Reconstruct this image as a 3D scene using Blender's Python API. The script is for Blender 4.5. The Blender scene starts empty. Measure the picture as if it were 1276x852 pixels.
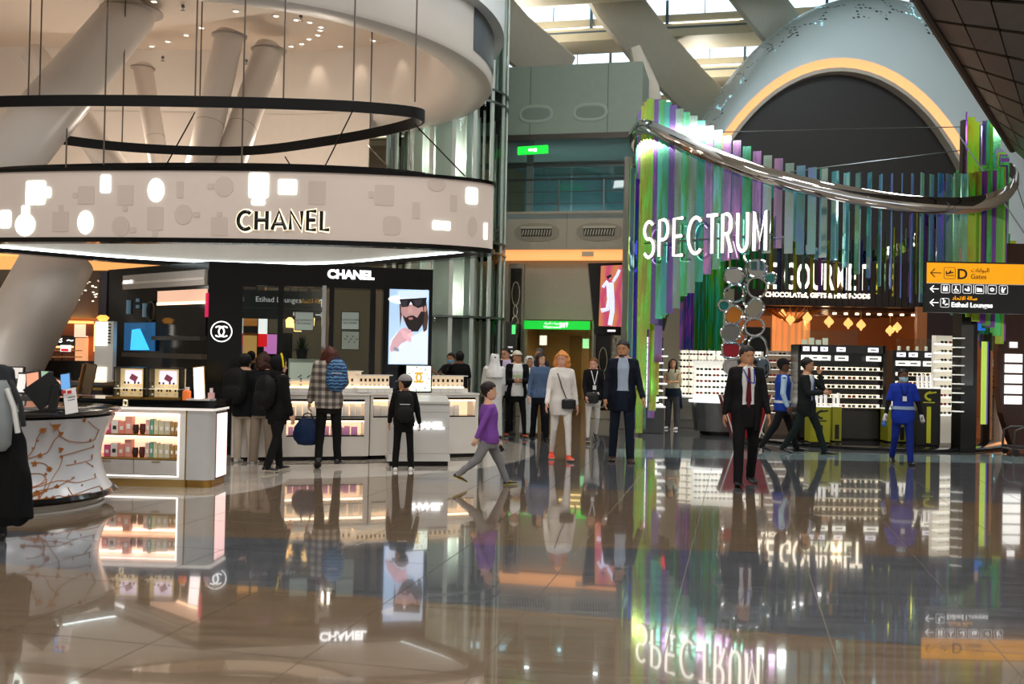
import bpy, bmesh, math, random
from mathutils import Vector, Matrix, noise, Euler
S=bpy.context.scene; COL=S.collection
PI=math.pi; R=math.radians; random.seed(7)
sin,cos=math.sin,math.cos
# ---------------- camera
F_PX=1240.0; CAMH=1.65
cam=bpy.data.objects.new('camera',bpy.data.cameras.new('camera')); COL.objects.link(cam); S.camera=cam
cam.data.sensor_width=36; cam.data.lens=F_PX/1276*36; cam.data.clip_end=300
RC=Matrix.Rotation(R(90.69),4,'X')@Matrix.Rotation(R(1.15),4,'Z')
cam.matrix_world=Matrix.Translation((0,0,CAMH))@RC
cam.data.dof.use_dof=True; cam.data.dof.focus_distance=15.5; cam.data.dof.aperture_fstop=2.4
# ---------------- world, lights, exposure
wd=bpy.data.worlds.new('world'); S.world=wd; wd.use_nodes=True
bg=wd.node_tree.nodes['Background']; bg.inputs[0].default_value=(.80,.90,1,1); bg.inputs[1].default_value=2.2
S.view_settings.view_transform='Standard'; S.view_settings.look='None'; S.view_settings.gamma=1
S.view_settings.use_curve_mapping=False; S.view_settings.exposure=0.0
def area(name,loc,size,power,col,rot=(0,0,0),sy=None):
    l=bpy.data.lights.new(name,'AREA'); l.energy=power; l.color=col; l.size=size
    if sy: l.shape='RECTANGLE'; l.size_y=sy
    o=bpy.data.objects.new(name,l); o.location=loc; o.rotation_euler=rot; COL.objects.link(o); return o
WARM=(1,.72,.48)
for ix in range(3):
    for iy in range(3): area('overhead_fill',(-12+12*ix,-12+14*iy,13.6),5,720,(1,.965,.93),(0,0,0),3)  # large unseen area lights added overhead to fill the hall
def fill_point(locs,power,col,r=.06):  # unseen point lights hanging in mid-air, without fixtures
    for q in locs:
        l=bpy.data.lights.new('lamp','POINT'); l.energy=power; l.color=col; l.shadow_soft_size=r
        o=bpy.data.objects.new('lamp',l); o.location=q; COL.objects.link(o)
def down(locs,power,col,ang=125):
    for q in locs:
        l=bpy.data.lights.new('down_spot','SPOT'); l.energy=power; l.color=col; l.shadow_soft_size=.06; l.spot_size=R(ang); l.spot_blend=.6
        o=bpy.data.objects.new('down_spot',l); o.location=q; COL.objects.link(o)
fill_point([(-3.6,18.6,5.8),(-7,20.6,5.6),(-10.5,18.5,5.9),(-5.2,22.0,6.0),(-9,22.5,6.0)],85,(1,.85,.71),.35)  # added fill under the canopy, no fixture at these points
fill_point([(-1.76,25.35-.75,3),(-1.76,24.6,6.5),(-1.76,24.6,10)],45,(1,.95,.86),.2)  # added inside the lift shaft to brighten its glass
fill_point([(-8.7,15.9,2.7)],22,(1,.92,.84),.3)  # added to lighten the left column foot
down([(4.6,20.4,4.6),(7.2,19.0,4.0),(9.0,20.6,4.6),(6.2,22.2,4.4),(5,23,4.4)],130,(1,.93,.85))
fill_point([(7.0,32.5,3.0),(9.5,32.5,3.0),(8.5,35.5,3.0),(11,35,3.0)],45,(1,.66,.36))
fill_point([(-14,22,3.3),(-10,23,3.3),(-7,23,3.2),(-12,20.5,3.1)],45,(1,.7,.45))
down([(1.3,28,2.8),(2,31,2.8)],80,(1,.75,.45),150)
down([(.6,28.3,7.2),(2.5,27.8,7.2),(1.6,30,7.2)],120,(.8,.95,1),150)  # cool spots added to brighten the gallery, no fixtures there
fill_point([(-5.5,17.4,2.7),(-3.2,17.6,2.7)],20,(1,.85,.7))
fill_point([(2.5,17,9.0),(6,15.5,8.5),(9.5,16.5,9.5)],75,(.85,.95,1),.25)  # cool points added above the slat ring for highlights
fill_point([(6,22,11.5),(13,22,11.5),(9.5,25,12.5)],200,(.78,.92,1),.4)  # cool points added high up to light the dome
fill_point([(-12,15.5,2.6),(-11,19,5.6)],40,(1,.92,.84),.3)  # added fill for the columns at the left
for q in [(-8,34,11.5),(0,34,11.5),(7,38,11.5),(0,46,11.5),(-10,46,11.5),(12,46,11.5)]:  # unseen upward spots added to brighten the roof panels
    l=bpy.data.lights.new('roof_fill','SPOT'); l.energy=420; l.color=(1,.93,.8); l.spot_size=R(165); l.spot_blend=.5; l.shadow_soft_size=.3
    o=bpy.data.objects.new('roof_fill',l); o.location=q; o.rotation_euler=(PI,0,0); COL.objects.link(o)
def spot(loc,tgt,power,col,ang=50,blend=.8):
    l=bpy.data.lights.new('spot','SPOT'); l.energy=power; l.color=col; l.spot_size=R(ang); l.spot_blend=blend; l.shadow_soft_size=.05
    o=bpy.data.objects.new('aimed_spot',l); o.location=loc; d=Vector(tgt)-Vector(loc); o.rotation_euler=d.to_track_quat('-Z','Y').to_euler(); COL.objects.link(o)
for sx_,sy_,tx_,ty_ in ((-2.2,14.4,-1.6,15),(-4.4,14.3,-4,15),(-6.2,14.4,-6.0,15.5),(-4.6,11.0,-4.7,12.1),(-8,8.5,-8,9.4)): spot((sx_,sy_-1.2,7.4),(tx_,ty_,.6),110,(1,.9,.8),40,.7)  # spots added in mid-air to brighten the counters
# ---------------- materials
MC={}
def rgb(c):
    if isinstance(c,str):
        c=[int(c[i:i+2],16)/255 for i in (0,2,4)]
        c=[(x/12.92 if x<=.04045 else ((x+.055)/1.055)**2.4) for x in c]
    return (c[0],c[1],c[2],1)
def mat(c,rough=.5,metal=0,em=0,noise_amt=.06,ns=6,alpha=None,trans=0,coat=0,ecol=None,spec=.5):
    k=(str(c),rough,metal,em,noise_amt,ns,alpha,trans,coat,str(ecol),spec)
    if k in MC: return MC[k]
    m=bpy.data.materials.new('m%d'%len(MC)); m.use_nodes=True; nt=m.node_tree; p=nt.nodes['Principled BSDF']
    b=rgb(c)
    p.inputs['Roughness'].default_value=rough; p.inputs['Metallic'].default_value=metal
    p.inputs['Specular IOR Level'].default_value=spec
    p.inputs['Coat Weight'].default_value=coat; p.inputs['Coat Roughness'].default_value=.05
    if noise_amt>0 and not em:
        tc=nt.nodes.new('ShaderNodeTexCoord'); n=nt.nodes.new('ShaderNodeTexNoise'); n.inputs['Scale'].default_value=ns; n.inputs['Detail'].default_value=4
        mx=nt.nodes.new('ShaderNodeMix'); mx.data_type='RGBA'
        mx.inputs[6].default_value=tuple(max(0,x*(1-noise_amt)) for x in b[:3])+(1,); mx.inputs[7].default_value=tuple(min(1,x*(1+noise_amt)+.002) for x in b[:3])+(1,)
        nt.links.new(tc.outputs['Object'],n.inputs['Vector']); nt.links.new(n.outputs[0],mx.inputs[0]); nt.links.new(mx.outputs[2],p.inputs['Base Color'])
    else: p.inputs['Base Color'].default_value=b
    if em: p.inputs['Emission Color'].default_value=rgb(ecol) if ecol else b; p.inputs['Emission Strength'].default_value=em
    if alpha is not None: p.inputs['Alpha'].default_value=alpha
    p.inputs['Transmission Weight'].default_value=trans
    MC[k]=m; return m
def glass(tint=(.8,.95,.93),refl=.25,rough=.02,rc=(1,1,1)):
    k=('glass',tint,refl,rough,rc)
    if k in MC: return MC[k]
    m=bpy.data.materials.new('glass%d'%len(MC)); m.use_nodes=True; nt=m.node_tree; nt.nodes.remove(nt.nodes['Principled BSDF'])
    t=nt.nodes.new('ShaderNodeBsdfTransparent'); t.inputs[0].default_value=(*tint,1)
    g=nt.nodes.new('ShaderNodeBsdfGlossy'); g.inputs['Roughness'].default_value=rough; g.inputs[0].default_value=(*rc,1)
    fr=nt.nodes.new('ShaderNodeLayerWeight'); fr.inputs[0].default_value=refl
    mx=nt.nodes.new('ShaderNodeMixShader'); nt.links.new(fr.outputs['Facing' if refl>.4 else 'Fresnel'],mx.inputs[0])
    nt.links.new(t.outputs[0],mx.inputs[1]); nt.links.new(g.outputs[0],mx.inputs[2]); nt.links.new(mx.outputs[0],nt.nodes['Material Output'].inputs[0])
    MC[k]=m; return m
def dich(body,shine,mixr=.5,tr=.5):
    """coloured dichroic film on an acrylic slat: tinted see-through, tinted body and tinted gloss"""
    k=('dich',body,shine,mixr,tr)
    if k in MC: return MC[k]
    m=bpy.data.materials.new('dichroic%d'%len(MC)); m.use_nodes=True; nt=m.node_tree; nt.nodes.remove(nt.nodes['Principled BSDF'])
    t=nt.nodes.new('ShaderNodeBsdfTransparent'); t.inputs[0].default_value=rgb(body)
    d=nt.nodes.new('ShaderNodeBsdfTranslucent'); d.inputs[0].default_value=rgb(body)
    d2=nt.nodes.new('ShaderNodeBsdfDiffuse'); d2.inputs[0].default_value=rgb(body)
    g=nt.nodes.new('ShaderNodeBsdfGlossy'); g.inputs['Roughness'].default_value=.06; g.inputs[0].default_value=rgb(shine)
    a=nt.nodes.new('ShaderNodeMixShader'); a.inputs[0].default_value=.5
    b=nt.nodes.new('ShaderNodeMixShader'); b.inputs[0].default_value=1-tr
    c=nt.nodes.new('ShaderNodeMixShader'); c.inputs[0].default_value=mixr
    tc=nt.nodes.new('ShaderNodeTexCoord'); mp=nt.nodes.new('ShaderNodeMapping'); mp.inputs['Scale'].default_value=(9,9,1.3); nz=nt.nodes.new('ShaderNodeTexNoise'); nz.inputs['Scale'].default_value=1.0; nz.noise_dimensions='4D'; oi=nt.nodes.new('ShaderNodeObjectInfo'); ml=nt.nodes.new('ShaderNodeMath'); ml.operation='MULTIPLY'; ml.inputs[1].default_value=40
    hs=nt.nodes.new('ShaderNodeHueSaturation'); hs.inputs['Color'].default_value=rgb(body); mr_=nt.nodes.new('ShaderNodeMapRange'); mr_.inputs[1].default_value=.35; mr_.inputs[2].default_value=.65; mr_.inputs[3].default_value=.38; mr_.inputs[4].default_value=.62; vr=nt.nodes.new('ShaderNodeMapRange'); vr.inputs[1].default_value=.35; vr.inputs[2].default_value=.65; vr.inputs[3].default_value=.75; vr.inputs[4].default_value=1.5
    nt.links.new(tc.outputs['Object'],mp.inputs[0]); nt.links.new(mp.outputs[0],nz.inputs['Vector']); nt.links.new(oi.outputs['Random'],ml.inputs[0]); nt.links.new(ml.outputs[0],nz.inputs['W']); nt.links.new(nz.outputs[0],mr_.inputs[0]); nt.links.new(nz.outputs[0],vr.inputs[0]); nt.links.new(mr_.outputs[0],hs.inputs['Hue']); nt.links.new(vr.outputs[0],hs.inputs['Value'])
    for n_ in (t,d,d2): nt.links.new(hs.outputs[0],n_.inputs[0])
    L=nt.links.new; L(d.outputs[0],a.inputs[1]); L(d2.outputs[0],a.inputs[2]); L(t.outputs[0],b.inputs[1]); L(a.outputs[0],b.inputs[2])
    L(b.outputs[0],c.inputs[1]); L(g.outputs[0],c.inputs[2]); L(c.outputs[0],nt.nodes['Material Output'].inputs[0])
    MC[k]=m; return m
def ems(c,s=1.0): return mat(c,.5,0,s,0)
BLACK=mat('080809',.12,0,0,.02,spec=.3); BLACKM=mat('121212',.45); CHROME=mat('c8c8c8',.08,1,0,.02); STEEL=mat('77797a',.28,1)
WHITE=mat('dcd8d0',.35); GOLD=mat('b08a4a',.25,1); WHITEG=mat('e4e0da',.15,0,0,.03)
# ---------------- pixel to world
def ray(px,py):
    v=RC.to_3x3()@Vector(((px-638)/F_PX,-(py-426)/F_PX,-1)); return v
def W(px,py,Y):
    v=ray(px,py); return Vector((0,0,CAMH))+v*(Y/v.y)
def FL(px,py):
    v=ray(px,py); t=-CAMH/v.z; p=Vector((0,0,CAMH))+v*t; return Vector((p.x,p.y,0))
# ---------------- mesh builder
class B:
    def __init__(s,M=None): s.v=[]; s.f=[]; s.mi=[]; s.M=M or Matrix(); s.cur=0
    def m(s,i): s.cur=i; return s
    def add(s,vs,fs):
        o=len(s.v); s.v+=[tuple(s.M@Vector(v)) for v in vs]; s.f+=[tuple(i+o for i in f) for f in fs]; s.mi+=[s.cur]*len(fs); return s
    def box(s,c,d,rz=0,rx=0,ry=0):
        Rm=Euler((rx,ry,rz)).to_matrix(); c=Vector(c); h=Vector(d)/2
        vs=[c+Rm@Vector((h.x*a,h.y*b,h.z*e)) for e in (-1,1) for b in (-1,1) for a in (-1,1)]
        return s.add(vs,[(0,2,3,1),(4,5,7,6),(0,1,5,4),(2,6,7,3),(0,4,6,2),(1,3,7,5)])
    def bb(s,x0,x1,y0,y1,z0,z1): return s.box(((x0+x1)/2,(y0+y1)/2,(z0+z1)/2),(abs(x1-x0),abs(y1-y0),abs(z1-z0)))
    def loft(s,rings,closed=True,caps=True,wrap=False):
        n=len(rings[0]); vs=[p for r in rings for p in r]; fs=[]
        m=len(rings)
        for i in range(m if wrap else m-1):
            a=i*n; b=((i+1)%m)*n
            for j in range(n if closed else n-1):
                k=(j+1)%n; fs.append((a+j,a+k,b+k,b+j))
        if caps and not wrap: fs.append(tuple(range(n-1,-1,-1))); fs.append(tuple((m-1)*n+j for j in range(n)))
        return s.add(vs,fs)
    def tube(s,pts,r,n=8,wrap=False,flat=1,up=None):
        pts=[Vector(p) for p in pts]; m=len(pts)
        if not isinstance(r,(list,tuple)): r=[r]*m
        rings=[]; prev=None
        for i in range(m):
            if wrap: t=pts[(i+1)%m]-pts[i-1]
            else: t=pts[min(i+1,m-1)]-pts[max(i-1,0)]
            if t.length<1e-9: t=Vector((0,0,1))
            t.normalize()
            if up is not None: a=Vector(up).cross(t)
            elif prev is None:
                a=t.cross(Vector((0,0,1)));
                if a.length<.1: a=t.cross(Vector((0,1,0)))
            else: a=prev-t*prev.dot(t)
            if a.length<1e-6: a=t.cross(Vector((1,0,.3)))
            a.normalize(); prev=a; b=t.cross(a)
            rings.append([pts[i]+(a*cos(2*PI*k/n)+b*sin(2*PI*k/n)*flat)*r[i] for k in range(n)])
        return s.loft(rings,True,not wrap,wrap)
    def cap(s,a,b,ra,rb,n=10):
        """tapered capsule"""
        a=Vector(a); b=Vector(b); d=b-a; L=d.length; t=d.normalized() if L>1e-6 else Vector((0,0,1))
        P=[];Q=[]
        for k in (80,50,20): P.append(a-t*ra*sin(R(k))); Q.append(ra*cos(R(k)))
        for k in (20,50,80): P.append(b+t*rb*sin(R(k))); Q.append(rb*cos(R(k)))
        return s.tube(P,Q,n)
    def ell(s,c,r,n=12,m=8,rot=None,top=None):
        c=Vector(c); rr=Vector(r) if not isinstance(r,(int,float)) else Vector((r,r,r)); rings=[]
        for i in range(1,m):
            a=PI*i/m; rg=[]
            for j in range(n):
                p=Vector((rr.x*sin(a)*cos(2*PI*j/n),rr.y*sin(a)*sin(2*PI*j/n),-rr.z*cos(a)))
                rg.append(c+((rot@p) if rot else p))
            rings.append(rg)
        return s.loft(rings)
    def lathe(s,prof,n=24,c=(0,0,0),a0=0,a1=2*PI,sx=1,sy=1):
        full=abs(a1-a0-2*PI)<1e-6; k=n if full else n+1
        rings=[[(c[0]+r*cos(a0+(a1-a0)*j/n)*sx,c[1]+r*sin(a0+(a1-a0)*j/n)*sy,c[2]+z) for j in range(k)] for r,z in prof]
        return s.loft(rings,full,full)
    def prism(s,poly,z0,z1,plane='xy',off=0):
        """poly 2d; plane xy: extrude z; xz: poly=(x,z), extrude y from z0 to z1"""
        if plane=='xy': a=[(x,y,z0) for x,y in poly]; b=[(x,y,z1) for x,y in poly]
        else: a=[(x,z0,y) for x,y in poly]; b=[(x,z1,y) for x,y in poly]
        return s.loft([a,b])
    def build(s,name,mats,parent=None,smooth=False,kind=None,label=None,fix=True):
        me=bpy.data.meshes.new(name); me.from_pydata(s.v,[],s.f)
        if not isinstance(mats,(list,tuple)): mats=[mats]
        for m in mats: me.materials.append(m)
        if len(mats)>1: me.polygons.foreach_set('material_index',s.mi)
        if fix:
            bm=bmesh.new(); bm.from_mesh(me); bmesh.ops.recalc_face_normals(bm,faces=bm.faces); bm.to_mesh(me); bm.free()
        if smooth: me.polygons.foreach_set('use_smooth',[True]*len(me.polygons))
        me.update()
        if smooth and smooth!='full':
            try: me.set_sharp_from_angle(angle=R(40))
            except Exception: pass
        o=bpy.data.objects.new(name,me); COL.objects.link(o)
        if parent: o.parent=parent
        if kind: o['kind']=kind
        if label: o['label']=label
        return o
def tag(o,label,cat,group=None,kind=None):
    o['label']=label; o['category']=cat
    if group: o['group']=group
    if kind: o['kind']=kind
    return o
def thing(name,label,cat,loc=(0,0,0),rz=0,group=None):
    o=bpy.data.objects.new(name,None); COL.objects.link(o); o.location=loc; o.rotation_euler=(0,0,rz); o.empty_display_size=.1
    return tag(o,label,cat,group)
KIDS={}
def copytree(src,loc,rz=0,label=None,group=None,scale=None,parent=None):
    r=src.copy(); COL.objects.link(r); r.location=loc; r.rotation_euler=(0,0,rz)
    if scale: r.scale=scale if not isinstance(scale,(int,float)) else (scale,)*3
    if label: r['label']=label
    if group: r['group']=group
    def rec(a,b):
        for ch in a.children:
            c=ch.copy(); COL.objects.link(c); c.parent=b; rec(ch,c)
    rec(src,r); return r
def part(ob_src,name,parent,loc,rz=0,mt=None):
    o=bpy.data.objects.new(name,ob_src.data if hasattr(ob_src,'data') else ob_src); COL.objects.link(o); o.location=loc; o.rotation_euler=(0,0,rz); o.parent=parent; return o
def struct(b,name,m,smooth=False,parent=None):
    o=b.build(name,m,parent,smooth)
    if not parent: o['kind']='structure'
    return o
# ---------------- text
def textmesh(txt,size,depth=.01,bold=0.0,xs=1.0,align='LEFT',sp=1.0):
    c=bpy.data.curves.new('t','FONT'); c.body=txt; c.size=size; c.extrude=depth/2; c.offset=bold; c.align_x=align; c.space_character=sp; c.resolution_u=3
    o=bpy.data.objects.new('t',c); COL.objects.link(o)
    dg=bpy.context.evaluated_depsgraph_get(); me=bpy.data.meshes.new_from_object(o.evaluated_get(dg)); bpy.data.objects.remove(o); bpy.data.curves.remove(c)
    for v in me.vertices: v.co=Vector((v.co.x*xs,-v.co.z,v.co.y))       # stands in xz plane, reads from -y
    return me
def text(name,txt,size,m,parent,loc,rz=0,depth=.01,bold=0.0,xs=1.0,align='LEFT',label=None,warp=None,sp=1.0):
    me=textmesh(txt,size,depth,bold,xs,align,sp); me.materials.clear(); me.materials.append(m)
    if warp:
        for v in me.vertices: v.co=warp(v.co)
    o=bpy.data.objects.new(name,me); COL.objects.link(o); o.location=loc; o.rotation_euler=(0,0,rz)
    if parent: o.parent=parent
    if label: o['label']=label
    return o
def arc(cx,cz,rx,rz,a0,a1,n=10): return [(cx+rx*cos(R(a0+(a1-a0)*i/n)),cz+rz*sin(R(a0+(a1-a0)*i/n))) for i in range(n+1)]
# stroke letters: unit height 1, list of polylines, plus advance
STK={'C':([arc(.45,.5,.43,.48,50,310,18)],.92),'H':([[(.05,0),(.05,1)],[(.68,0),(.68,1)],[(.05,.52),(.68,.52)]],.88),
'A':([[(0,0),(.4,1),(.8,0)],[(.13,.32),(.67,.32)]],.92),'N':([[(.05,0),(.05,1),(.7,0),(.7,1)]],.9),
'E':([[(.55,0),(.05,0),(.05,1),(.55,1)],[(.05,.52),(.5,.52)]],.7),'L':([[(.05,1),(.05,0),(.52,0)]],.6),
'S':([arc(.3,.74,.26,.25,40,250,10)+arc(.3,.25,.28,.26,80,-145,10)],.68),'P':([[(.05,0),(.05,1),(.3,1)]+arc(.3,.73,.24,.27,90,-90,8)+[(.05,.46)]],.66),
'T':([[(0,1),(.6,1)],[(.3,1),(.3,0)]],.68),'R':([[(.05,0),(.05,1),(.3,1)]+arc(.3,.74,.24,.26,90,-90,8)+[(.05,.48)],[(.3,.48),(.58,0)]],.7),
'U':([[(.05,1),(.05,.3)]+arc(.33,.3,.28,.29,180,360,10)+[(.61,1)]],.78),'M':([[(.05,0),(.05,1),(.38,.25),(.71,1),(.71,0)]],.9)}
def strokes(word,hgt,xs=1.0,gap=0.0):
    out=[];x=0
    for ch in word:
        pl,adv=STK[ch]; out.append([[(x+px*hgt*xs,pz*hgt) for px,pz in l] for l in pl]); x+=adv*hgt*xs+gap
    return out,x-gap
# ================= SETTING
GA=R(12.9); U=Vector((cos(GA),-sin(GA),0)); V=Vector((sin(GA),cos(GA),0))     # the building's grid
GM=Matrix.Rotation(-GA,4,'Z')
def floor_mat():
    m=bpy.data.materials.new('marble'); m.use_nodes=True; nt=m.node_tree; p=nt.nodes['Principled BSDF']; L=nt.links.new; N=nt.nodes.new
    g=N('ShaderNodeNewGeometry'); sp=N('ShaderNodeSeparateXYZ'); L(g.outputs['Position'],sp.inputs[0])
    def mth(op,a,b=None,clamp=False):
        n=N('ShaderNodeMath'); n.operation=op; n.use_clamp=clamp
        for i,x in enumerate((a,b)):
            if x is None: continue
            if isinstance(x,(int,float)): n.inputs[i].default_value=x
            else: L(x,n.inputs[i])
        return n.outputs[0]
    def step(x,edge,soft=.03): return mth('DIVIDE',mth('SUBTRACT',x,edge),soft,True)
    X,Y=sp.outputs[0],sp.outputs[1]
    def circ(cx,cy,r):
        dx=mth('SUBTRACT',X,cx); dy=mth('SUBTRACT',Y,cy); d=mth('SQRT',mth('ADD',mth('MULTIPLY',dx,dx),mth('MULTIPLY',dy,dy))); return mth('SUBTRACT',1,step(d,r))
    mp=N('ShaderNodeMapping'); mp.inputs['Scale'].default_value=(1.2,14,1); mp.inputs['Rotation'].default_value=(0,0,GA); L(g.outputs['Position'],mp.inputs[0])
    n1=N('ShaderNodeTexNoise'); n1.inputs['Scale'].default_value=.9; n1.inputs['Detail'].default_value=8; n1.inputs['Roughness'].default_value=.62; L(mp.outputs[0],n1.inputs[0])
    n2=N('ShaderNodeTexNoise'); n2.inputs['Scale'].default_value=.5; n2.inputs['Detail'].default_value=3; L(g.outputs['Position'],n2.inputs[0])
    def ramp(fac,a,b,lo=.3,hi=.7):
        r=N('ShaderNodeValToRGB'); r.color_ramp.elements[0].position=lo; r.color_ramp.elements[0].color=rgb(a); r.color_ramp.elements[1].position=hi; r.color_ramp.elements[1].color=rgb(b); L(fac,r.inputs[0]); return r.outputs[0]
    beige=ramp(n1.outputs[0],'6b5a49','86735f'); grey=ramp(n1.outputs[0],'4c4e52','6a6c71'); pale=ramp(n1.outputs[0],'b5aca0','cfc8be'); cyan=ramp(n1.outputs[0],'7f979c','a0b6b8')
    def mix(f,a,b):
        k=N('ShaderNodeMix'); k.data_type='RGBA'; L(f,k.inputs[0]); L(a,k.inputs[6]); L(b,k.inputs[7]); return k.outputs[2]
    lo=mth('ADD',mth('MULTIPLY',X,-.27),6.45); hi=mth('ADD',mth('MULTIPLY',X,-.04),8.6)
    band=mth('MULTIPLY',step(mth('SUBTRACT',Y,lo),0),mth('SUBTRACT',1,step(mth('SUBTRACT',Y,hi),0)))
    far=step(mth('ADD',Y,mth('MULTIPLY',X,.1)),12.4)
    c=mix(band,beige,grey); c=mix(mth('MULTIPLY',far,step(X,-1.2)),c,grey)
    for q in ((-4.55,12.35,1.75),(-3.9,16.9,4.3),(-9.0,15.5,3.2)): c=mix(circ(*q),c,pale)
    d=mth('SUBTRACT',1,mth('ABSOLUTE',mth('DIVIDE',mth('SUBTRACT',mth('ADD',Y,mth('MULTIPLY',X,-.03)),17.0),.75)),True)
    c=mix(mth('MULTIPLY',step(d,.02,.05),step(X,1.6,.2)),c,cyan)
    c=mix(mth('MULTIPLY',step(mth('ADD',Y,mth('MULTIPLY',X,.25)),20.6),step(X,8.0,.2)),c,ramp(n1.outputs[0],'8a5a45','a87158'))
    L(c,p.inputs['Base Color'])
    rr=N('ShaderNodeMapRange'); rr.inputs[3].default_value=.03; rr.inputs[4].default_value=.11; L(n2.outputs[0],rr.inputs[0]); L(rr.outputs[0],p.inputs['Roughness'])
    p.inputs['Coat Weight'].default_value=.6; p.inputs['Coat Roughness'].default_value=.02; p.inputs['Coat IOR'].default_value=1.6; p.inputs['IOR'].default_value=1.6
    bp=N('ShaderNodeBump'); bp.inputs['Strength'].default_value=.02; bp.inputs['Distance'].default_value=.02; L(n2.outputs[0],bp.inputs['Height']); L(bp.outputs[0],p.inputs['Normal'])
    return m
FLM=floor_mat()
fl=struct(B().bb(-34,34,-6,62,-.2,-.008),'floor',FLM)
struct(B(GM).bb(-10.4,9.2,3.0,18.58,-.009,-.0045),'grout',mat('857a6c',.15),parent=fl)
TW,TD=.93,1.24; tile=None
for i in range(-14,12):
    for j in range(2,15):
        c=GM@Vector(((i+.5)*TW+.55,(j+.5)*TD,0))
        if c.y<3.2 or abs(c.x)>.55*c.y+2.4: continue
        if tile is None:
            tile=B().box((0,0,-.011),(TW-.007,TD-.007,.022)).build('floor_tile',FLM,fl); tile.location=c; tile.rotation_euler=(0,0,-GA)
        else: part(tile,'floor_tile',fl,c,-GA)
# back and side walls that close the hall
wm=mat('b9ab97',.6)
struct(B().bb(-30,30,-20.3,-20,0,14.4),'wall_behind',mat('8d857a',.6))
struct(B().bb(-30.3,30.3,-20,17.5,14.3,14.5),'ceiling_hall',mat('b5aa98',.6))
struct(B().bb(-30,30,56,56.3,0,13.2),'wall_back',wm)
struct(B().bb(-30,-29.7,-20,56,0,14.4),'wall_left',wm)
struct(B().bb(29.7,30,-20,56,0,14.4),'wall_right',wm)
# ---- saw-tooth roof: clerestory glazing, panels and soffits
rf=struct(B().bb(-32,32,60,60.3,13,15),'ceiling',mat('cfc6b4',.6))
cream=mat('cfc6ae',.55); creamd=mat('9a8b76',.6); frame=mat('5a6a78',.4)
def gp(px,py,Y): 
    w=W(px,py,Y); return GM.inverted()@w
for k in range(9):
    y0=35.3+5.4*(k-3)
    b=B(GM)
    b.bb(-34,30,y0,y0+.12,13.0,13.42).bb(-34,30,y0+.05,y0+.12,13.5,13.75); b.bb(-34,30,y0,y0+1.6,12.96,13.0)
    b.add([(-34,y0+1.6,12.96),(30,y0+1.6,12.96),(30,y0+5.3,14.25),(-34,y0+5.3,14.25)],[(0,1,2,3)])
    b.build('roof_panel',cream,rf)
    m=B(GM)
    for q in range(-12,11): m.bb(q*2.7-.05,q*2.7+.05,y0-.02,y0+.1,13.4,14.25)
    for q in range(-12,11): m.bb(q*2.7+1.3,q*2.7+1.33,y0,y0+.06,13.75,14.25)
    m.bb(-34,30,y0-.02,y0+.05,13.24,13.3)
    m.build('glazing_bar',frame,rf)
    s=B(GM)
    for q in range(-12,11): s.bb(q*2.7+.15,q*2.7+2.5,y0-.03,y0-.005,13.4,13.425)
    s.build('light_line',ems('fff2d0',1.6),rf)
    B(GM).bb(-34,30,y0+.02,y0+.03,13.75,14.25).build('window_glass',glass((.9,.97,1),.1),rf)
# diagonal ribs under the roof
ribm=mat('c9c0b0',.45)
def rib(name,pts,wid,thk,label=None,depthdir=(0,0,1)):
    P=[W(*p[:3]) for p in pts]; rings=[]
    for i,p in enumerate(P):
        t=(P[min(i+1,len(P)-1)]-P[max(i-1,0)]).normalized(); a=t.cross(Vector((0,1,0))).normalized(); b=t.cross(a).normalized(); w=wid[i] if isinstance(wid,list) else wid
        rg=[]
        for k in range(12):
            q=2*PI*k/12; cx=cos(q); sx=sin(q); rg.append(p+a*w/2*math.copysign(abs(cx)**.6,cx)+b*thk/2*math.copysign(abs(sx)**.8,sx))
        rings.append(rg)
    b=B(); b.loft(rings); o=b.build(name,ribm,rf,True); return o
rib('roof_rib',[(735,-60,33),(765,0,34),(812,60,35),(862,112,36.2),(930,175,37.5)],[1.7,1.75,1.8,1.7,1.5],.5)
rib('roof_rib',[(590,-10,31),(640,45,32),(700,95,33)],1.6,.5)
rib('roof_rib',[(900,-60,32),(945,0,33),(985,50,34),(1020,100,35)],1.6,.6)
rib('roof_rib',[(790,60,27.5),(806,110,27.6),(816,165,27.7),(818,230,27.8)],[.35,.7,.7,.7],.5)
# ---- central bulkhead, gallery, balcony and corridor (grid frame; Y measured along V)
c0=GM.inverted()@W(797,300,25.6); xr=c0.x; yb=c0.y      # right end of the bulkhead
wall=struct(B(GM).bb(xr-4.35,xr,yb,yb+6,7.45,9.27),'wall_bulkhead',mat('7d8a7e',.55))
for q in range(2):
    B(GM).bb(xr-.9-q*1.72*1.2,xr-.88-q*1.72*1.2,yb-.004,yb,7.46,9.26).build('joint',mat('4f5a50',.6),wall)
for q in range(3):
    cx=xr-1.1-1.45*q-.25
    b=B(GM@Matrix.Translation((cx,yb-.01,8.0))@Matrix.Diagonal((1,.18,1,1)))
    b.tube([(.42*math.copysign(abs(cos(a))**.7,cos(a)),0,.2*math.copysign(abs(sin(a))**.8,sin(a))) for a in [2*PI*k/32 for k in range(32)]],.045,8,wrap=True,flat=1)
    b.build('recess_rim',mat('88958a',.5),wall,True)
    b=B(GM@Matrix.Translation((cx,yb-.012,8.0))); b.prism([(.4*math.copysign(abs(cos(a))**.7,cos(a)),.18*math.copysign(abs(sin(a))**.8,sin(a))) for a in [2*PI*k/24 for k in range(24)]],0,.01,'xz')
    b.build('recess_panel',mat('6d786f',.55),wall)
struct(B(GM).bb(xr-4.35,xr,yb-.05,yb+.2,7.3,7.45),'trim_bulkhead',mat('4a4640',.3,.6))
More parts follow.
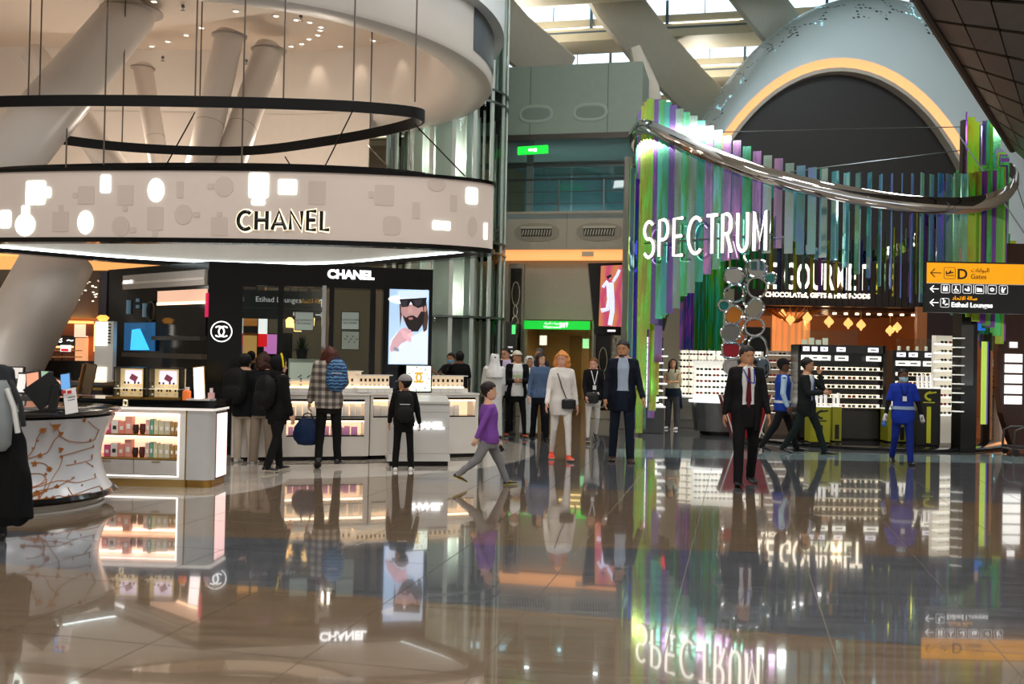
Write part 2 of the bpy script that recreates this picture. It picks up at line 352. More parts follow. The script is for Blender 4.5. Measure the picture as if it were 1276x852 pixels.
gal=struct(B(GM).bb(xr-4.35,xr+.2,yb+5.8,yb+6,5.3,7.4).bb(xr-4.35,xr+.2,yb,yb+6,5.22,5.36),'wall_gallery',mat('9db8bd',.5))
bal=struct(B(GM).bb(xr-4.35,xr+.2,yb,yb+.25,4.42,5.42),'wall_balcony',mat('a29a89',.5))
for q in range(3):
    x=xr-1.05-q*1.66
    B(GM).bb(x-.86,x-.85,yb-.004,yb,4.43,5.41).build('joint',mat('5f5a4e',.6),bal)
    r=B(GM@Matrix.Translation((x,yb-.012,4.87)))
    r.prism([(.6*math.copysign(abs(cos(a))**.8,cos(a)),.24*math.copysign(abs(sin(a))**.8,sin(a))) for a in [2*PI*k/28 for k in range(28)]],0,.012,'xz'); r.build('vent_surround',mat('8d8575',.5),bal)
    B(GM).bb(x-.4,x+.4,yb-.035,yb-.012,4.78,5.0).build('vent_opening',mat('1c1b19',.6),bal)
    v=B(GM)
    for z in range(11): v.box((x-.36+z*.072,yb-.045,4.86),(.03,.02,.15),0,0,R(12))
    v.bb(x-.42,x+.42,yb-.06,yb-.03,4.96,5.02); v.build('vent_louvre',mat('b0a996',.4),bal)
struct(B(GM).bb(xr-4.35,xr+.2,yb+.1,yb+.3,4.15,4.42),'trim_cove',ems('ffae68',.95))
B(GM).bb(xr-1.5,xr-1.2,yb+.02,yb+.1,4.24,4.36).build('cove_box',mat('d8c0a0',.5),bal)
# gallery glazing, posts and rails
gr=thing('gallery_railing','steel handrail and glass front of the upper gallery above the corridor','railing',tuple(GM@Vector((xr-3.4,yb+.35,5.37))),-GA)
for z,r_ in ((.95,.03),(.62,.012),(.3,.012),(1.35,.02)): B().tube([(-1.2,0,z),(3.4,0,z)],r_,6).build('rail',STEEL,gr,True)
for x in (-.2,1.2,2.4): B().bb(x-.02,x+.02,-.02,.02,0,.97).build('post',STEEL,gr)
gz=thing('gallery_glazing','tall glass wall with steel posts behind the gallery railing','window',tuple(GM@Vector((xr-3.4,yb+1.6,5.37))),-GA)
for x in (-.75,.15,3.3): B().bb(x-.09,x+.09,-.09,.09,0,1.93).build('post',mat('8d9694',.3,.7),gz)
B().bb(-1.2,3.4,-.06,.06,1.5,1.66).build('transom',mat('6e7472',.3,.7),gz)
for k in range(2): B().bb(-.7+k*2.05,1.3+k*2.05,-.01,.01,0,1.5).build('glass_pane',glass((.62,.8,.82),.3),gz)
ex=thing('exit_sign','green running man exit sign hanging in the upper gallery','sign',tuple(W(664,187,25.0)),R(-22))
B().bb(-.4,.4,-.04,.04,-.1,.1).build('light_box',ems('10d838',1.1),ex); B().bb(-.03,-.02,-.01,.01,.1,.3).bb(.02,.03,-.01,.01,.1,.3).build('hanger',STEEL,ex)
B().bb(-.1,.02,-.05,-.042,-.03,.03).bb(.04,.12,-.05,-.042,-.05,.03).build('pictogram',ems('ffffff',1.3),ex)
# wall below with corridor opening
xo0=(GM.inverted()@W(650,440,26.2)).x; xo1=(GM.inverted()@W(736,440,26)).x
b=B(GM); b.bb(xr-4.35,xo0,yb+.3,yb+.6,0,4.2).bb(xo0,xo1,yb+.3,yb+.6,2.58,4.2).bb(xo1,xr+2.4,yb+.3,yb+.6,0,4.2)
struct(b,'wall_corridor_front',mat('aaa08c',.5))
b=B(GM); b.bb(xo0-1.2,xo0-1.0,yb+.6,yb+7,0,2.9).bb(xo1+1.0,xo1+1.2,yb+.6,yb+7,0,2.9).bb(xo0-1.2,xo1+1.2,yb+7,yb+7.2,0,2.9)
corr=struct(b,'wall_corridor',mat('b09a6c',.35))
struct(B(GM).bb(xo0-1.2,xo1+1.2,yb+.6,yb+7,2.85,3.0),'ceiling_corridor',mat('b48f5c',.4))
b=B(GM)
for k in range(5): b.bb(xo0+.2,xo1-.2,yb+1.2+k*1.2,yb+1.28+k*1.2,2.82,2.85)
b.build('strip_light',ems('ffdf9a',3),corr)
b=B(GM)
for k in range(3): b.bb(xo0+.1+k*.65,xo0+.5+k*.65,yb+6.9,yb+7,.2,2.3)
b.build('wall_panel',mat('7a6438',.3),corr)
gs=thing('corridor_sign','long green illuminated sign over the corridor entrance','sign',tuple(W(692,405,25.75)),-GA)
B().bb(-.9,.9,-.05,.05,-.11,.11).build('light_box',ems('16c83a',.9),gs)
text('lettering','Washrooms',.09,ems('ffffff',1.2),gs,(-.3,-.055,-.08))
text('lettering','\uFEE9\uFE8E\uFEF4\uFEE4\uFEDF\uFE8D \uFE95\uFE8D\uFEAD\uFEED\uFEA9',.08,ems('ffffff',1.2),gs,(-.28,-.055,.02))
B().bb(.12,.18,-.06,-.05,-.06,.06).bb(.2,.26,-.06,-.05,-.06,.06).bb(.3,.32,-.06,-.05,-.05,.03).box((.31,-.055,.04),(.06,.01,.06),0,0,R(45)).build('pictogram',ems('ffffff',1.2),gs)
for (px,py,s_,nm) in ((677,424,.1,'white hanging direction sign seen inside the corridor, left one'),(730,428,.09,'small green exit box hanging inside the corridor, right one')):
    o=thing('hanging_sign',nm,'sign',tuple(W(px,py,29)),-GA); B().bb(-s_,s_,-.03,.03,-.14,.14).build('light_box',ems('e8f0e0' if px<700 else '90e0a0',.85),o); B().bb(-.01,.01,-.01,.01,.2,.45).build('hanger',STEEL,o)
# black ornamental panels either side of the corridor
def orn(px,Y,z1,zb,label,wd=.3):
    p=W(px,440,Y); o=thing('ornamental_panel',label,'panel',(p.x,p.y,0),-GA)
    B().bb(-wd/2,wd/2,-.05,.1,zb,z1).build('panel',mat('17120f',.15),o)
    B().bb(-wd/2-.05,-wd/2,-.07,.1,zb,z1).bb(wd/2,wd/2+.05,-.07,.1,zb,z1).bb(-wd/2-.05,wd/2+.05,-.07,.1,z1,z1+.12).build('frame',mat('7c7466',.3,.5),o)
    k=0; z=z1-.35
    while z>zb+.3:
        hh=.3 if k%2==0 else .14; ww=.1 if k%2==0 else .05
        B().tube([(ww*cos(a),-.07,z-hh+hh*sin(a)) for a in [2*PI*j/20 for j in range(20)]],.012,6,wrap=True).build('loop',mat('d8ccb0',.2,.8),o,True); z-=2*hh; k+=1
orn(642,25.6,3.85,1.0,'tall black panel with a chain of metal loops left of the corridor')
orn(752,24.6,2.2,.3,'black panel with metal loops below the dancer screen right of the corridor',.38)
p=W(637,440,25); o=thing('totem_sign','slim dark totem with a green exit tile beside the corridor entrance','sign',(p.x,p.y,0),-GA)
B().bb(-.13,.13,-.06,.06,0,2.45).build('body',mat('2a2d2b',.3),o); B().bb(0.02,.11,-.07,-.06,2.15,2.38).build('light_tile',ems('58e07a',1),o)
B().bb(-.07,.05,-.07,-.06,1.7,1.74).bb(-.07,.05,-.07,-.06,1.6,1.64).bb(-.07,.05,-.07,-.06,1.8,1.84).build('marking',ems('d0d0d0',.6),o)
# leaning dark tower with the dancer screen
o=thing('screen_tower','black tower carrying a pink and orange advertising screen of a dancing woman','screen',(0,0,0))
Y=24.0; q=[W(733,328,Y),W(778,327,Y),W(777,418,Y),W(741,416,Y)]
b=B(); b.loft([[v for v in q],[v+Vector((0,.25,0)) for v in q]]); b.build('housing',mat('15110f',.2),o)
q=[W(749,331,Y-.03),W(776,330,Y-.03),W(774,407,Y-.03),W(746,406,Y-.03)]
m=bpy.data.materials.new('ad'); m.use_nodes=True; nt=m.node_tree; pr=nt.nodes['Principled BSDF']
g=nt.nodes.new('ShaderNodeTexCoord'); wv=nt.nodes.new('ShaderNodeTexWave'); wv.inputs['Scale'].default_value=1.1; wv.inputs['Distortion'].default_value=6; rp=nt.nodes.new('ShaderNodeValToRGB')
rp.color_ramp.elements[0].color=rgb('e0507a'); rp.color_ramp.elements[1].color=rgb('f0905a'); nt.links.new(g.outputs['Object'],wv.inputs[0]); nt.links.new(wv.outputs[0],rp.inputs[0]); nt.links.new(rp.outputs[0],pr.inputs['Emission Color']); pr.inputs['Emission Strength'].default_value=.75; pr.inputs['Base Color'].default_value=(0,0,0,1)
b=B(); b.loft([q,[v+Vector((0,.03,0)) for v in q]]); b.build('screen',m,o)
f=B()
def px(pts,r): f.tube([W(x,y,Y-.05) for x,y in pts],[r*a for a in ([1]*len(pts))],6,flat=.3,up=(0,1,0))
px([(760,352),(761,372)],.09); px([(760,370),(757,385),(749,387)],.055); px([(763,372),(763,388),(760,405)],.055); px([(757,350),(751,358)],.035); px([(764,351),(769,343),(772,336)],.035)
f.build('dancer_figure',ems('cfd4f0',.9),o,True)
f=B(); px([(758,343),(760,346)],.06); f.build('dancer_hair',ems('2a1830',.3),o); f=B(); px([(759,346),(761,346)],.03); f.build('dancer_face',ems('e8a890',.7),o)
f=B(); px([(757,412),(767,412)],.022); f.build('logo',ems('ffffff',.9),o)
p=W(765,440,24.4); b=B(); b.tube([(p.x,p.y,0),(p.x,p.y,2.1)],.07,12); tag(b.build('steel_post',mat('b8b0a4',.2,.8),None,True),'slim polished steel post right of the corridor','post')
# plain column beside slats
p=W(780,440,22.6); tag(B().bb(p.x-.1,p.x+.08,p.y,p.y+.2,0,6.2).build('slim_pillar',mat('8c8a80',.35,.4)),'slim grey pillar at the left edge of the slat canopy','pillar')
# ---- GLASS LIFT SHAFT
cx,cy,rr=-1.76,25.35,1.52
sh=thing('lift_shaft','tall round glass lift shaft with pale metal ribs behind the shop','lift',(cx,cy,0))
for k in range(18):
    a0=2*PI*k/18; B().loft([[(rr*cos(a0+R(20)*j/4),rr*sin(a0+R(20)*j/4),z) for j in range(5)] for z in (0.1,4.1,7.8,12.9)],False,False).build('glass_panel',glass((.84,.92,.9),.22,.03,(.9,.97,.95)),sh,True)
    B().box((rr*cos(a0),rr*sin(a0),6.5),(.1,.05,13),a0+PI/2).build('mullion',mat('c4ccc4',.35,.1),sh)
for z in (.1,2.5,4.1,4.35,7.8,8.1,11.0): B().lathe([(rr-.03,z),(rr+.05,z),(rr+.05,z+.05),(rr-.03,z+.05),(rr-.03,z)],36).build('ring',mat('6a7470',.25,.7),sh,True)
for k in range(8):
    a=2*PI*k/8; B().box((.95*cos(a),.95*sin(a),6.4),(.42,.06,12.8),a+PI/2).build('inner_post',mat('c0c6be',.35),sh)
B().bb(-.55,.55,-.5,.5,0,12.5).build('core',mat('b4bcb4',.4),sh)
# ================= white canopy drum over the perfume island
def smooth_loop(pts,n=14):
    out=[];m=len(pts)
    for i in range(m):
        p0,p1,p2,p3=[Vector(pts[(i+k-1)%m]) for k in range(4)]
        for j in range(n):
            t=j/n; out.append(.5*((2*p1)+(-p0+p2)*t+(2*p0-5*p1+4*p2-p3)*t*t+(-p0+3*p1-3*p2+p3)*t**3))
    return out
dcx,dcy,DR=-5.85,20.15,5.35
def drum(r,z,a0=-100,a1=None,n=56,left=11):
    pts=[]
    for i in range(n+1):
        a=R(-90+180*i/n); pts.append(Vector((dcx+r*cos(a),dcy+r*sin(a)*(.94 if sin(a)>0 else 1),z)))
    for i in range(n+1):
        a=R(90+180*i/n); pts.append(Vector((dcx-left+r*cos(a),dcy+r*sin(a)*(.94 if sin(a)>0 else 1),z)))
    return pts
dw=mat('cfc7be',.4,0,0,.02); 
b=B(); prof=[(0,8.25),(.0,7.1),(-.03,7.03),(-.12,6.99),(-.35,6.99),(-.6,7.06),(-.8,7.2),(-.9,7.45),(-.95,8.35),(-.95,8.95)]
b.loft([drum(DR+dr,z) for dr,z in prof],True,False)
can=struct(b,'ceiling_canopy',dw,True)
b=B(); b.loft([drum(DR-.95,8.93),drum(DR-.95,9.05)],True,True); b.build('ceiling_disc',mat('cdbfb0',.6,0,0,.02),can)
b=B(); b.loft([drum(DR+dr,z) for dr,z in ((.22,8.05),(.22,12.2))],True,False); b.loft([drum(DR-.05,8.05),drum(DR+.22,8.05)],True,False); b.build('upper_band',mat('c9cdcc',.35,0,0,.02),can,True)
b=B()
for k in range(20):
    a0=R(-20+1.1*k); a1=a0+R(1.1); r1=DR+.012
    b.loft([[(dcx+r1*cos(a0),dcy+r1*sin(a0),7.25),(dcx+r1*cos(a1),dcy+r1*sin(a1),7.25)],[(dcx+r1*cos(a0),dcy+r1*sin(a0),8.05),(dcx+r1*cos(a1),dcy+r1*sin(a1),8.05)]],False,False)
b.build('dark_slot',mat('2c3034',.3),can)
# lower soffit plate in front
b=B(); pl=[]
for i in range(21): 
    t=i/20; pl.append(Vector((-18+14.6*t, 19.0+2.2*sin(PI*min(1,t*1.02)),8.3)))
pl2=[Vector((-3.4,15.6,8.3)),Vector((-18,15.4,8.3))]
ring=pl+pl2; b.loft([ring,[p+Vector((0,0,.62)) for p in ring]]); b.build('lower_soffit',mat('c9bcae',.5,0,0,.02),can)
dl=[(192,1),(294,13),(251,34),(232,43),(209,51),(189,57),(224,72),(228,80),(252,80),(305,70),(43,60),(5,72),(82,69),(80,82),(148,70),(133,85),(14,81),(32,94),(26,101),(2,93),(163,87),(344,19),(369,24),(386,27),(400,33),(399,37),(396,43),(385,48),(376,54),(363,57),(424,57),(465,50)]
for i,(x,y) in enumerate(dl):
    # ceiling height at this pixel
    v=ray(x,y); low=False
    t=(8.3-CAMH)/v.z; P=Vector((0,0,CAMH))+v*t
    if P.y<19.0+2.2*sin(PI*max(0,min(1,(P.x+18)/14.6))) : z=8.295
    else:
        t=(8.93-CAMH)/v.z; P=Vector((0,0,CAMH))+v*t; z=8.925
    if P.y>dcy+DR-1.1: continue
    d=B(); d.lathe([(.055,0),(.085,0),(.085,-.012),(.055,-.02),(.055,0)],12); o=B().lathe([(.001,-.006),(.06,-.006),(.06,0),(.001,0)],12)
    t_=thing('downlight','small round recessed downlight in the white canopy ceiling','downlight',(P.x,P.y,z),0,'downlights in the canopy ceiling')
    if i==0:
        dm=d.build('trim_ring',WHITE,t_,True); om=o.build('lens',ems('fff4e0',6),t_)
    else: part(dm,'trim_ring',t_,(0,0,0)); part(om,'lens',t_,(0,0,0))
for a in (-2,22,42,60,76,92,108): # scallops on the drum wall
    r1=DR-1.45; p=Vector((dcx+r1*cos(R(a)),dcy+r1*sin(R(a)),8.85)); q=Vector((dcx+(DR-.9)*cos(R(a)),dcy+(DR-.9)*sin(R(a)),7.2)); spot(p,q,16,(1,.85,.68),46,.5)
b=B(); sk=[[Vector((dcx+(DR-.93)*cos(R(a)),dcy+(DR-.93)*sin(R(a))*.94,z)) for a in range(58,92,4)]+[Vector((dcx-k*1.1,dcy+(DR-.93)*.94,z)) for k in range(1,9)] for z in (5.7,7.4)]
b.loft([s_+[p+Vector((0,.12,0)) for p in s_[::-1]] for s_ in sk]); b.build('rear_skirt',dw,can)
# columns
colm=mat('c6beb6',.3,0,0,.02)
def column(x0,y0,Y0,x1,y1,Y1,r,label,r2=None):
    a=W(x0,y0,Y0); b_=W(x1,y1,Y1); t=(b_-a).normalized()
    o=thing('leaning_column',label,'column',tuple(a)); L=b_-a; b=B(); pts=[L*(i/10) for i in range(11)]
    b.tube(pts,[r+(r2-r if r2 else 0)*i/10 for i in range(11)],28); b.build('shaft',colm,o,True)
    k=B(); k.tube([L*.58,L*.583],r*1.006,28); k.build('joint_ring',mat('7f766d',.5),o)
    if a.z>8: 
        k=B(); k.lathe([(r*1.25,0),(r*1.25,-.03),(r,-.03)],28,(0,0,0)); k.build('collar',mat('8f867d',.4),o,True)
    return o
column(164,14,19.2,-60,285,16.5,.47,'thick white leaning column in front at the left edge, passing before the black ring',.55)
column(42,68,21.5,178,262,19.6,.27,'slim white column leaning right behind the thick leaning column',.3)
column(178,84,23,205,240,22,.22,'narrow white near-vertical column left of the centre under the canopy')
column(286,44,21.5,243,238,20.5,.30,'pale column leaning left, right in the middle under the canopy')
column(335,62,22.5,275,238,20.5,.32,'pale column leaning left just right of the middle pair')
column(75,320,18.6,-30,520,17.2,.62,'broad grey white column foot leaning at the left below the shop fascia',.66)
column(226,290,21.2,220,345,21.2,.52,'white column drum standing behind the island between fascia and roof')
# ceiling extras
for (x,y) in ((228,6),(203,70),(375,19),(307,74)):
    v=ray(x,y); P=Vector((0,0,CAMH))+v*((8.28-CAMH)/v.z); o=B().lathe([(.03,0),(.04,-.05),(.01,-.06),(.01,-.1),(.05,-.11),(.001,-.12)],10).build('sprinkler',STEEL,None,True); o.location=P; tag(o,'small metal sprinkler head on the canopy ceiling','sprinkler','sprinklers on the canopy ceiling')
# ================= illuminated fascia ring
fp=[(-.35,15.35),(-1.1,14.85),(-2.2,14.62),(-3.6,14.55),(-5.8,14.72),(-7.8,15.1),(-9.2,15.55),(-9.7,16.1),(-8.7,16.95),(-7.1,18.5),(-5.2,19.2),(-3.4,18.8),(-1.7,17.2),(-.65,16.1)]
FPL=smooth_loop([(x,y,0) for x,y in fp],12)
def off(loop,d):
    m=len(loop); out=[]
    for i in range(m):
        t=(loop[(i+1)%m]-loop[i-1]).normalized(); out.append(loop[i]+Vector((-t.y,t.x,0))*d)
    return out
cx0=sum(p.x for p in FPL)/len(FPL); 
sgn=1 if (off(FPL,.1)[0]-Vector((-5,16.8,0))).length>(FPL[0]-Vector((-5,16.8,0))).length else -1
def lo(d,z): return [p+Vector((0,0,z)) for p in off(FPL,d*sgn)]
fas=thing('fascia_ring','wide pale illuminated oval sign ring with CHANEL lettering above the black shop','sign',(0,0,0))
Z0,Z1=3.26,4.25
fm=mat('d6cbc2',.35,0,.14,0,ecol='c9a894')
B().loft([lo(0,Z0),lo(0,Z1),lo(-.08,Z1),lo(-.08,Z0)],True,False,True).build('light_band',fm,fas,True)
B().loft([lo(.03,Z0-.07),lo(.03,Z0),lo(-.22,Z0),lo(-.22,Z0-.07)],True,False,True).build('lower_rim',BLACK,fas)
B().loft([lo(.03,Z1),lo(.03,Z1+.05),lo(-.12,Z1+.05),lo(-.12,Z1)],True,False,True).build('upper_rim',BLACK,fas)
B().loft([lo(-.16,Z0+.0),lo(-.13,Z0+.02),lo(-.13,Z0+.05)],True,False).build('light_strip',ems('eefcff',5),fas)
B().loft([lo(-.1,Z0),lo(-.1,Z1)],True,False).build('inner_lining',mat('cfc9c0',.5),fas,True)
# outline of front path as function of arc length measured from pixel x
def front_at(pxx):
    """point on front of the loop under image column pxx"""
    best=None
    m=len(FPL)
    for i in range(m):
        a=FPL[i]; c=FPL[(i+1)%m]
        k=(pxx-638)/F_PX
        # x = k*y approx
        fa=a.x-k*a.y; fc=c.x-k*c.y
        if fa*fc<=0:
            t=fa/(fa-fc) if fa!=fc else 0; p=a+(c-a)*t
            if best is None or p.y<best[0].y: best=(p,(c-a).normalized())
    p,t=best
    if t.x<0: t=-t
    n=Vector((t.y,-t.x,0)); return p,t,n
def on_fascia(b,px0,z,shape,depth=.012,o=.004):
    """shape: polygon in metres around (0,0), bent to the fascia"""
    p,t,n=front_at(px0)
    A=[p+t*x+n*o+Vector((0,0,z+y)) for x,y in shape]; b.loft([A,[q+n*depth for q in A]])
def rrect(w,h,r=.04):
    out=[]
    for cx,cy,a in ((w/2-r,h/2-r,0),(-w/2+r,h/2-r,90),(-w/2+r,-h/2+r,180),(w/2-r,-h/2+r,270)):
        out+=[(cx+r*cos(R(a+30*k)),cy+r*sin(R(a+30*k))) for k in range(4)]
    return out
def elp(w,h,n=20): return [(w/2*cos(2*PI*k/n),h/2*sin(2*PI*k/n)) for k in range(n)]
def sh(l,dx,dy): return [(x+dx,y+dy) for x,y in l]
def zpx(px_,py_,p): # z from pixel for point at depth p.y
    return W(px_,py_,p.y).z
def bottle(px_,py_,shapes,lit):
    p,t,n=front_at(px_); z=zpx(px_,py_,p); b=B()
    for s_ in shapes: on_fascia(b,px_,z,s_,.01 if lit else .004)
    b.build('lit_bottle' if lit else 'faint_bottle',ems('f2fff8',2.4) if lit else mat('c8bcb2',.5,0,.13,0,ecol='c0a090'),fas)
bottle(40,240,[rrect(.33,.36,.03),sh(rrect(.1,.16,.03),.21,0)],1)
bottle(3,273,[rrect(.2,.27,.04)],1)
bottle(28,280,[elp(.34,.34),sh(rrect(.13,.14,.02),0,.22)],1)
bottle(103,277,[elp(.25,.35)],1); bottle(190,237,[elp(.25,.35)],1); bottle(127,229,[rrect(.16,.27,.03)],1)
bottle(318,231,[rrect(.29,.37,.03),sh(rrect(.2,.09,.03),0,-.245)],1); bottle(354,233,[rrect(.27,.22,.02)],1)
bottle(584,244,[rrect(.2,.25,.04)],1); bottle(547,281,[rrect(.27,.13,.01)],1); bottle(602,288,[rrect(.07,.25,.01)],1)
for a in ((103,243,[rrect(.27,.27,.02),sh(rrect(.08,.08,.02),-.18,0)]),(152,243,[rrect(.25,.3,.02),sh(rrect(.08,.08,.02),0,-.2)]),(72,276,[rrect(.27,.3,.02),sh(rrect(.08,.1,.02),0,.2)]),(147,282,[elp(.28,.3),sh(rrect(.1,.08,.02),.2,-.05)]),(190,272,[rrect(.25,.34,.02),sh(rrect(.08,.1,.02),0,-.22)]),(225,267,[elp(.27,.3),sh(rrect(.1,.08,.02),.2,0)]),(275,232,[elp(.28,.3),sh(rrect(.1,.08,.02),-.2,0)]),(270,282,[rrect(.25,.27,.02),sh(rrect(.08,.07,.02),0,.18)]),(220,236,[rrect(.1,.24,.01)]),(391,240,[rrect(.25,.34,.02)]),(475,243,[rrect(.28,.3,.02),sh(rrect(.08,.1,.02),-.19,0)]),(515,262,[rrect(.11,.24,.01)]),(485,281,[rrect(.26,.28,.08)]),(540,229,[elp(.28,.22)]),(562,253,[rrect(.1,.24,.01)]),(586,282,[elp(.15,.3)])): bottle(a[0],a[1],a[2],0)
# CHANEL letters, black with a back-lit halo
def sign_letters(word,hgt,xs,wd,warp,m1,m2,parent,halo=.035,gap=0,dep=.03):
    ls,tot=strokes(word,hgt,xs,gap)
    for L_ in ls:
        b=B(); h=B()
        for pl in L_:
            h.tube([warp(x,z,.006) for x,z in pl],wd+halo,6,flat=.08,up=warp(0,0,1,True))
            b.tube([warp(x,z,.04) for x,z in pl],wd,4 if wd<.03 else 8,flat=.6,up=warp(0,0,1,True))
        if m2: h.build('halo',m2,parent,True)
        b.build('letter',m1,parent,True)
    return tot
p0,t0,n0=front_at(355); ls,tot=strokes('CHANEL',.29,1.12,.03)
def wf(x,z,o,d=False):
    if d: return tuple(n0)
    px_=294+(x/tot)*(417-294); p,t,n=front_at(px_); return p+n*o+Vector((0,0,zpx(px_,286.5,p)+z))
sign_letters('CHANEL',.27,1.12,.028,wf,mat('050505',.3),ems('fff3cf',1.5),fas,.018,.03)
# slim frame ring above fascia
b=B(); b.tube([Vector((cx0+(p.x-cx0)*.78,16.9+(p.y-16.9)*.8,4.42)) for p in FPL],.04,6,wrap=True)
tag(b.build('inner_frame_ring',BLACK,None,True),'slim black tube ring lying just above the illuminated fascia','frame')
# hanging black ring
hr=thing('hanging_ring','large black oval ribbon ring hanging on rods under the white canopy','ring',(0,0,0))
hp=[(-1.45,15.55),(-2.2,15.15),(-3.6,15.0),(-5.8,15.0),(-7.8,15.2),(-9.2,15.6),(-9.8,16.3),(-9.0,17.3),(-7.4,18.5),(-5.2,18.7),(-3.3,17.6),(-1.9,16.4)]
HL=smooth_loop([(x,y,0) for x,y in hp],10)
def hz(z,d):
    return [p+Vector((0,0,z)) for p in [a for a in HL]] if d==0 else [Vector((-5.4+(p.x+5.4)*(1-d),16.7+(p.y-16.7)*(1-d),z)) for p in HL]
B().loft([hz(5.28,0),hz(5.45,0),hz(5.45,.012),hz(5.28,.012)],True,False,True).build('ribbon',mat('0a0908',.45,spec=.2),hr,True)
rod=mat('5c5148',.4,.5)
for (x,ytop,ybot,Y) in ((49,60,127,16.8),(35,85,127,17.2),(129,90,205,15.2),(152,65,180,18.6),(243,38,127,15.1),(249,75,127,18.5),(301,35,213,15.1),(353,68,127,15.1),(440,35,125,15.1),(461,48,165,17),(517,62,127,15.5),(82,160,213,15.2)):
    a=W(x,ytop,Y); c=W(x,ybot,Y); z1=8.2 if ytop<100 else a.z; yy=a.y
    B().tube([(c.x,c.y,c.z),(c.x,c.y,z1)],.013,6).build('rod',rod,hr)
for (x0,y0,Y0,x1,y1,Y1) in ((440,137,15.1,402,213,14.9),(517,155,15.7,579,219,15.0),(459,181,17,486,211,15.4),(510,159,16,512,211,15.2),(243,140,15.1,203,213,15),(355,195,18.6,365,211,18.5)):
    B().tube([W(x0,y0,Y0),W(x1,y1,Y1)],.011,6).build('wire',BLACK,hr)
# ================= dome over the gourmet shop
def archpts(cx,a,b_,Y,n=48,z0=1.65,lo_=-20): return [Vector((cx+a*cos(R(lo_)+(PI-2*R(lo_))*i/n),Y,z0+b_*sin(R(lo_)+(PI-2*R(lo_))*i/n))) for i in range(n+1)]
ci=W(1045,440,30).x; co=W(1072,440,33).x
m=bpy.data.materials.new('domeskin'); m.use_nodes=True; nt=m.node_tree; pr=nt.nodes['Principled BSDF']; pr.inputs['Roughness'].default_value=.35
g=nt.nodes.new('ShaderNodeTexCoord'); vo=nt.nodes.new('ShaderNodeTexVoronoi'); vo.feature='DISTANCE_TO_EDGE'; vo.inputs['Scale'].default_value=.95
v2=nt.nodes.new('ShaderNodeTexVoronoi'); v2.inputs['Scale'].default_value=7; v2.inputs['Randomness'].default_value=.4
def M2(op,a,b=None):
    n=nt.nodes.new('ShaderNodeMath'); n.operation=op
    for i,x in enumerate((a,b)):
        if x is None: continue
        if isinstance(x,(int,float)): n.inputs[i].default_value=x
        else: nt.links.new(x,n.inputs[i])
    return n.outputs[0]
nt.links.new(g.outputs['Object'],vo.inputs['Vector']); nt.links.new(g.outputs['Object'],v2.inputs['Vector'])
ln=M2('LESS_THAN',vo.outputs['Distance'],.075); dt=M2('LESS_THAN',v2.outputs['Distance'],.36)
ng=nt.nodes.new('ShaderNodeTexNoise'); ng.inputs['Scale'].default_value=.5; nt.links.new(g.outputs['Object'],ng.inputs['Vector'])
zone=nt.nodes.new('ShaderNodeSeparateXYZ'); nt.links.new(g.outputs['Object'],zone.inputs[0])
zn=M2('GREATER_THAN',zone.outputs[1],30.4)
pat=M2('MULTIPLY',M2('MULTIPLY',ln,dt),zn); lit=M2('MULTIPLY',pat,M2('GREATER_THAN',ng.outputs[0],.53))
mx=nt.nodes.new('ShaderNodeMix'); mx.data_type='RGBA'; mx.inputs[6].default_value=rgb('cfe0e6'); mx.inputs[7].default_value=rgb('3d4648'); nt.links.new(pat,mx.inputs[0]); nt.links.new(mx.outputs[2],pr.inputs['Base Color'])
pr.inputs['Emission Color'].default_value=rgb('9feaff'); nt.links.new(M2('MULTIPLY',lit,1.6),pr.inputs['Emission Strength'])
rings=[]
for t in [i/14 for i in range(15)]:
    a=t*PI/2; Y=30+3.2*(1-cos(a)); k=sin(a)
    rings.append(archpts(ci+(co-ci)*k,5.35+(7.15-5.35)*k,9.15+(12.0-9.15)*k,Y))
for t in (.2,.5,.8,1): rings.append(archpts(co,7.15-1.5*t*t,12.0-2*t*t,33.2+5*t))
b=B(); b.loft(rings,False,False); dome=struct(b,'wall_dome',m,True)
b=B(); b.loft([archpts(ci,5.35,9.15,29.98),archpts(ci,5.12,8.9,30.25)],False,False); b.build('light_cove',ems('ffb87c',.98),dome,True)
b=B(); b.loft([archpts(ci,5.12,8.9,30.25),archpts(ci,5.12,8.9,30.1),archpts(ci,5.0,8.78,30.1),archpts(ci,5.0,8.78,30.5)],False,False); b.build('cove_rim',mat('b8b4a8',.4),dome,True)
bk=mat('201e1c',.5,0,0,.15)
b=B(); aa=archpts(ci,5.05,8.85,30.5,48,1.65,0); aa=[p for p in aa if p.z>3.9]; zb=min(p.z for p in aa); b.loft([aa,[p+Vector((0,.1,0)) for p in aa]]); struct(b,'wall_dome_infill',bk)
# gourmet front
gx0=W(868,440,30).x; gx1=W(1196,440,30).x
b=B(); b.bb(gx0,gx1,30.0,30.4,3.28,4.6); hd=struct(b,'wall_gourmet_header',mat('20130f',.3))
for k in range(40):
    x=gx0+(gx1-gx0)*(k+.5)/40; B().bb(x-.09,x+.09,29.97,30.0,3.28,4.6).build('board',mat('1d110e',.28),hd)
sg=thing('shop_sign','glowing LE GOURMET sign with chocolates, gifts and fine foods below it','sign',(W(950,440,29.9).x,29.96,0))
text('lettering','LE GOURMET',1.12,ems('fff0d8',2.2),sg,(-.07,-.05,3.78),0,.04,.012,.47)
wl=W(1085,440,29.9).x-W(953,440,29.9).x
text('small_lettering','CHOCOLATES, GIFTS & FINE FOODS',.2,ems('fff0d8',2.6),sg,(.05,-.05,3.53),0,.02,.004,.97)
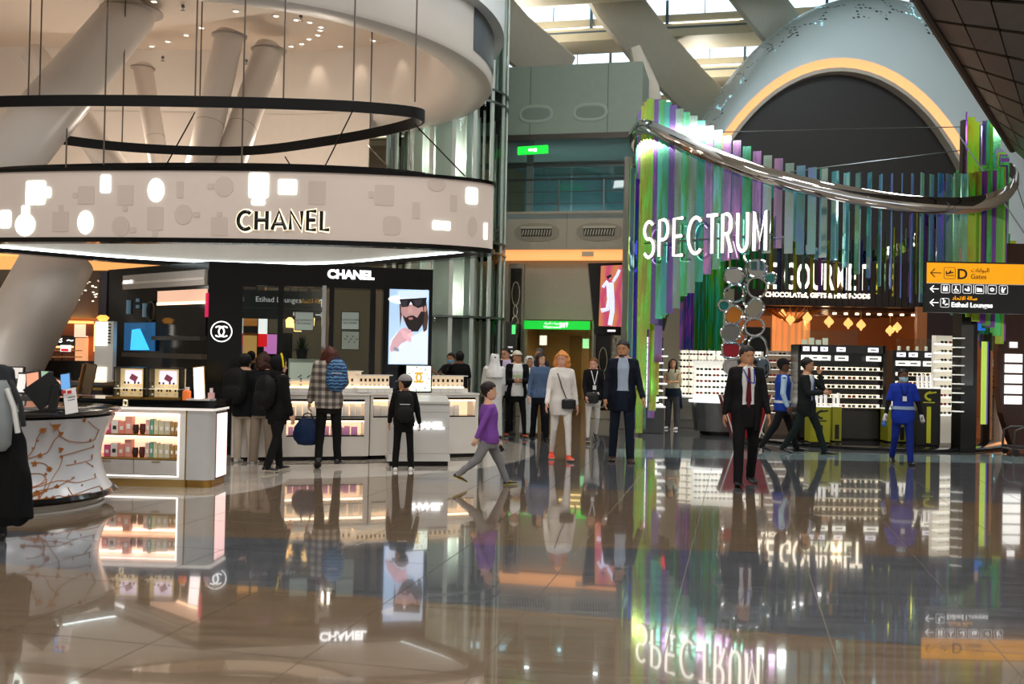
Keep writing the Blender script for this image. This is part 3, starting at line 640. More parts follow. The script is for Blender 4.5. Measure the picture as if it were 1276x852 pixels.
# interior of gourmet shop
b=B(); b.bb(gx0-3,gx1+3,38,38.2,0,5).bb(gx0-.2,gx0,30.4,38,0,5).bb(gx1+1,gx1+1.2,30.4,38,0,5); struct(b,'wall_gourmet',mat('b97f52',.5))
b=B(); b.bb(gx0,gx1+1,30.4,38,3.32,3.45); ceg=struct(b,'ceiling_gourmet',mat('8f6a50',.5))
b=B()
for k in range(7): b.bb(gx0+1,gx1,31.2+k*.9,31.35+k*.9,3.24,3.32)
b.build('ceiling_beam',mat('5a3c2a',.4),ceg)
for k in range(8):
    w=W(1040+k*14,383+(k%2)*5,33); o=B().lathe([(.001,0),(.06,0),(.06,-.05),(.001,-.05)],10).build('ceiling_spot',ems('ffe0b0',8),None); o.location=(w.x,w.y,3.23); tag(o,'small warm ceiling spot in the gourmet shop','spotlight','ceiling spots of the gourmet shop')
lampb=B(Matrix.Scale(.62,4)).lathe([(.001,.3),(.05,.27),(.09,.2),(.19,.1),(.24,0),(.19,-.09),(.08,-.17),(.05,-.25),(.001,-.3)],14)
first=None
for i,(x,y,Y) in enumerate(((975,392,32),(985,398,31.6),(1006,396,31),(1033,401,31),(1057,403,32),(1073,405,32),(1109,412,34),(1118,408,34))):
    w=W(x,y,Y)
    if first is None:
        first=thing('pendant_lamp','leftmost of the warm onion shaped pendant lamps in the gourmet shop','lamp',tuple(w),0,'pendant lamps of the gourmet shop')
        lampb.build('lamp_shade',ems('ffb868',1.5),first,True); B().bb(-.01,.01,-.01,.01,.18,.8).build('cord',GOLD,first)
    else: copytree(first,w,0,['','second','third','fourth','fifth','sixth','seventh','eighth'][i]+' from the left of the onion shaped pendant lamps in the gourmet shop')
w=W(985,440,33); b=B()
for k in range(16):
    a=2*PI*k/16; b.bb(w.x+.55*cos(a)-.05,w.x+.55*cos(a)+.05,w.y+.55*sin(a)-.05,w.y+.55*sin(a)+.05,0,3.2)
b.lathe([(.5,0),(.5,3.2)],20,(w.x,w.y,0)); tag(b.build('fluted_column',ems('e8a060',.55),None),'glowing fluted amber column below the sign in the gourmet shop','column')
w=W(987,440,32); b=B()
for k in range(26):
    a=2*PI*k/26; b.tube([(w.x+.15*cos(a),w.y+.15*sin(a),2.85),(w.x+.95*cos(a),w.y+.95*sin(a),3.3)],.025,5)
tag(b.build('fan_chandelier',mat('d09048',.3,.8),None),'golden fan of rods spreading under the gourmet shop ceiling','chandelier')
# black side column and far left opening panel of gourmet
for (x0,x1,z,nm,c) in ((1140,1152,3.3,'warm lit wooden jamb at the right of the gourmet shop','a8683c'),(1152,1192,4.6,'dark wine coloured wall panel right of the gourmet shop','241012'),(876,906,3.3,'orange lit wall panel behind the mirror totem','c87a28'),(928,958,2.6,'dark doorway panel right of the mirror totem','14100f')):
    a=W(x0,440,29.85).x; c_=W(x1,440,29.85).x; o=B(Matrix.Translation((-(a+c_)/2,0,0))).bb(a,c_,-.1,.1,0,z).build('wall_panel',mat(c,.35),None); o.location=((a+c_)/2,29.8,0); tag(o,nm,'panel')
# ================= slat canopy (dichroic ring)
KC=Vector((6.38,21.3)); KR=3.9
zt=[(-180,6.4),(-165,6.35),(-150,5.95),(-135,5.45),(-120,5.0),(-105,4.68),(-90,4.48),(-75,4.42),(-60,4.52),(-45,4.8),(-30,5.2),(-15,5.6),(0,5.85),(20,5.2),(45,4.3),(70,4.3),(90,4.8),(110,5.3),(135,5.9),(160,6.4),(180,6.4)]
def zr(a):
    for i in range(len(zt)-1):
        if zt[i][0]<=a<=zt[i+1][0]:
            t=(a-zt[i][0])/(zt[i+1][0]-zt[i][0]); p0=zt[i-1 if i else -2][1]; p3=zt[i+2 if i+2<len(zt) else 1][1]; p1=zt[i][1]; p2=zt[i+1][1]; return .5*(2*p1+(p2-p0)*t+(2*p0-5*p1+4*p2-p3)*t*t+(-p0+3*p1-3*p2+p3)*t**3)
    return 5
def kp(a,r=KR): return Vector((KC.x+r*cos(R(a)),KC.y+r*sin(R(a)),0))
cn=thing('slat_canopy','ring of hanging iridescent glass slats with mirrored band and SPECTRUM sign','canopy',(KC.x,KC.y,0))
O_=Vector((-KC.x,-KC.y,0))
b=B(Matrix.Translation(O_)); rg=[]
for i in range(145):
    a=-180+i*2.5; 
    if i==144: break
    z=zr(a); pin=kp(a,KR-.1); pout=kp(a,KR+.0); w_=0
    pin=kp(a,KR-.02); rg.append([pout+Vector((0,0,z-.15)),kp(a,KR+.05+w_)+Vector((0,0,z-.07)),kp(a,KR+.05-w_)+Vector((0,0,z+.07)),pout+Vector((0,0,z+.15)),pin+Vector((0,0,z+.15)),pin+Vector((0,0,z-.15))])
b.loft(rg,True,False,True)
bm_=mat('d8d8d8',.05,1,0,0,1.01); nt=bm_.node_tree; n_=nt.nodes.new('ShaderNodeTexNoise'); n_.inputs['Scale'].default_value=3.5; bu=nt.nodes.new('ShaderNodeBump'); bu.inputs['Strength'].default_value=.5; bu.inputs['Distance'].default_value=.08; nt.links.new(n_.outputs[0],bu.inputs['Height']); nt.links.new(bu.outputs[0],nt.nodes['Principled BSDF'].inputs['Normal'])
b.build('mirror_band',bm_,cn,True)
def colr(a):
    # colour by position along the ring; near-white in front imitates reflected skylight
    s=((a+180)%360)
    if s<18: return random.choice([('d8f080','f0ffa0'),('b8e880','e0ff90'),('c0a0e8','dcc0ff')])
    if s<40: return random.choice([('80e0b0','a8ffd0'),('9a80c8','c8a8ff'),('70d0c0','98ffe8'),('a8c8c0','e0fff8')])
    if s<66: return random.choice([('a8f0e0','d0fff4'),('c8fff8','f4ffff'),('68d8b0','b0ffe4'),('d0b0e8','f0d8ff')])
    if s<84: return random.choice([('b8f0f8','f0ffff'),('80d8f0','c8f8ff')])
    if s<110: return random.choice([('90d0e0','c0f0ff'),('7aa8e0','a0c8ff'),('90b0e8','b8d0ff'),('98c8d0','d0f0f4')])
    if s<122: return random.choice([('80e0c8','a0ffe0'),('98c0c8','c0f0f0'),('b0e0d0','d0ffe8')])
    if s<200: return random.choice([('c8e068','f0ff80'),('90e080','a0ffa0'),('9060b8','c890ff'),('70d0a0','a0ffc8'),('a8b8c8','d8d8f8')])
    if s<270: return random.choice([('8060a8','b080e0'),('5a7a78','90c0a0'),('a8a850','e0e060'),('48587a','6080c0')])
    return random.choice([('2f9a50','60ff90'),('3cb060','50f080'),('6a9a28','a0d040'),('6a3c98','a060f0'),('2f8a60','50d090')])
Q0=Vector((8.3,21.0))
def slat(a,zlo,ztop,r=KR-.2,wd=.15,col=None,parent=cn,pos=None,flat=False,tr=.55,mr=.45):
    p=kp(a,r) if pos is None else Vector(pos)
    d=Vector((Q0.x-p.x,Q0.y-p.y)); ang=math.atan2(d.y,d.x)
    if pos is None and p.y<KC.y+1.5:
        va=math.atan2(p.y,p.x); xx=638+F_PX*p.x/p.y; ang=va+R(max(-82,min(82,(1119-xx)*.62)))
    if flat: ang=math.atan2(d.y,d.x)+PI/2
    c=col or colr(a)
    b=B(); b.box((0,0,(zlo+ztop)/2),(wd,.022,ztop-zlo))
    o=b.build('slat',dich(c[0],c[1],mr,tr),parent,fix=False); o.location=(p.x-(KC.x if parent is cn else 0),p.y-(KC.y if parent is cn else 0),0); o.rotation_euler=(0,0,ang); return o
# lower ends of the curtain by angle
lo_t=[(-180,.1),(-172,.1),(-168,2.2),(-150,2.6),(-138,3.2),(-125,3.6),(-110,3.6),(-95,3.25),(-80,2.75),(-62,2.5),(-50,2.4),(-38,2.1),(-25,2.0),(-8,1.9),(0,2.0),(30,3.2),(60,3.3),(90,3.4),(120,3.3),(150,2.2),(172,.3),(180,.1)]
def zlow(a):
    for i in range(len(lo_t)-1):
        if lo_t[i][0]<=a<=lo_t[i+1][0]:
            t=(a-lo_t[i][0])/(lo_t[i+1][0]-lo_t[i][0]); return lo_t[i][1]*(1-t)+lo_t[i+1][1]*t
for k in range(118):
    a=-180+k*360/118; z=zr(a); s=(a+180)%360
    top=z+.15+(.42+.12*sin(a*.07)+random.uniform(-.02,.02)) + (.5 if -12<a<14 else 0)
    tr=.55; mr=.42
    if 60<s<86: mr=.7; tr=.3
    slat(a,zlow(a)+random.uniform(-.06,.06),top-.08,tr=tr,mr=mr)
    if s<70 or 140<s<215: slat(a+1.4,zlow(a)+random.uniform(.2,1.2),z+.1,r=KR-.5,wd=.16)
# curtain of green and violet slats on the back left
for k in range(30):
    x=848+k*1.75; Y=24.3-.02*k; p=W(x,440,Y)
    c=random.choice([('2f9a50','40c070'),('38a858','50c878'),('5f9428','80b838'),('2a8a58','40b078'),('2f7a48','40a868')]) if k>10 else random.choice([('8a50c0','b070f0'),('6a3ca8','9058e8'),('a868d8','c890ff'),('4f9a58','70d080')])
    slat(0,W(x,437+random.uniform(-3,3),Y).z,W(x,225,Y).z,pos=(p.x,p.y,0),wd=.085,col=c,flat=True,tr=.12,mr=.18)
for k in range(9):   # outer left bundle reaching the floor
    p=W(781+k*3.0,440,20.9+.03*k); c=random.choice([('a8c890','d8ff90'),('88b8a8','b0f0d0'),('c8d850','f0ff60'),('3838b0','5050ff'),('6a90a8','90c8e8')])
    slat(0,.12,W(783+k*3,205+k*6,21).z,pos=(p.x,p.y,0),wd=.13,col=c,flat=k%2==0,tr=.4,mr=.4)
for k in range(16):  # bundle on the right, running down to the sign
    p=W(1200+k*6,440,20.6+.05*k); c=random.choice([('b0d048','e0ff40'),('6a3890','b060ff'),('48a878','60ffa0'),('8a98a8','c0c0f0'),('a070c0','d090ff'),('c8e050','f0ff50')])
    slat(0,W(1200,415,20.6).z,W(1200,215+k*8 if k>3 else 140+k*5,20.6).z,pos=(p.x,p.y,0),wd=.14,col=c,flat=k%3==0,tr=.4,mr=.4)
# SPECTRUM neon letters
sx0=W(804,300,20.3); sx1=W(960,300,17.9)
ls,tot=strokes('SPECTRUM',.72,.82,.1)
dv=Vector((sx1.x-sx0.x,sx1.y-sx0.y,0))
nn=Vector((dv.y,-dv.x,0)).normalized()
import builtins
def ws(x,z,o,d=False):
    if d: return tuple(nn)
    t=x/tot; k_=(804+(960-804)*t-638)/F_PX; A_=k_*k_+1; Bq=-2*(k_*KC.x+KC.y); Cq=KC.x**2+KC.y**2-(KR+.16)**2; yy=(-Bq-math.sqrt(Bq*Bq-4*A_*Cq))/(2*A_); pp=Vector((k_*yy,yy,0))
    base=W(804+(960-804)*t,321+(312-321)*t,pp.y).z
    return Vector((pp.x,pp.y,0))+nn*(o)+Vector((0,0,base+z*(.97+.0*t)))+O_
for L_ in ls:
    b=B(); s_=B()
    for pl in L_:
        b.tube([ws(x,z,.1) for x,z in pl],.031,8,flat=.6,up=tuple(nn)); s_.tube([ws(x,z,.03) for x,z in pl],.036,6,flat=.8,up=tuple(nn))
    b.build('letter',ems('fffaf0',2.6),cn,True); s_.build('letter_back',mat('6a6a6a',.3,.6),cn,True)
b=B(); b.tube([ws(-.1,.3,-.02),ws(tot+.1,.3,-.02)],.015,6); b.build('letter_rail',STEEL,cn)
# tie cables and steel mast
b=B(); b.tube([W(872,165,21)+O_,W(1200,158,21.5)+O_],.012,5); b.tube([W(985,214,17.8)+O_,W(1200,187,21.5)+O_],.012,5); b.tube([W(1196,170,20.6)+O_,W(1276,290,18.5)+O_],.015,5); b.tube([W(1258,205,20.6)+O_,W(1290,300,19.5)+O_],.012,5); b.build('cable',STEEL,cn)
p=W(1198,440,21.2); tag(B(Matrix.Translation((-p.x,-p.y,0))).bb(p.x-.07,p.x+.07,p.y-.07,p.y+.07,0,W(1198,150,21.2).z).build('steel_mast',mat('4a4644',.3,.7),None),'dark square steel mast at the right end of the slat canopy','mast').location=(p.x,p.y,0)
# ---- dark tiled soffit, top right
C4=[W(1118,-40,13.0),W(1340,-40,11.5),W(1340,260,17.5),W(1262,186,18.5)]
sf=thing('tmp','x','x'); bpy.data.objects.remove(sf)
q=[Vector(c) for c in C4]; nrm=(q[1]-q[0]).cross(q[3]-q[0]).normalized()
if nrm.z<0: nrm=-nrm
b=B(); b.loft([[c+nrm*.03 for c in q],[c+nrm*.35 for c in q]]); sof=struct(b,'ceiling_soffit',mat('16120f',.6))
def bil(s,t): return (q[0]*(1-s)+q[1]*s)*(1-t)+(q[3]*(1-s)+q[2]*s)*t
for j in range(9):
    for i in range(4):
        s0=i/4; s1=(i+1)/4; sh_=.0; e=.006; f=.006
        t0=j/9; t1=(j+1)/9
        Pp=[bil(s0+e,t0+f),bil(s1-e,t0+f),bil(s1-e,t1-f),bil(s0+e,t1-f)]
        B().loft([Pp,[p+nrm*.03 for p in Pp]]).build('soffit_tile',mat('4a4038',.38,0,0,.05),sof)
b=B(); b.tube([q[0],q[3]],.07,8); b.build('edge_trim',mat('2a241f',.4),sof)
# ---- direction sign
ds=thing('direction_sign','yellow and black hanging direction sign to the D gates and lounges','sign',tuple(W(1152,357,16.9)),0)
mpx=16.9/F_PX
def sx(x): return (x-1152)*mpx
def sz(y): return (357-y)*mpx
B().bb(0,2.7,-.06,.06,sz(389),sz(325.5)).build('housing',mat('17181a',.3),ds)
rt=.006
B().bb(.01,2.69,-.075,-.06,sz(352.5),sz(327.5)).build('yellow_panel',mat('f5a300',.35,0,.55,0,ecol='ffab08'),ds)
B().bb(.01,2.69,-.078,-.06,sz(353.3),sz(352.5)).build('divider',WHITE,ds)
sb=mat('101010',.5); sw=ems('ffffff',1.1)
def arrow(x,y,w,h,m_,th):
    b=B(); b.bb(sx(x)+.02,sx(x+w),-.09,-.075,sz(y)-th/2,sz(y)+th/2)
    L_=h*mpx*.5
    for sg_ in (1,-1): b.box((sx(x)+L_*.5,-.082,sz(y)+sg_*L_*.5),(L_*1.5,.015,th),0,0,R(-45*sg_))
    b.build('arrow',m_,ds)
arrow(1157,340,13,10,sb,.012); arrow(1157,360,10,8,sw,.012); arrow(1157,377,10,8,sw,.012)
def outline(x,y,w,h,m_,r=.025,th=.0035):
    b=B(); pts=[(sx(x)+px_,-.082,sz(y)+pz) for px_,pz in rrect(w*mpx,h*mpx,r)]; b.tube(pts,th,5,wrap=True); return b.build('icon_frame',m_,ds)
outline(1180.5,340,14,14,sb)
b=B(); b.box((sx(1180.5),-.082,sz(340)),(.13,.01,.02),0,0,R(-12)); b.box((sx(1180.5)-.0,-.082,sz(339)),(.02,.01,.07),0,0,R(40)); b.box((sx(1176.5),-.082,sz(339)),(.015,.01,.04),0,0,R(-20)); b.bb(sx(1176),sx(1186),-.085,-.078,sz(343.4),sz(342.6)); b.build('plane_icon',sb,ds)
text('letter_d','D',.245,sb,ds,(sx(1189.5),-.082,sz(347)),0,.01,.004)
text('lettering','Gates',.115,mat('503a08',.5),ds,(sx(1206.5),-.082,sz(346.5)),0,.008)
text('lettering','\uFE95\uFE8E\uFE91\uFE8D\uFEEE\uFE92\uFEDF\uFE8D',.1,mat('503a08',.5),ds,(sx(1207),-.082,sz(338)),0,.008)
text('lettering','Etihad Lounges',.115,sw,ds,(sx(1183),-.082,sz(382)),0,.008,.002)
text('lettering','\uFEA9\uFE8E\uFEA4\uFE97\uFEFB\uFE8D \uFE94\uFEDF\uFE8E\uFEBB',.09,ems('f5a300',1),ds,(sx(1184),-.082,sz(373)),0,.008)
for i,x in enumerate((1175.5,1189,1202.5,1218,1233.5,1247.5)):
    outline(x,359.5,10.5,10.5,sw,.02,.003); b=B()
    def bx(dx,dz,w,h,ry=0): b.box((sx(x)+dx,-.082,sz(359.5)+dz),(w,.008,h),0,0,ry)
    def hd_(dx,dz,r=.012): b.ell((sx(x)+dx,-.082,sz(359.5)+dz),(r,.006,r),8,6)
    if i==0: bx(-.022,-.008,.03,.065); bx(.022,-.008,.03,.065); hd_(-.022,.04); hd_(.022,.04)
    elif i==1: hd_(-.005,.04); bx(-.005,.005,.016,.045); bx(.01,-.01,.035,.012); bx(.03,-.03,.012,.035,R(-25)); b.tube([(sx(x)-.005+.03*cos(a),-.082,sz(359.5)-.025+.028*sin(a)) for a in [R(100+25*k) for k in range(9)]],.005,5)
    elif i==2: hd_(.02,.035); bx(.025,-.005,.03,.06); bx(-.015,-.015,.05,.02,R(20)); hd_(-.03,0)
    elif i==3: bx(0,-.025,.09,.03); bx(.01,.005,.05,.025); hd_(-.025,.012,.014); bx(-.04,0,.012,.05)
    elif i==4: b.tube([(sx(x)+.03*cos(a),-.082,sz(359.5)+.03*sin(a)) for a in [R(30*k) for k in range(12)]],.004,5,wrap=True); bx(0,.012,.07,.008); bx(0,-.012,.05,.008)
    else: hd_(-.02,.035); bx(-.02,-.005,.025,.06); bx(.012,0,.014,.085,R(35)); bx(-.005,-.04,.04,.012)
    b.build('pictogram',sw,ds)
outline(1175,377,10.5,11,sw,.02,.003); b=B(); b.box((sx(1174),-.082,sz(376)),(.03,.008,.06),0,0,R(20)); b.box((sx(1177),-.082,sz(379)),(.05,.008,.02),0,0,R(-20)); b.ell((sx(1173),-.082,sz(372.6)),(.012,.006,.012),8,6); b.build('pictogram',sw,ds)
for x in (1210.7,1226): B().bb(sx(x)-.002,sx(x)+.002,-.085,-.075,sz(365),sz(354)).build('separator',sw,ds)
for x in (2.0,2.5): B().bb(x-.02,x+.02,-.02,.02,sz(325.5),3.5).build('hanger',STEEL,ds)
# ================= ISLAND: black shop box, counters, cases
class PL:
    """vertical plane through o with heading rz (x axis along the wall); converts pixels to local x,z and holds the thing's frame"""
    def __init__(s,o,rz): s.o=Vector((o[0],o[1],0)); s.rz=rz; s.ux=Vector((cos(rz),sin(rz),0)); s.n=Vector((-sin(rz),cos(rz),0))
    def __call__(s,px,py,dy=0):
        v=ray(px,py); c=Vector((0,0,CAMH)); oo=s.o+s.n*dy; t=(oo-c).dot(s.n)/v.dot(s.n); p=c+v*t; return (p-s.o).dot(s.ux),p.z
    def w(s,x,y,z=0): return s.o+s.ux*x+s.n*y+Vector((0,0,z))
    def thing(s,name,label,cat,x=0,y=0,z=0,group=None,rz=0): return thing(name,label,cat,tuple(s.w(x,y,z)),s.rz+rz,group)
    def quad(s,b,x0,y0,x1,y1,d0,d1,dy=0):
        """box whose front covers pixel rect (taken on plane offset dy) between local depth d0..d1"""
        a=s((x0),(y0+y1)/2,dy)[0]; c=s(x1,(y0+y1)/2,dy)[0]; t=s((x0+x1)/2,y0,dy)[1]; u=s((x0+x1)/2,y1,dy)[1]; b.bb(a,c,d0,d1,u,t); return b
Cc=Vector((-4.70,15.35,0)); Dd=Vector((-1.30,16.1,0)); Ee=Vector((-7.15,17.55,0))
KR_=PL(Cc,math.atan2(Dd.y-Cc.y,Dd.x-Cc.x)); lenR=(Dd-Cc).length
KL=PL(Ee,math.atan2(Cc.y-Ee.y,Cc.x-Ee.x)); lenL=(Cc-Ee).length
H=2.97
kz=KR_.thing('shop_box','black glossy shop box with windows, portrait screen and CHANEL lettering','shop')
K=lambda px,py=400: KR_(px,py)[0]
Zk=lambda py,px=400: KR_(px,py)[1]
B().bb(0,K(302),0,.35,0,H).build('corner_pillar',BLACK,kz)
B().bb(K(302),lenR,0,.3,Zk(355,380),H).build('header',BLACK,kz)
B().bb(K(477),lenR,0,.3,0,Zk(355,380)).build('screen_wall',BLACK,kz)
b=B(); E2=KR_.ux.dot(Ee-Cc),KR_.n.dot(Ee-Cc)
b.loft([[(0,.01,z),(lenR,.01,z),(lenR,3.3,z),(E2[0]+.4,3.3,z),(E2[0],E2[1],z)] for z in (H-.05,H+.02)]); b.build('roof_slab',BLACK,kz)
for a,c in ((346,353),(401,406),(410,416),(461,468)): B().bb(K(a),K(c),.02,.14,.9,Zk(355,380)).build('window_post',CHROME if a==401 else BLACK,kz)
B().bb(K(302),K(477),.0,.2,0,.95).build('window_sill',BLACK,kz)
B().bb(K(302),K(477),.05,.5,Zk(357,380),Zk(350,380)).build('inner_beam',BLACK,kz)
for a,c in ((302,346),(353,401),(416,461)): B().bb(K(a),K(c),.06,.07,.95,Zk(358,380)).build('glass_pane',glass((.82,.86,.84),.12),kz)
text('lettering','CHANEL',.185,ems('ffffff',3),kz,(K(408,341),-.03,Zk(347,433)),0,.03,.008,1.02)
# round emblem: ring with two interlaced C shapes
ex_,ez_=KR_(276,413); b=B(); b.tube([(ex_+.155*cos(a),-.012,ez_+.155*sin(a)) for a in [2*PI*k/28 for k in range(28)]],.008,6,wrap=True)
for s_ in (1,-1): b.tube([(ex_+s_*(.038-.078*cos(R(a))),-.014,ez_+.078*sin(R(a))) for a in range(-130,131,13)],.011,8,flat=.5,up=(0,1,0))
b.build('emblem',ems('ffffff',1.6),kz,True)
# portrait screen
sc=KR_.thing('portrait_screen','bright portrait screen with a bearded man in hat and sunglasses','screen',0,-.04)
b=B(); KR_.quad(b,480,357,537,458,-.03,.03); b.build('bezel',BLACK,sc)
b=B(); KR_.quad(b,484,361,533,454,-.035,-.03); b.build('display',ems('a9c6e6',.85),sc)
def pp(x,y,d=0): 
    a=KR_(x,y); return a
def flat(name,pts,col,layer,s_=.8):
    P=[KR_(x,y) for x,y in pts]; y=-.036-.002*layer; b=B(); b.loft([[(x,y,z) for x,z in P],[(x,y-.0015,z) for x,z in P]]); return b.build(name,ems(col,s_),sc)
def blob(cx,cy,rx,ry,n=18,rot=0): return [(cx+rx*cos(2*PI*k/n)*cos(rot)-ry*sin(2*PI*k/n)*sin(rot),cy+rx*cos(2*PI*k/n)*sin(rot)+ry*sin(2*PI*k/n)*cos(rot)) for k in range(n)]
flat('robe',[(485,453),(485,425),(494,414),(503,412),(512,420),(526,412),(532,410),(532,453)],'cfdaf0',1,.85)
flat('hair',[(497,374),(530,374),(533,395),(531,411),(527,414),(524,395),(500,392),(498,408)],'4a342c',2,.5)
flat('face',[(499,374),(525,374),(527,392),(523,404),(512,408),(502,400),(499,388)],'b78e8c',3,.75)
flat('beard',[(501,392),(505,396),(508,394),(514,393),(519,396),(524,388),(528,389),(527,402),(520,413),(510,413),(505,404)],'1a1210',4,.5)
flat('lips',blob(511,397,3,1.6),'a86a70',5,.7)
flat('nose',[(508,383),(512,383),(514,390),(507,391)],'c79a96',5,.7)
flat('ear',blob(529,385,1.8,4),'b08078',4,.7)
flat('hat_brim',blob(505,374,22,5.5,24,.06),'e8eefb',5,1)
flat('hat_crown',[(495,363),(532,361.5),(533,374),(520,371),(497,372)],'c8daf0',6,.95)
flat('sunglasses',[(497,373),(531,371),(529,381),(520,384),(514,381),(511,376),(508,382),(500,383)],'0c0c10',7,.3)
flat('lens',[(499,375),(507,374),(506,381),(501,382)],'3a3440',8,.35); flat('lens',[(514,374),(525,373),(524,380),(517,382)],'3a3440',8,.35)
flat('hand',[(485,434),(488,424),(495,414),(503,408),(511,411),(513,416),(507,424),(499,428),(492,437),(486,438)],'c49ca4',8,.8)
for k in range(4): flat('finger',[(497+k*3.2,411+k*2),(500+k*3.2,409+k*2),(505+k*2.4,419+k*1.8),(502+k*2.2,421+k*1.8)],'d0a8b0',9,.8)
flat('thumb',blob(511,417,4.2,2.6,14,-.5),'dab4b8',10,.85); flat('wristwatch',blob(493,435,4,2.2,12,.5),'8a94a0',10,.6)
# things seen through the windows
def poster(x0,y0,x1,y1,label,lines=None,pic=False,off_=.1):
    cx_,cz=KR_((x0+x1)/2,(y0+y1)/2,off_); o=KR_.thing('poster',label,'poster',cx_,off_,cz)
    w=(KR_(x1,y0,off_)[0]-KR_(x0,y0,off_)[0]); h=KR_(x0,y0,off_)[1]-KR_(x0,y1,off_)[1]
    B().bb(-w/2,w/2,-.005,.01,-h/2,h/2).build('frame',BLACKM,o); B().bb(-w/2+.012,w/2-.012,-.01,-.005,-h/2+.012,h/2-.012).build('sheet',mat('c9c8c4' if not pic else 'a8a49c',.5,0,.25,0),o)
    if lines:
        for i,l in enumerate(lines): text('lettering',l,.042,mat('303030'),o,(0,-.014,-.05*i),0,.003,0,1,'CENTER')
    if pic:
        B().lathe([(.001,-.08),(.06,-.08),(.06,0),(.02,.02),(.02,.06),(.001,.06)],12).build('bottle_picture',mat('c8a040',.4),o).scale=(1,.05,1)
        b=B(); 
        for k in range(7): b.box((-.08+.03*k,-.014,.02+.05*sin(k*2.1)),(.03,.003,.012),0,0,k)
        b.build('petals',mat('2a2420'),o)
poster(367,388,391,412,'grey poster reading LES EXTRAITS in the second window',['LES EXTRAITS','DE CHANEL'])
poster(425,388,448,411,'grey poster reading LES EXCLUSIFS in the right window',['LES EXCLUSIFS','DE CHANEL'])
poster(425,412,448,436,'framed perfume picture hanging below the LES EXCLUSIFS poster',None,True)
def K2(px,py,d): return KR_(px,py,d)
o=KR_.thing('direction_board','dark direction board with arrows seen through the shop windows','sign',K2(352,380,3.4)[0],3.4,K2(352,380,3.4)[1])
B().bb(-.82,.82,-.05,.05,-.27,.27).build('housing',mat('232b31',.4),o); B().bb(-.82,.82,-.056,-.05,-.075,-.06).build('divider',mat('3c464e'),o)
text('lettering','Etihad Lounges',.14,ems('c9ccd0',.5),o,(-.5,-.06,.05),0,.01); text('lettering','\uFEA9\uFE8E\uFEA4\uFE97\uFEFB\uFE8D \uFE94\uFEDF\uFE8E\uFEBB',.12,ems('b98a20',.6),o,(.33,-.06,.05),0,.01,0,.8)
b=B(); b.bb(.72,.74,-.07,-.06,-.02,.13).box((.705,-.065,.11),(.06,.01,.015),0,0,R(-45)).box((.755,-.065,.11),(.06,.01,.015),0,0,R(45)); b.build('up_arrow',ems('d0d4d8',.7),o)
b=B(); b.bb(.62,.76,-.07,-.06,-.18,-.16).box((.74,-.065,-.15),(.06,.01,.015),0,0,R(45)).box((.74,-.065,-.19),(.06,.01,.015),0,0,R(-45)); b.build('right_arrow',ems('d0d4d8',.7),o)
for k in range(3): B().bb(.2+.13*k,.29+.13*k,-.07,-.06,-.2,-.13).build('icon',ems('b8bcc0',.5),o)
B().bb(-.5,-.46,-.02,.02,.27,.7).bb(.46,.5,-.02,.02,.27,.7).build('hanger',BLACKM,o)
# plant in a pot
cx_,_=K2(376,440,.9); pt=KR_.thing('potted_plant','dark spiky potted plant standing on the white cabinet inside','plant',cx_,.85,1.5)
B().lathe([(.001,0),(.08,0),(.1,.16),(.085,.16),(.08,.12),(.001,.12)],14).build('pot',mat('2a2a2a'),pt,True)
for k in range(34):
    a=k*2.4; t=.2+.8*(k/34); L_=.26; ca,sa=cos(a),sin(a); pts=[Vector((ca*L_*u*t,sa*L_*u*t,.13+.3*u*(1.25-t)-.12*u*u*t)) for u in (0,.35,.7,1)]
    B().tube(pts,[.012,.018,.012,.002],4,flat=.3).build('leaf',mat('1e3a1c',.4),pt)
B().bb(-.33,.33,-.3,.3,0,1).bb(-.33,.33,-.3,-.28,0,1).build
cab=KR_.thing('white_cabinet','white display cabinet with open lit niche behind the kids','cabinet',K2(381,470,.6)[0],.6,0)
B().bb(-.28,.28,-.02,.5,0,1.5).build('body',mat('cfcfc6',.3),cab); B().bb(-.26,.26,-.03,-.02,1.16,1.44).build('lit_niche',mat('d8d8c8',.4,0,.4,0),cab)
for x in (-.12,.02): B().tube([(x,-.04,1.2),(x+.05,-.05,1.24)],.008,6).build('handle',BLACKM,cab)
# screens and lights in the back shop seen through windows
for (x0,y0,x1,y1,c,e_,lb,ct) in ((321,391,334,432,'f0f0f0',1.2,'narrow white and red lit panel seen through left window','panel'),(328,415,346,441,'c878c0',.9,'small pink advertising screen seen through left window','screen'),(352,415,364,438,'101418',0,'small dark screen beside the plant in the second window','screen')):
    a=K2(x0,y0,4.0); c_=K2(x1,y1,4.0); o=KR_.thing('advertising_board',lb,ct,(a[0]+c_[0])/2,4.0,0); w=abs(a[0]-c_[0])/2
    B().bb(-w,w,-.03,.03,0,a[1]).build('housing',BLACKM,o); B().bb(-w+.02,w-.02,-.04,-.03,c_[1],a[1]-.02).build('display',ems(c,e_) if e_ else mat(c,.2),o)
    if c=='f0f0f0': B().bb(-w+.02,w-.02,-.045,-.04,c_[1],c_[1]+.25).build('red_field',ems('e01820',.9),o)
for k,(x,y) in enumerate(((361,402),(371,407),(387,400))):
    w=KR_.w(*[K2(x,y,3)[0],3.0,K2(x,y,3)[1]]); o=thing('pendant_lamp',['small lit cage lamp left of the poster through the window','lit cage lamp below the LES EXTRAITS poster','small lit cage lamp right of the LES EXTRAITS poster'][k],'lamp',tuple(w))
    B().lathe([(.001,-.09),(.07,-.09),(.08,.05),(.03,.1),(.001,.1)],10).build('lamp_shade',ems('ffc880',2.5),o,True); B().bb(-.006,.006,-.006,.006,.1,.74).build('cord',BLACKM,o)
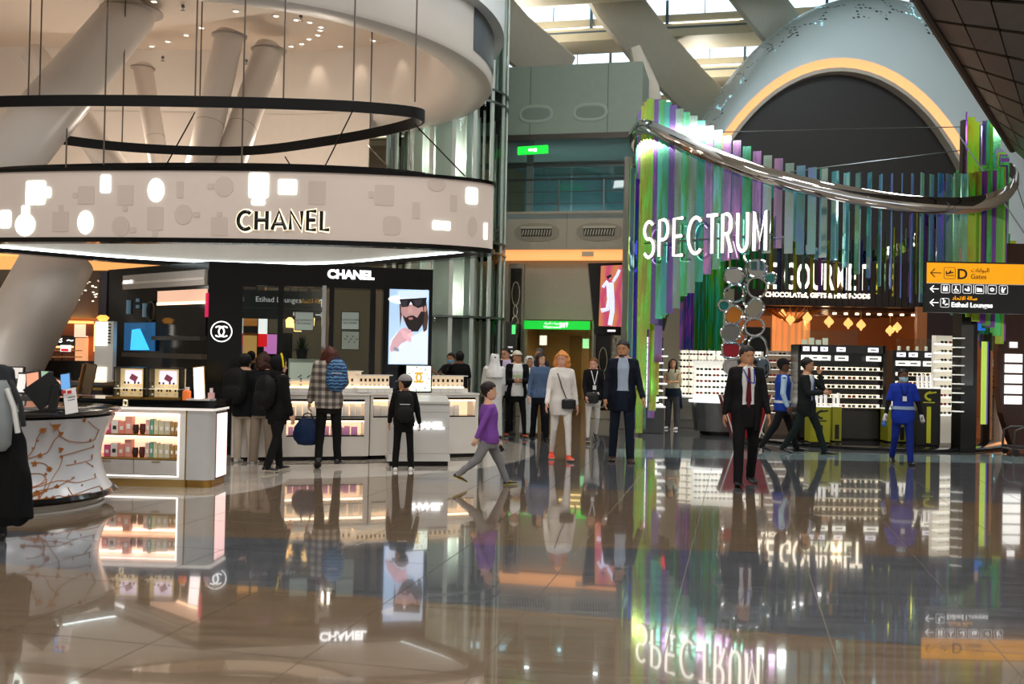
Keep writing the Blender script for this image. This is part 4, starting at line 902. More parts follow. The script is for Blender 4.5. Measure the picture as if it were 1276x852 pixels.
# ---- left face of the shop box
kl=KL.thing('makeup_wall','black makeup wall with silver header, LED graphic and tester shelf','display')
k=lambda x,y=400: KL(x,y)[0]; kzz=lambda y,x: KL(x,y)[1]
B().bb(0,lenL,0,.3,0,H).build('back_panel',BLACK,kl)
B().bb(-.3,.0,-.02,.3,0,H-.02).build('side_panel',mat('2c2733',.3),kl)
B().bb(k(157,350),lenL-.02,-.06,0,2.62,2.86).build('header_board',mat('a79f98',.3,.4),kl)
B().bb(k(157,350),lenL-.02,-.075,-.06,2.7,2.74).build('header_line',mat('cfc8c0',.3,.4),kl)
B().bb(k(199),lenL-.02,-.05,0,2.36,2.56).build('light_panel',ems('e8b89c',.8),kl); B().bb(k(199),lenL-.02,-.06,-.04,2.33,2.37).build('light_strip',ems('ffd2a8',3),kl)
text('lettering','CHANEL',.07,ems('ffffff',2),kl,(k(159,348),-.08,2.72),0,.01,.003,1.2)
b=B(); KL.quad(b,158,402,196,437,-.05,-.03); b.build('led_screen',ems('12507e',.7),kl)
b=B(); P=[KL(x,y) for x,y in ((166,436),(168,411),(178,409),(190,436))]; b.loft([[(x,-.055,z) for x,z in P],[(x,-.05,z) for x,z in P]]); b.build('blue_graphic',ems('39b4f4',1.3),kl)
text('lettering','CHANEL',.12,mat('3a6a90',.4,0,.5,0),kl,(k(166),-.056,kzz(410,180)),0,.005,0,1.2)
b=B(); KL.quad(b,197,365,258,418,-.03,-.0); b.build('dark_screen',mat('05070c',.08),kl)
b=B(); KL.quad(b,197,419,258,424,-.12,-.0); b.build('shelf_ledge',mat('2a2522',.3,.4),kl)
b=B(); KL.quad(b,258,365,260,395,-.035,-.0); b.build('pink_strip',ems('c01048',.8),kl)
b=B(); KL.quad(b,160,374,163,391,-.04,0); KL.quad(b,172,372,174,376,-.04,0); KL.quad(b,172,380,174,384,-.04,0); KL.quad(b,180,378,183,395,-.04,0); b.build('small_graphics',ems('506a78',.5),kl)
b=B(); P=KL(190,388); b.tube([(P[0]+.13*cos(a),-.035,P[1]+.16*sin(a)) for a in [2*PI*j/20 for j in range(20)]],.012,5,wrap=True); b.build('oval_graphic',mat('3c3a18',.4),kl)
b=B(); KL.quad(b,158,440,258,446,-.1,0); b.build('lower_ledge',mat('4a4238',.3,.5),kl)
# sloping tester shelf with palettes
b=B(); b.loft([[(.1,-.5,1.06),(lenL-.1,-.5,1.06),(lenL-.1,-.02,1.3),(.1,-.02,1.3)],[(.1,-.5,1.03),(lenL-.1,-.5,1.03),(lenL-.1,-.02,1.0),(.1,-.02,1.0)]]); b.build('tester_shelf',mat('1a1614',.3),kl)
b=B(); b.bb(.1,lenL-.1,-.52,-.5,1.0,1.09).build('shelf_edge',mat('d8b080',.3,.5,.3,0),kl)
b=B(); b.bb(.1,lenL-.1,-.48,0,0,1.0).build('lower_cabinet',BLACK,kl)
pal=[('5a1c1c','palette'),('7a6a4a',''),('1a1a1a',''),('8a2a30',''),('c0b8ac',''),('101010',''),('2a241c',''),('141414',''),('e8e6e0',''),('0e0e0e',''),('201a16',''),('101010',''),('e0b040',''),('c8c0b0',''),('2a2a2a',''),('d8d0b8',''),('3a2a20',''),('101010','')]
for i,(c,_) in enumerate(pal):
    x=.25+i*(lenL-.5)/len(pal); o=KL.thing('makeup_palette','slanted makeup palette in the row on the sloping tester shelf','makeup',x,-.3,1.19,'makeup palettes on the sloping shelf')
    o.rotation_euler=(R(27),0,KL.rz)
    B().box((0,0,.01),(.12,.3,.02),0,0,R(8)).build('case',mat(c,.25),o); B().box((0,.0,.024),(.09,.24,.006),0,0,R(8)).build('pans',mat(['b08060','303030','c8b8a0','a02830'][i%4],.4),o)
# ---- white lit counters in front of the shop (A, B) and podium
def counter(name,label,x0,x1,ytop,yfoot_l,yfoot_r,openings,group=None,depth=.46):
    a=FL(x0,yfoot_l); c=FL(x1,yfoot_r); P=PL(a,math.atan2(c.y-a.y,c.x-a.x)); L_=(c-a).length
    o=P.thing(name,label,'counter'); ht=P((x0+x1)/2,ytop)[1]
    wm_=mat('d9d5cf',.25,0,0,.02)
    z=[P(x0,ytop)[1]]
    # body built from rails around the openings
    b=B(); b.bb(0,L_,.36,depth,.06,ht-.0); b.build('back_body',wm_,o)
    ops=sorted([(P(q[0],520)[0],P(q[2],520)[0],P(q[0],q[3])[1],P(q[0],q[1])[1]) for q in openings])
    xs=[0]; b=B()
    cur=0
    cols=sorted(set((u[0],u[1]) for u in ops))
    for (u0,u1) in cols:
        b.bb(cur,u0,0,.36,.06,ht); zz=.06
        for q in sorted([u for u in ops if abs(u[0]-u0)<1e-6],key=lambda u:u[2]): b.bb(u0,u1,0,.36,zz,q[2]); zz=q[3]
        b.bb(u0,u1,0,.36,zz,ht); cur=u1
    b.bb(cur,L_,0,.36,.06,ht); b.build('front_frame',wm_,o)
    B().bb(.02,L_-.02,.02,depth,0,.06).build('plinth',BLACK,o)
    for (u0,u1,z0,z1) in ops:
        B().bb(u0,u1,.35,.36,z0,z1).build('lit_back',mat('f0d8c0',.5,0,.9,0,ecol='ffd9b0'),o)
        B().bb(u0,u1,-.004,.3,z0,z0+.018).build('shelf',BLACK,o); B().bb(u0,u1,.02,.06,z1-.02,z1).build('light_strip',ems('ffe0bc',5),o)
        B().bb(u0,u1,-.004,.0,z1,z1+.035).build('shadow_gap',BLACK,o)
    B().bb(-.01,L_+.01,-.02,depth+.01,ht,ht+.03).build('counter_top',WHITEG,o)
    return P,o,ht,L_,ops
PA,oA,hA,LA,opA=counter('display_counter','long white counter with two lit shelves in front of the black shop',288,459,492,575,573,[(357,500,454,520),(357,524,454,544)])
PB,oB,hB,LB,opB=counter('display_counter','white counter section behind the podium with lit shelf',460.5,595,492,572.5,569,[(465,498,592,520)])
# boxes on the lit shelves
bxm={}
def boxes(P,u0,u1,z,n,cols,label,group,h=(.1,.2),yy=.12,w=(.07,.1)):
    x=u0+.04
    for i in range(n):
        ww=random.uniform(*w); hh=random.uniform(*h); 
        if x+ww>u1-.02: break
        c=random.choice(cols); key=(round(ww,2),round(hh,2),c)
        if key not in bxm:
            bxm[key]=B().bb(-key[0]/2,key[0]/2,-.035,.035,0,key[1]).build('perfume_box',mat(c,.35,0,0,.02)); o=bxm[key]
        else: o=bxm[key].copy(); COL.objects.link(o)
        o.location=P.w(x+ww/2,yy,z); o.rotation_euler=(0,0,P.rz); tag(o,label,'box',group); x+=ww+random.uniform(.005,.03)
whs=['e8e6e2','dcdad6','d2d0cc']; pk=['c98ac0','d8a0cc','b878b4']
q=sorted(opA,key=lambda u:-u[2]); boxes(PA,q[0][0],q[0][1],q[0][2]+.018,14,whs,'white perfume box on the upper lit shelf of the long counter','white boxes on the upper counter shelf')
boxes(PA,q[1][0],q[1][1],q[1][2]+.018,14,pk,'lilac perfume box on the lower lit shelf of the long counter','lilac boxes on the lower counter shelf',(.1,.15))
boxes(PB,opB[0][0],opB[0][1],opB[0][2]+.018,14,whs,'white perfume box on the lit shelf behind the podium','white boxes on the shelf behind the podium',(.12,.19))
# raised lit back shelves with bottle rows
def bottle_obj(col,scale=1.0,label='',group=None):
    t=thing('perfume_bottle',label,'perfume',(0,0,0),0,group)
    B().bb(-.028,.028,-.016,.016,0,.085).build('flask',mat(col,.08,0,.25,0,None,.5 and 0),t)  # slight emission paints the lit look into the flask
    B().bb(-.012,.012,-.012,.012,.085,.125).build('cap',BLACK,t); B().bb(-.016,.016,-.0175,-.016,.025,.055).build('label',mat('e8e8e4'),t); t.scale=(scale,)*3; return t
protoB={}
def bottlerow(P,x0,x1,z,n,cols,label,group,yy=.12,sc_=1.15):
    for i in range(n):
        c=cols[i%len(cols)]; x=x0+(x1-x0)*(i+.5)/n
        if c not in protoB: protoB[c]=bottle_obj(c,sc_,label,group); o=protoB[c]
        else: o=copytree(protoB[c],(0,0,0),0,label,group)
        o.scale=(sc_,)*3; o.location=P.w(x,yy,z); o.rotation_euler=(0,0,P.rz)
def riser(P,x0,x1,z,label,n,cols,bl,grp,hh=.14,y0=.1):
    o=P.thing('riser_shelf',label,'shelf',x0,y0,z)
    w=x1-x0; B().bb(0,w,.0,.3,0,.07).build('base',WHITEG,o); B().bb(0,w,.2,.22,.07,.07+hh+.06).build('back',mat('e8e0d4',.4,0,.35,0,ecol='ffe2bc'),o)
    B().bb(0,w,.0,.22,.07+hh+.05,.07+hh+.065).build('canopy',WHITEG,o); B().bb(.0,w,.17,.19,.075,.085).build('light_strip',ems('ffd8a0',4),o)
    for i in range(int(w/.13)): B().bb(.02+i*.13,.125+i*.13,-.02,-.0,.005,.065).build('tester_card',mat('d6d4d0',.4),o)
    bottlerow(P,x0+.03,x1-.03,z+.07,n,cols,bl,grp,y0+.09)
ocols=['e89a18','e0b468','e8a838','d89020','f0d8a0','e8c478']
xa=PB(455,480)[0]; xb=PB(490,480)[0]
riser(PB,PB(449,480)[0],PB(492,480)[0],hB+.03,'lit riser shelf with amber bottles left of the capped boy',7,ocols,'amber perfume bottle on the riser left of the capped boy','amber bottles left of the capped boy')
riser(PB,PB(540,480)[0],PB(586,480)[0],hB+.03,'lit riser shelf with amber bottles behind the podium right end',7,ocols,'amber perfume bottle on the riser right of the podium','amber bottles right of the podium')
riser(PA,PA(430,480)[0],PA(456,480)[0],hA+.03,'small lit riser shelf behind the plaid shirt woman',3,ocols,'amber bottle on the small riser behind the plaid woman','amber bottles behind the plaid woman',.2,.3)
riser(PA,PA(352,480)[0],PA(400,480)[0],hA+.03,'low lit riser shelf between the hooded boy and the plaid woman',3,['f0d8a0'],'pale bottle on the low riser beside the hooded boy','pale bottles beside the hooded boy',.06)
# framed golden emblem screen standing on the counter
w=PB(521,475,.1); o=PB.thing('emblem_screen','white counter screen with golden double C emblem behind the capped boy','screen',w[0],.1,hB+.03)
z0=0; B().bb(-.22,.22,-.02,.02,.0,.44).build('bezel',BLACK,o); B().bb(-.2,.2,-.025,-.02,.025,.42).build('display',ems('e6f2e4',1.1),o)
b=B()
for s_ in (1,-1): b.tube([(s_*(.035-.075*cos(R(a))),-.03,.24+.07*sin(R(a))) for a in range(-125,126,16)],.014,6,flat=.4,up=(0,1,0))
b.build('emblem',ems('c99a28',.8),o,True)
for i in range(14):
    a=2*PI*i/14; r1=.15 if i%2 else .17; B().box((r1*cos(a),-.028,.22+r1*1.08*sin(a)),(.03,.003,.014),0,0,a*2.3).build('petal',ems(['2a2a26','c9a040'][i%2],.5),o)
# white podium
a=FL(484,580.5); c=FL(559,580.5); PP=PL(a,math.atan2(c.y-a.y,c.x-a.x)); LP=(c-a).length; hp_=PP(520,500)[1]
o=PP.thing('podium','white podium with CHANEL lettering beside the capped boy','podium')
wp=mat('cfcecb',.3,0,0,.02)
B().bb(.01,LP-.01,0.01,.5,0,.07).build('plinth',BLACK,o); B().bb(0,LP,0,.5,.07,hp_).build('body',wp,o)
for z in (.18,.55,.78): B().bb(-.001,LP+.001,-.002,0,z,z+.004).build('joint',mat('8a8885'),o)
B().bb(-.02,LP+.02,-.02,.55,.07,.1).bb(-.015,LP+.015,-.015,.52,.1,.16).build('skirt',wp,o)
b=B(); b.loft([[(.0,-.03,hp_),(LP,-.03,hp_),(LP,.5,hp_+.07),(0,.5,hp_+.07)],[(.0,-.03,hp_-.03),(LP,-.03,hp_-.03),(LP,.5,hp_),(0,.5,hp_)]]); b.build('sloping_top',wp,o)
text('lettering','CHANEL',.135,ems('ffffff',2.2),o,(PP(511,530)[0]-.03,-.015,PP(530,534)[1]),0,.02,.006,1.0)
# ---- white perfume case with gold plinth (left)
a=FL(60,603); c=FL(233,607.5); PC=PL(a,math.atan2(c.y-a.y,c.x-a.x)); LC=(c-a).length
o=PC.thing('perfume_case','white perfume case with gold plinth and lit pink shelves','cabinet')
zc=lambda y,x=180: PC(x,y)[1]; xc=lambda x,y=550: PC(x,y)[0]
ztop=zc(510); marble=mat('d5d2cf',.3,0,0,.08,9)
x0,x1=xc(100),xc(223)
B().bb(0,xc(232),.4,.5,.09,ztop).build('back_body',marble,o)
B().bb(0,x0,0,.4,.09,ztop).bb(x1,xc(231),0,.4,.09,ztop).bb(x0,x1,0,.4,.09,zc(593)).bb(x0,x1,0,.4,zc(514),ztop).build('front_frame',WHITEG,o)
rp_=[(LC,0,.09)]; 
b=B(); poly=[(xc(232),0),(xc(232)+.2,0)]+[(xc(232)+.2+.11*sin(R(q)),.11-.11*cos(R(q))) for q in range(15,91,15)]+[(xc(232)+.31,.5),(xc(232),.5)]
b.prism(poly,.09,ztop); b.build('rounded_end',mat('b9bab9',.3,0,0,.05,9),o,True)
B().prism([(x-.02,y+.02) for x,y in poly],0,.09).build('end_plinth',GOLD,o); B().bb(0,xc(232),.015,.5,0,.09).build('plinth',mat('d0b070',.25,.8),o)
B().bb(xc(231),xc(232)+.005,-.004,.4,0,ztop).build('gold_edge',GOLD,o)
b=B(); b.bb(xc(232)+.305,xc(232)+.316,.12,.5,.09,ztop-.02); b.build('pink_side_frame',BLACKM,o); B().bb(xc(232)+.315,xc(232)+.325,.135,.485,.11,ztop-.04).build('pink_light_panel',ems('ffd0cc',1.25),o)
for zz in (zc(592),): pass
t=.012
B().bb(x0,x1,-.006,0,zc(592)-t,zc(592)).bb(x1-t,x1,-.006,0,zc(592),zc(516)).bb(x0,x1,-.006,0,zc(516)-t,zc(516)).build('light_frame',ems('fff0e6',3),o)
B().bb(x0,x1,.38,.4,zc(573),zc(514)).build('lit_back',mat('f0c8b0',.5,0,.85,0,ecol='ffd0b4'),o)
for y in (541,570): B().bb(x0,x1,-.004,.38,zc(y)-.02,zc(y)).build('shelf',GOLD,o); 
for y in (517,545): B().bb(x0,x1,.3,.34,zc(y)-.02,zc(y)).build('light_strip',ems('ffe0cc',5),o)
xm=xc(167)
for u,v in ((x0,xm-.004),(xm+.004,x1)):
    d=B().bb(u,v,.0,.3,zc(591),zc(572)-.01).build('drawer',mat('c4c2be',.3,0,0,.08,9),o); B().bb((u+v)/2-.05,(u+v)/2+.05,-.012,0,zc(574)-.012,zc(574)-.004).build('handle',GOLD,d)
b=B(); b.bb(-.02,xc(232)+.33,-.03,.53,ztop,ztop+.03).build('white_rim',ems('f4ece4',.7),o)
B().bb(-.02,xc(232)+.35,-.05,.56,ztop+.03,ztop+.12).build('counter_top',BLACK,o)
xl,zl=PC(159,503); b=B()
for s_ in (1,-1): b.tube([(xl+s_*(.012-.035*cos(R(q))),-.06,ztop+.075+.032*sin(R(q))) for q in range(-125,126,20)],.009,6)
b.build('emblem',mat('e8d8b0',.2,.8,.4,0),o,True)
HT=ztop+.12
shelfcol=[('d85080',.09,.13,'magenta'),('e8e2dc',.1,.15,'white'),('e89080',.09,.14,'coral'),('e8a090',.1,.19,'tall salmon'),('3a2420',.09,.11,'dark round jar beside'),('5a2a20',.09,.12,'brown'),('e0b8b0',.06,.16,'pale pink'),('6aa890',.05,.17,'green'),('d8d4a8',.06,.16,'cream'),('cdc8a8',.08,.15,'pale olive'),('c8c4b0',.08,.15,'stone'),('b08a50',.06,.14,'bronze'),('a88850',.06,.14,'tan')]
for sh_i,y in enumerate((541,570)):
    x=xc(127)
    for i,(c,w_,h_,nm) in enumerate(shelfcol):
        w_*=.82; ob=PC.thing('perfume_box','%s perfume box on the %s pink lit shelf of the case'%(nm,['upper','lower'][sh_i]),'box',x+w_/2,.06,zc(y))
        if i in (4,5): B().lathe([(.001,0),(w_*.35,0),(w_*.5,.05),(w_*.42,h_),(.001,h_)],12,(0,.02,0)).build('jar',mat(c,.2),ob,True)
        else: B().bb(-w_/2,w_/2,0,.09,0,h_*1.05).build('carton',mat(c,.35,0,0,.04),ob)
        B().bb(-w_/4,w_/4,-.003,0,h_*.3,h_*.6).build('label',mat('f0ece6' if i!=1 else '2a2a2a'),ob); x+=w_+.006
# tester trays on the case
for j,(xa_,xb_,nm) in enumerate(((132,171,'left'),(176,216,'right'))):
    u,v=xc(xa_,480),xc(xb_,480); w_=v-u; ob=PC.thing('tester_display','gold framed tester display with screen, %s one on the perfume case'%nm,'display',u,.2,HT)
    B().bb(-.05,w_+.05,-.1,.2,0,.02).build('tray',GOLD,ob); B().bb(0,w_,.16,.2,.02,.36).build('back',mat('e8cf98',.3,0,.45,0),ob)  # back glows to imitate golden light on the tray; no lamp
    B().bb(-.0,.015,.0,.2,.02,.37).bb(w_-.015,w_,.0,.2,.02,.37).bb(0,w_,.0,.2,.355,.37).build('frame',mat('2a2420',.2,.5),ob)
    B().bb(.08,w_-.1,.14,.16,.17,.33).build('screen',ems('e0d0e4',1.3),ob); B().box((w_/2,.135,.24),(.09,.004,.07),0,0,.5).build('screen_picture',ems('7a3848',.8),ob)
    B().bb(0,w_,.0,.14,.11,.118).build('glass_shelf',mat('e8dcc0',.2,0,.5,0),ob)
    for r_i,(zz,n) in enumerate(((.02,7),(.118,6))):
        for i in range(n):
            c=random.choice(['e0b030','d8a020','f0d890','c89040','e8c868']); key=('tb',c)
            p_=PC.w(u+.04+i*(w_-.07)/(n-1),.25+.04*(i%2),HT+zz)
            lb='amber tester bottle on the %s display of the perfume case'%nm
            if c not in protoB: protoB[c]=bottle_obj(c,1,lb,'tester bottles %s'%nm); oo=protoB[c]
            else: oo=copytree(protoB[c],(0,0,0),0,lb,'tester bottles %s'%nm)
            oo.scale=(.75,.75,.62 if r_i else .72); oo.location=p_; oo.rotation_euler=(0,0,PC.rz)
ob=PC.thing('light_board','bright slanted white board with gold frame on the case','display',xc(243,480),.15,HT)
b=B(); b.box((0,0,.2),(.14,.02,.4),0,R(-12),R(-8)); b.build('frame',GOLD,ob); B().box((-.002,-.014,.2),(.12,.01,.38),0,R(-12),R(-8)).build('light_panel',ems('fff0ee',1.6),ob); B().bb(-.12,.16,-.1,.12,0,.015).build('tray',WHITEG,ob)
ob=PC.thing('pink_bottle','small pink perfume bottle standing right of the slanted board','perfume',xc(259,490),.12,HT+.015)
B().bb(-.035,.035,-.02,.02,0,.075).build('flask',mat('e8b8b4',.1),ob); B().bb(-.015,.015,-.015,.015,.075,.13).build('cap',mat('f0dcd8',.2),ob)
ob=PC.thing('candle_jar','orange glowing jar left of the slanted white board','jar',xc(229,490),.1,HT); B().lathe([(.001,0),(.05,0),(.05,.1),(.03,.12),(.001,.12)],14).build('jar',mat('e07030',.2,0,.4,0),ob,True); B().lathe([(.03,.12),(.03,.15),(.001,.15)],12).build('lid',WHITE,ob,True)
# ---- flower counter
fc=W(2,440,10.3); FR=.98
o=thing('round_counter','white flared round counter painted with copper flowers and black rim','counter',(fc.x,fc.y,0))
prof=[(.82,0),(.9,.1)]; 
def fr(z): # radius of flared body
    t=min(1,max(0,(z-.165)/.78)); return 1.115-.13*math.sin(PI*t**.9)+.03*t
B().lathe([(.001,0),(1.03,0),(1.03,.02),(1.0,.03),(1.0,.1),(.001,.1)],48).build('plinth',WHITEG,o,True)
B().lathe([(.9,.1),(1.12,.1),(1.15,.13),(1.12,.165),(.9,.165)],64).build('lower_rim',BLACK,o,True)
B().lathe([(fr(z)-.02,z) for z in [.165+.04*i for i in range(20)]],64).build('body',mat('c9ccd2',.22,0,0,.02),o,True)
B().lathe([(.001,.93),(1.05,.93),(1.14,.955),(1.17,.98),(1.14,1.0),(.001,1.0)],64).build('counter_top',BLACK,o,True)
def onb(px_,py_,d=.0):
    """pixel to a point on the flared body"""
    y=fc.y-1.0
    for _ in range(8):
        w=W(px_,py_,y); r_=fr(min(.96,max(.165,w.z)))-.02+d; dx=w.x-fc.x
        if abs(dx)>=r_: dx=math.copysign(r_*.999,dx)
        y=fc.y-math.sqrt(r_*r_-dx*dx)
    return Vector((dx,y-fc.y,min(.95,max(.17,w.z))))
cop=mat('a8662a',.35,.3); sca=150/581
def ip(x,y): return x*sca,440+y*sca*220/150*150/220
stems=[[(135,495),(165,460),(180,410),(208,372)],[(135,500),(190,492),(235,475),(270,420),(310,385)],[(385,320),(400,350),(400,380),(420,410),(455,418)],[(150,530),(200,528),(240,540),(262,553)],[(150,585),(200,580),(240,600),(290,608),(340,600),(390,585),(440,605),(478,585)],[(165,640),(200,630),(240,590)],[(160,690),(200,675),(250,655),(310,660),(370,672)],[(250,655),(300,640),(340,620),(385,612),(420,580)],[(388,480),(385,520),(370,570),(360,620),(335,660)],[(388,475),(420,465),(460,450)],[(400,520),(440,515),(470,495)],[(370,672),(400,650),(430,660),(480,640),(500,655)],[(480,320),(478,380),(455,418)],[(440,520),(470,545)],[(260,600),(270,640),(300,690)],[(420,620),(450,670),(480,690)],[(330,520+100),(350,690)]]
for l in stems:
    P=smooth_loop([(x,y,0) for x,y in l],6)[:6*(len(l)-1)+1] if len(l)>2 else [Vector((x,y,0)) for x,y in l]
    B().tube([onb(*ip(p.x,p.y),.004) for p in P],.004,5).build('painted_stem',cop,o)
def flower(x,y,r,k=6):
    b=B(); c=onb(*ip(x,y),.004); n=Vector((c.x,c.y,0)).normalized(); t=Vector((-n.y,n.x,0))
    if t.x<0:t=-t
    pts=[]
    for i in range(2*k):
        a=2*PI*i/(2*k)+.3; rr_=r*(1 if i%2==0 else .55); pts.append(c+t*rr_*cos(a)+Vector((0,0,rr_*sin(a))))
    b.loft([pts,[p+n*.003 for p in pts]]); b.build('painted_flower',cop,o)
for x,y,r,k_ in ((208,370,.042,8),(310,385,.035,3),(372,335,.055,3),(390,445,.035,3),(195,493,.03,5),(168,533,.034,5),(262,553,.034,7),(358,532,.026,5),(233,580,.02,4),(292,608,.036,6),(388,612,.034,5),(180,672,.032,5),(250,655,.022,5),(370,672,.03,5),(300,700,.03,5),(456,416,.022,5),(388,478,.02,5),(462,450,.02,5),(470,495,.02,5),(420,508,.016,4),(475,312,.03,4),(430,702,.02,5),(500,655,.02,5),(480,585,.015,4),(158,458,.012,4),(182,422,.014,4),(410,590,.012,4),(470,545,.015,4),(450,620,.014,4),(195,692,.016,4),(520,690,.014,4),(385,705,.014,4)): flower(x,y,r,k_)
# monitor and card on the flower counter
w=W(58,500,9.9); ob=thing('till_monitor','black slanted till monitor seen from behind on the round counter','monitor',(w.x,w.y,1.0))
B().box((-.02,0,.19),(.3,.03,.26),R(25),0,R(-38)).build('screen_back',mat('141517',.35),ob); B().box((.08,0,.12),(.07,.08,.27),R(10),0,R(10)).build('stand',BLACKM,ob); B().bb(-.02,.22,-.1,.1,0,.02).build('base',BLACKM,ob)
w=W(81,473,9.8); ob=thing('small_tablet','small tablet with blue screen on a stand behind the card','tablet',(w.x,w.y,1.0)); B().box((0,.02,.29),(.1,.012,.17),0,R(-12),R(-10)).build('frame',BLACKM,ob); B().box((0,.01,.29),(.085,.008,.15),0,R(-12),R(-10)).build('screen',ems('5a90c8',.9),ob); B().box((.0,.04,.12),(.03,.02,.24)).build('stand',BLACKM,ob)
w=W(88,497,9.45); ob=thing('price_card','white and red information card leaning on the round counter','card',(w.x,w.y,1.0)); b=B(); b.box((0,0,.12),(.12,.008,.24),0,R(-10),R(-12)); b.build('card',mat('d8d6d4',.4,0,.15,0),ob)
for i in range(2): B().box((-.045+.055*i-.02+.005,-.008-.03+.02,.205-.0),(.04,.004,.03),0,R(-10),R(-12)).build('red_mark',mat('c02028'),ob)
for i in range(5): B().box((-.0+.01*(.5-i/5)-.015+.02,-.004,.16-.028*i),(.07,.004,.006),0,R(-10),R(-12)).build('print_line',mat('505050'),ob)
# low dark tester desks left behind
def desk(px0,px1,pyt,Y,label,c='1c1a19'):
    a=W(px0,pyt,Y); c_=W(px1,pyt,Y); ob=thing('tester_desk',label,'desk',((a.x+c_.x)/2,Y,0)); w=(c_.x-a.x)/2
    B().bb(-w,w,0,.7,0,a.z-.05).build('body',mat(c,.3),ob); B().bb(-w-.02,w+.02,-.03,.73,a.z-.05,a.z).build('desk_top',mat('3a3532',.15),ob); B().bb(-w,w,-.01,0,a.z-.12,a.z-.08).build('gold_line',GOLD,ob); return a.z
desk(-40,135,492,12.4+.5,'dark tester desk directly behind the round counter'); desk(5,128,474,15.4,'second dark tester desk farther back at the left')
for (px_,py_,Y,wd,ht_,tl,c,lb) in ((28,485,13.0,.12,.28,0,'e8e6e2','white tester box at the left of the near desk'),(42,484,12.95,.18,.3,-10,'e8a080','orange faced slanted tester board on the near desk'),(20,478,15.6,.25,.2,0,'e0d8d0','pale tester stand on the far desk'),(53,474,15.7,.3,.14,5,'9ab8a0','pale green tester book on the far desk'),(70,478,13.1,.24,.2,20,'e8b090','peach tester tray on the near desk'),(112,480,15.7,.16,.24,0,'d88a90','small pink screen on the far desk')):
    w=W(px_,py_,Y); ob=thing('tester_stand',lb,'display',(w.x,w.y,1.16 if Y<14 else 1.23)); ob.location.z=W(px_,492 if Y<14 else 474,12.9 if Y<14 else 15.4).z
    B().box((0,0,ht_/2+.01),(wd,.05,ht_),0,R(-12),R(tl)).build('board',mat('2a2624'),ob); B().box((0,-.03,ht_/2+.01),(wd*.85,.01,ht_*.85),0,R(-12),R(tl)).build('face',mat(c,.4,0,.6,0),ob)
w=W(110,475,13.2); ob=thing('curved_mirror','brown framed leaning mirror panel behind the round counter','mirror',(w.x,w.y,W(110,492,12.9).z)); B().box((0,.0,.2),(.18,.02,.4),R(-15),0,R(12)).build('glass',mat('8a7a68',.06,.9),ob); B().box((-.1,.0,.2),(.02,.03,.4),R(-15),0,R(12)).build('frame',mat('a07040',.3,.6),ob)
w=W(128,455,16.3); ob=thing('lit_totem','tall white lit totem with a perforated edge left of the black shop','totem',(w.x,w.y,0)); zt_=W(128,400,16.3).z
B().bb(-.14,.16,0,.15,0,zt_).build('body',mat('d8d4cc',.4),ob); B().bb(-.13,.07,-.02,0,zt_-.4,zt_-.02).build('light_panel',ems('fff8ee',2),ob)
for i in range(7): B().bb(.075,.12,-.02,0,zt_-.06-.05*i,zt_-.04-.05*i).build('slot',BLACKM,ob)
B().bb(-.13,.07,-.02,0,.9,1.3).build('lower_light',ems('ffecd0',1.2),ob); b=B(); b.lathe([(.06,0),(.1,.06),(.05,.1),(.001,.1)],12,(-.04,.06,zt_)); b.build('glowing_crest',ems('ffb050',1.6),ob,True)
# ================= duty-free shop in the left background
PS=PL(W(-40,440,25),0.0); PSo=PS
sh_=PS.thing('beauty_shop_wall','warm wooden back wall of the beauty shop with glowing letters','shelving')
def SQ(name,x0,y0,x1,y1,m_,d0=-.05,d1=0): b=B(); PS.quad(b,x0,y0,x1,y1,d0,d1); return b.build(name,m_,sh_)
xA=PS(-40,440)[0]; xB=PS(330,440)[0]
B().bb(xA-3,xB,0,.2,0,3.3).build('back_panel',mat('b8763e',.4),sh_)
SQ('header',0,400,150,418,mat('7a4a28',.4),-.15,0)
SQ('black_band',16,418,108,430,BLACKM,-.12,0)
tx=PS(26,413); text('lettering','PERFECT     Y',.34,ems('fff0d0',2.5),sh_,(tx[0]-.35,-.2,PS(26,414)[1]),0,.03,.01,.72)
for i,x in enumerate((18,37,72,86)): text('lettering',['kava','Ariva','mono','Tiyva'][i][:4] if False else ['~','∞','≈','~'][i],.3,ems('ffffff',1.5),sh_,(PS(x,424)[0],-.14,PS(x,428)[1]),0,.01)
for i,(x0,x1) in enumerate(((8,20),(24,40),(62,78),(80,93),(96,107))):
    SQ('shelf_bay',x0,430,x1,458,mat('6a4226',.4),-.06,0); 
    for y in (436,444,452):
        SQ('shelf',x0,y,x1,y+1.2,mat('c89060',.4,0,.2,0),-.25,0)
    SQ('shelf_light',x0,431,x1,433,ems('ffc880',2.2),-.1,0)
for i,(x0,y0,x1,y1) in enumerate(((13,430,25,438),(25,430,42,438),(82,430,93,438))):
    SQ('sign_box',x0,y0,x1,y1,ems('f4f0ee',1.2),-.3,-.2); SQ('red_field',x0+1,(y0+y1)/2+.5,x1-1,y1-.5,ems('d81820',.9),-.31,-.3)
SQ('tall_light_box',97,404,110,420,ems('f0c8b0',1.1),-.2,0); SQ('tall_light_box',98,421,110,452,ems('e8a878',.9),-.2,0); SQ('glow_edge',121,404,124,438,ems('ffb060',2),-.2,0); SQ('ceiling_glow',62,400,120,403,ems('ffb060',2),-.4,-.1)
for k,(x0,x1,y0,y1,c) in enumerate(((300,330,407,415,'101010'),(303,320,418,445,'d8a860'),(303,328,396,406,'b87838'),(60,80,462,470,'302824'))): SQ('display_block',x0,y0,x1,y1,mat(c,.4,0,.5 if k in (1,2) else 0,0),-.3,0)
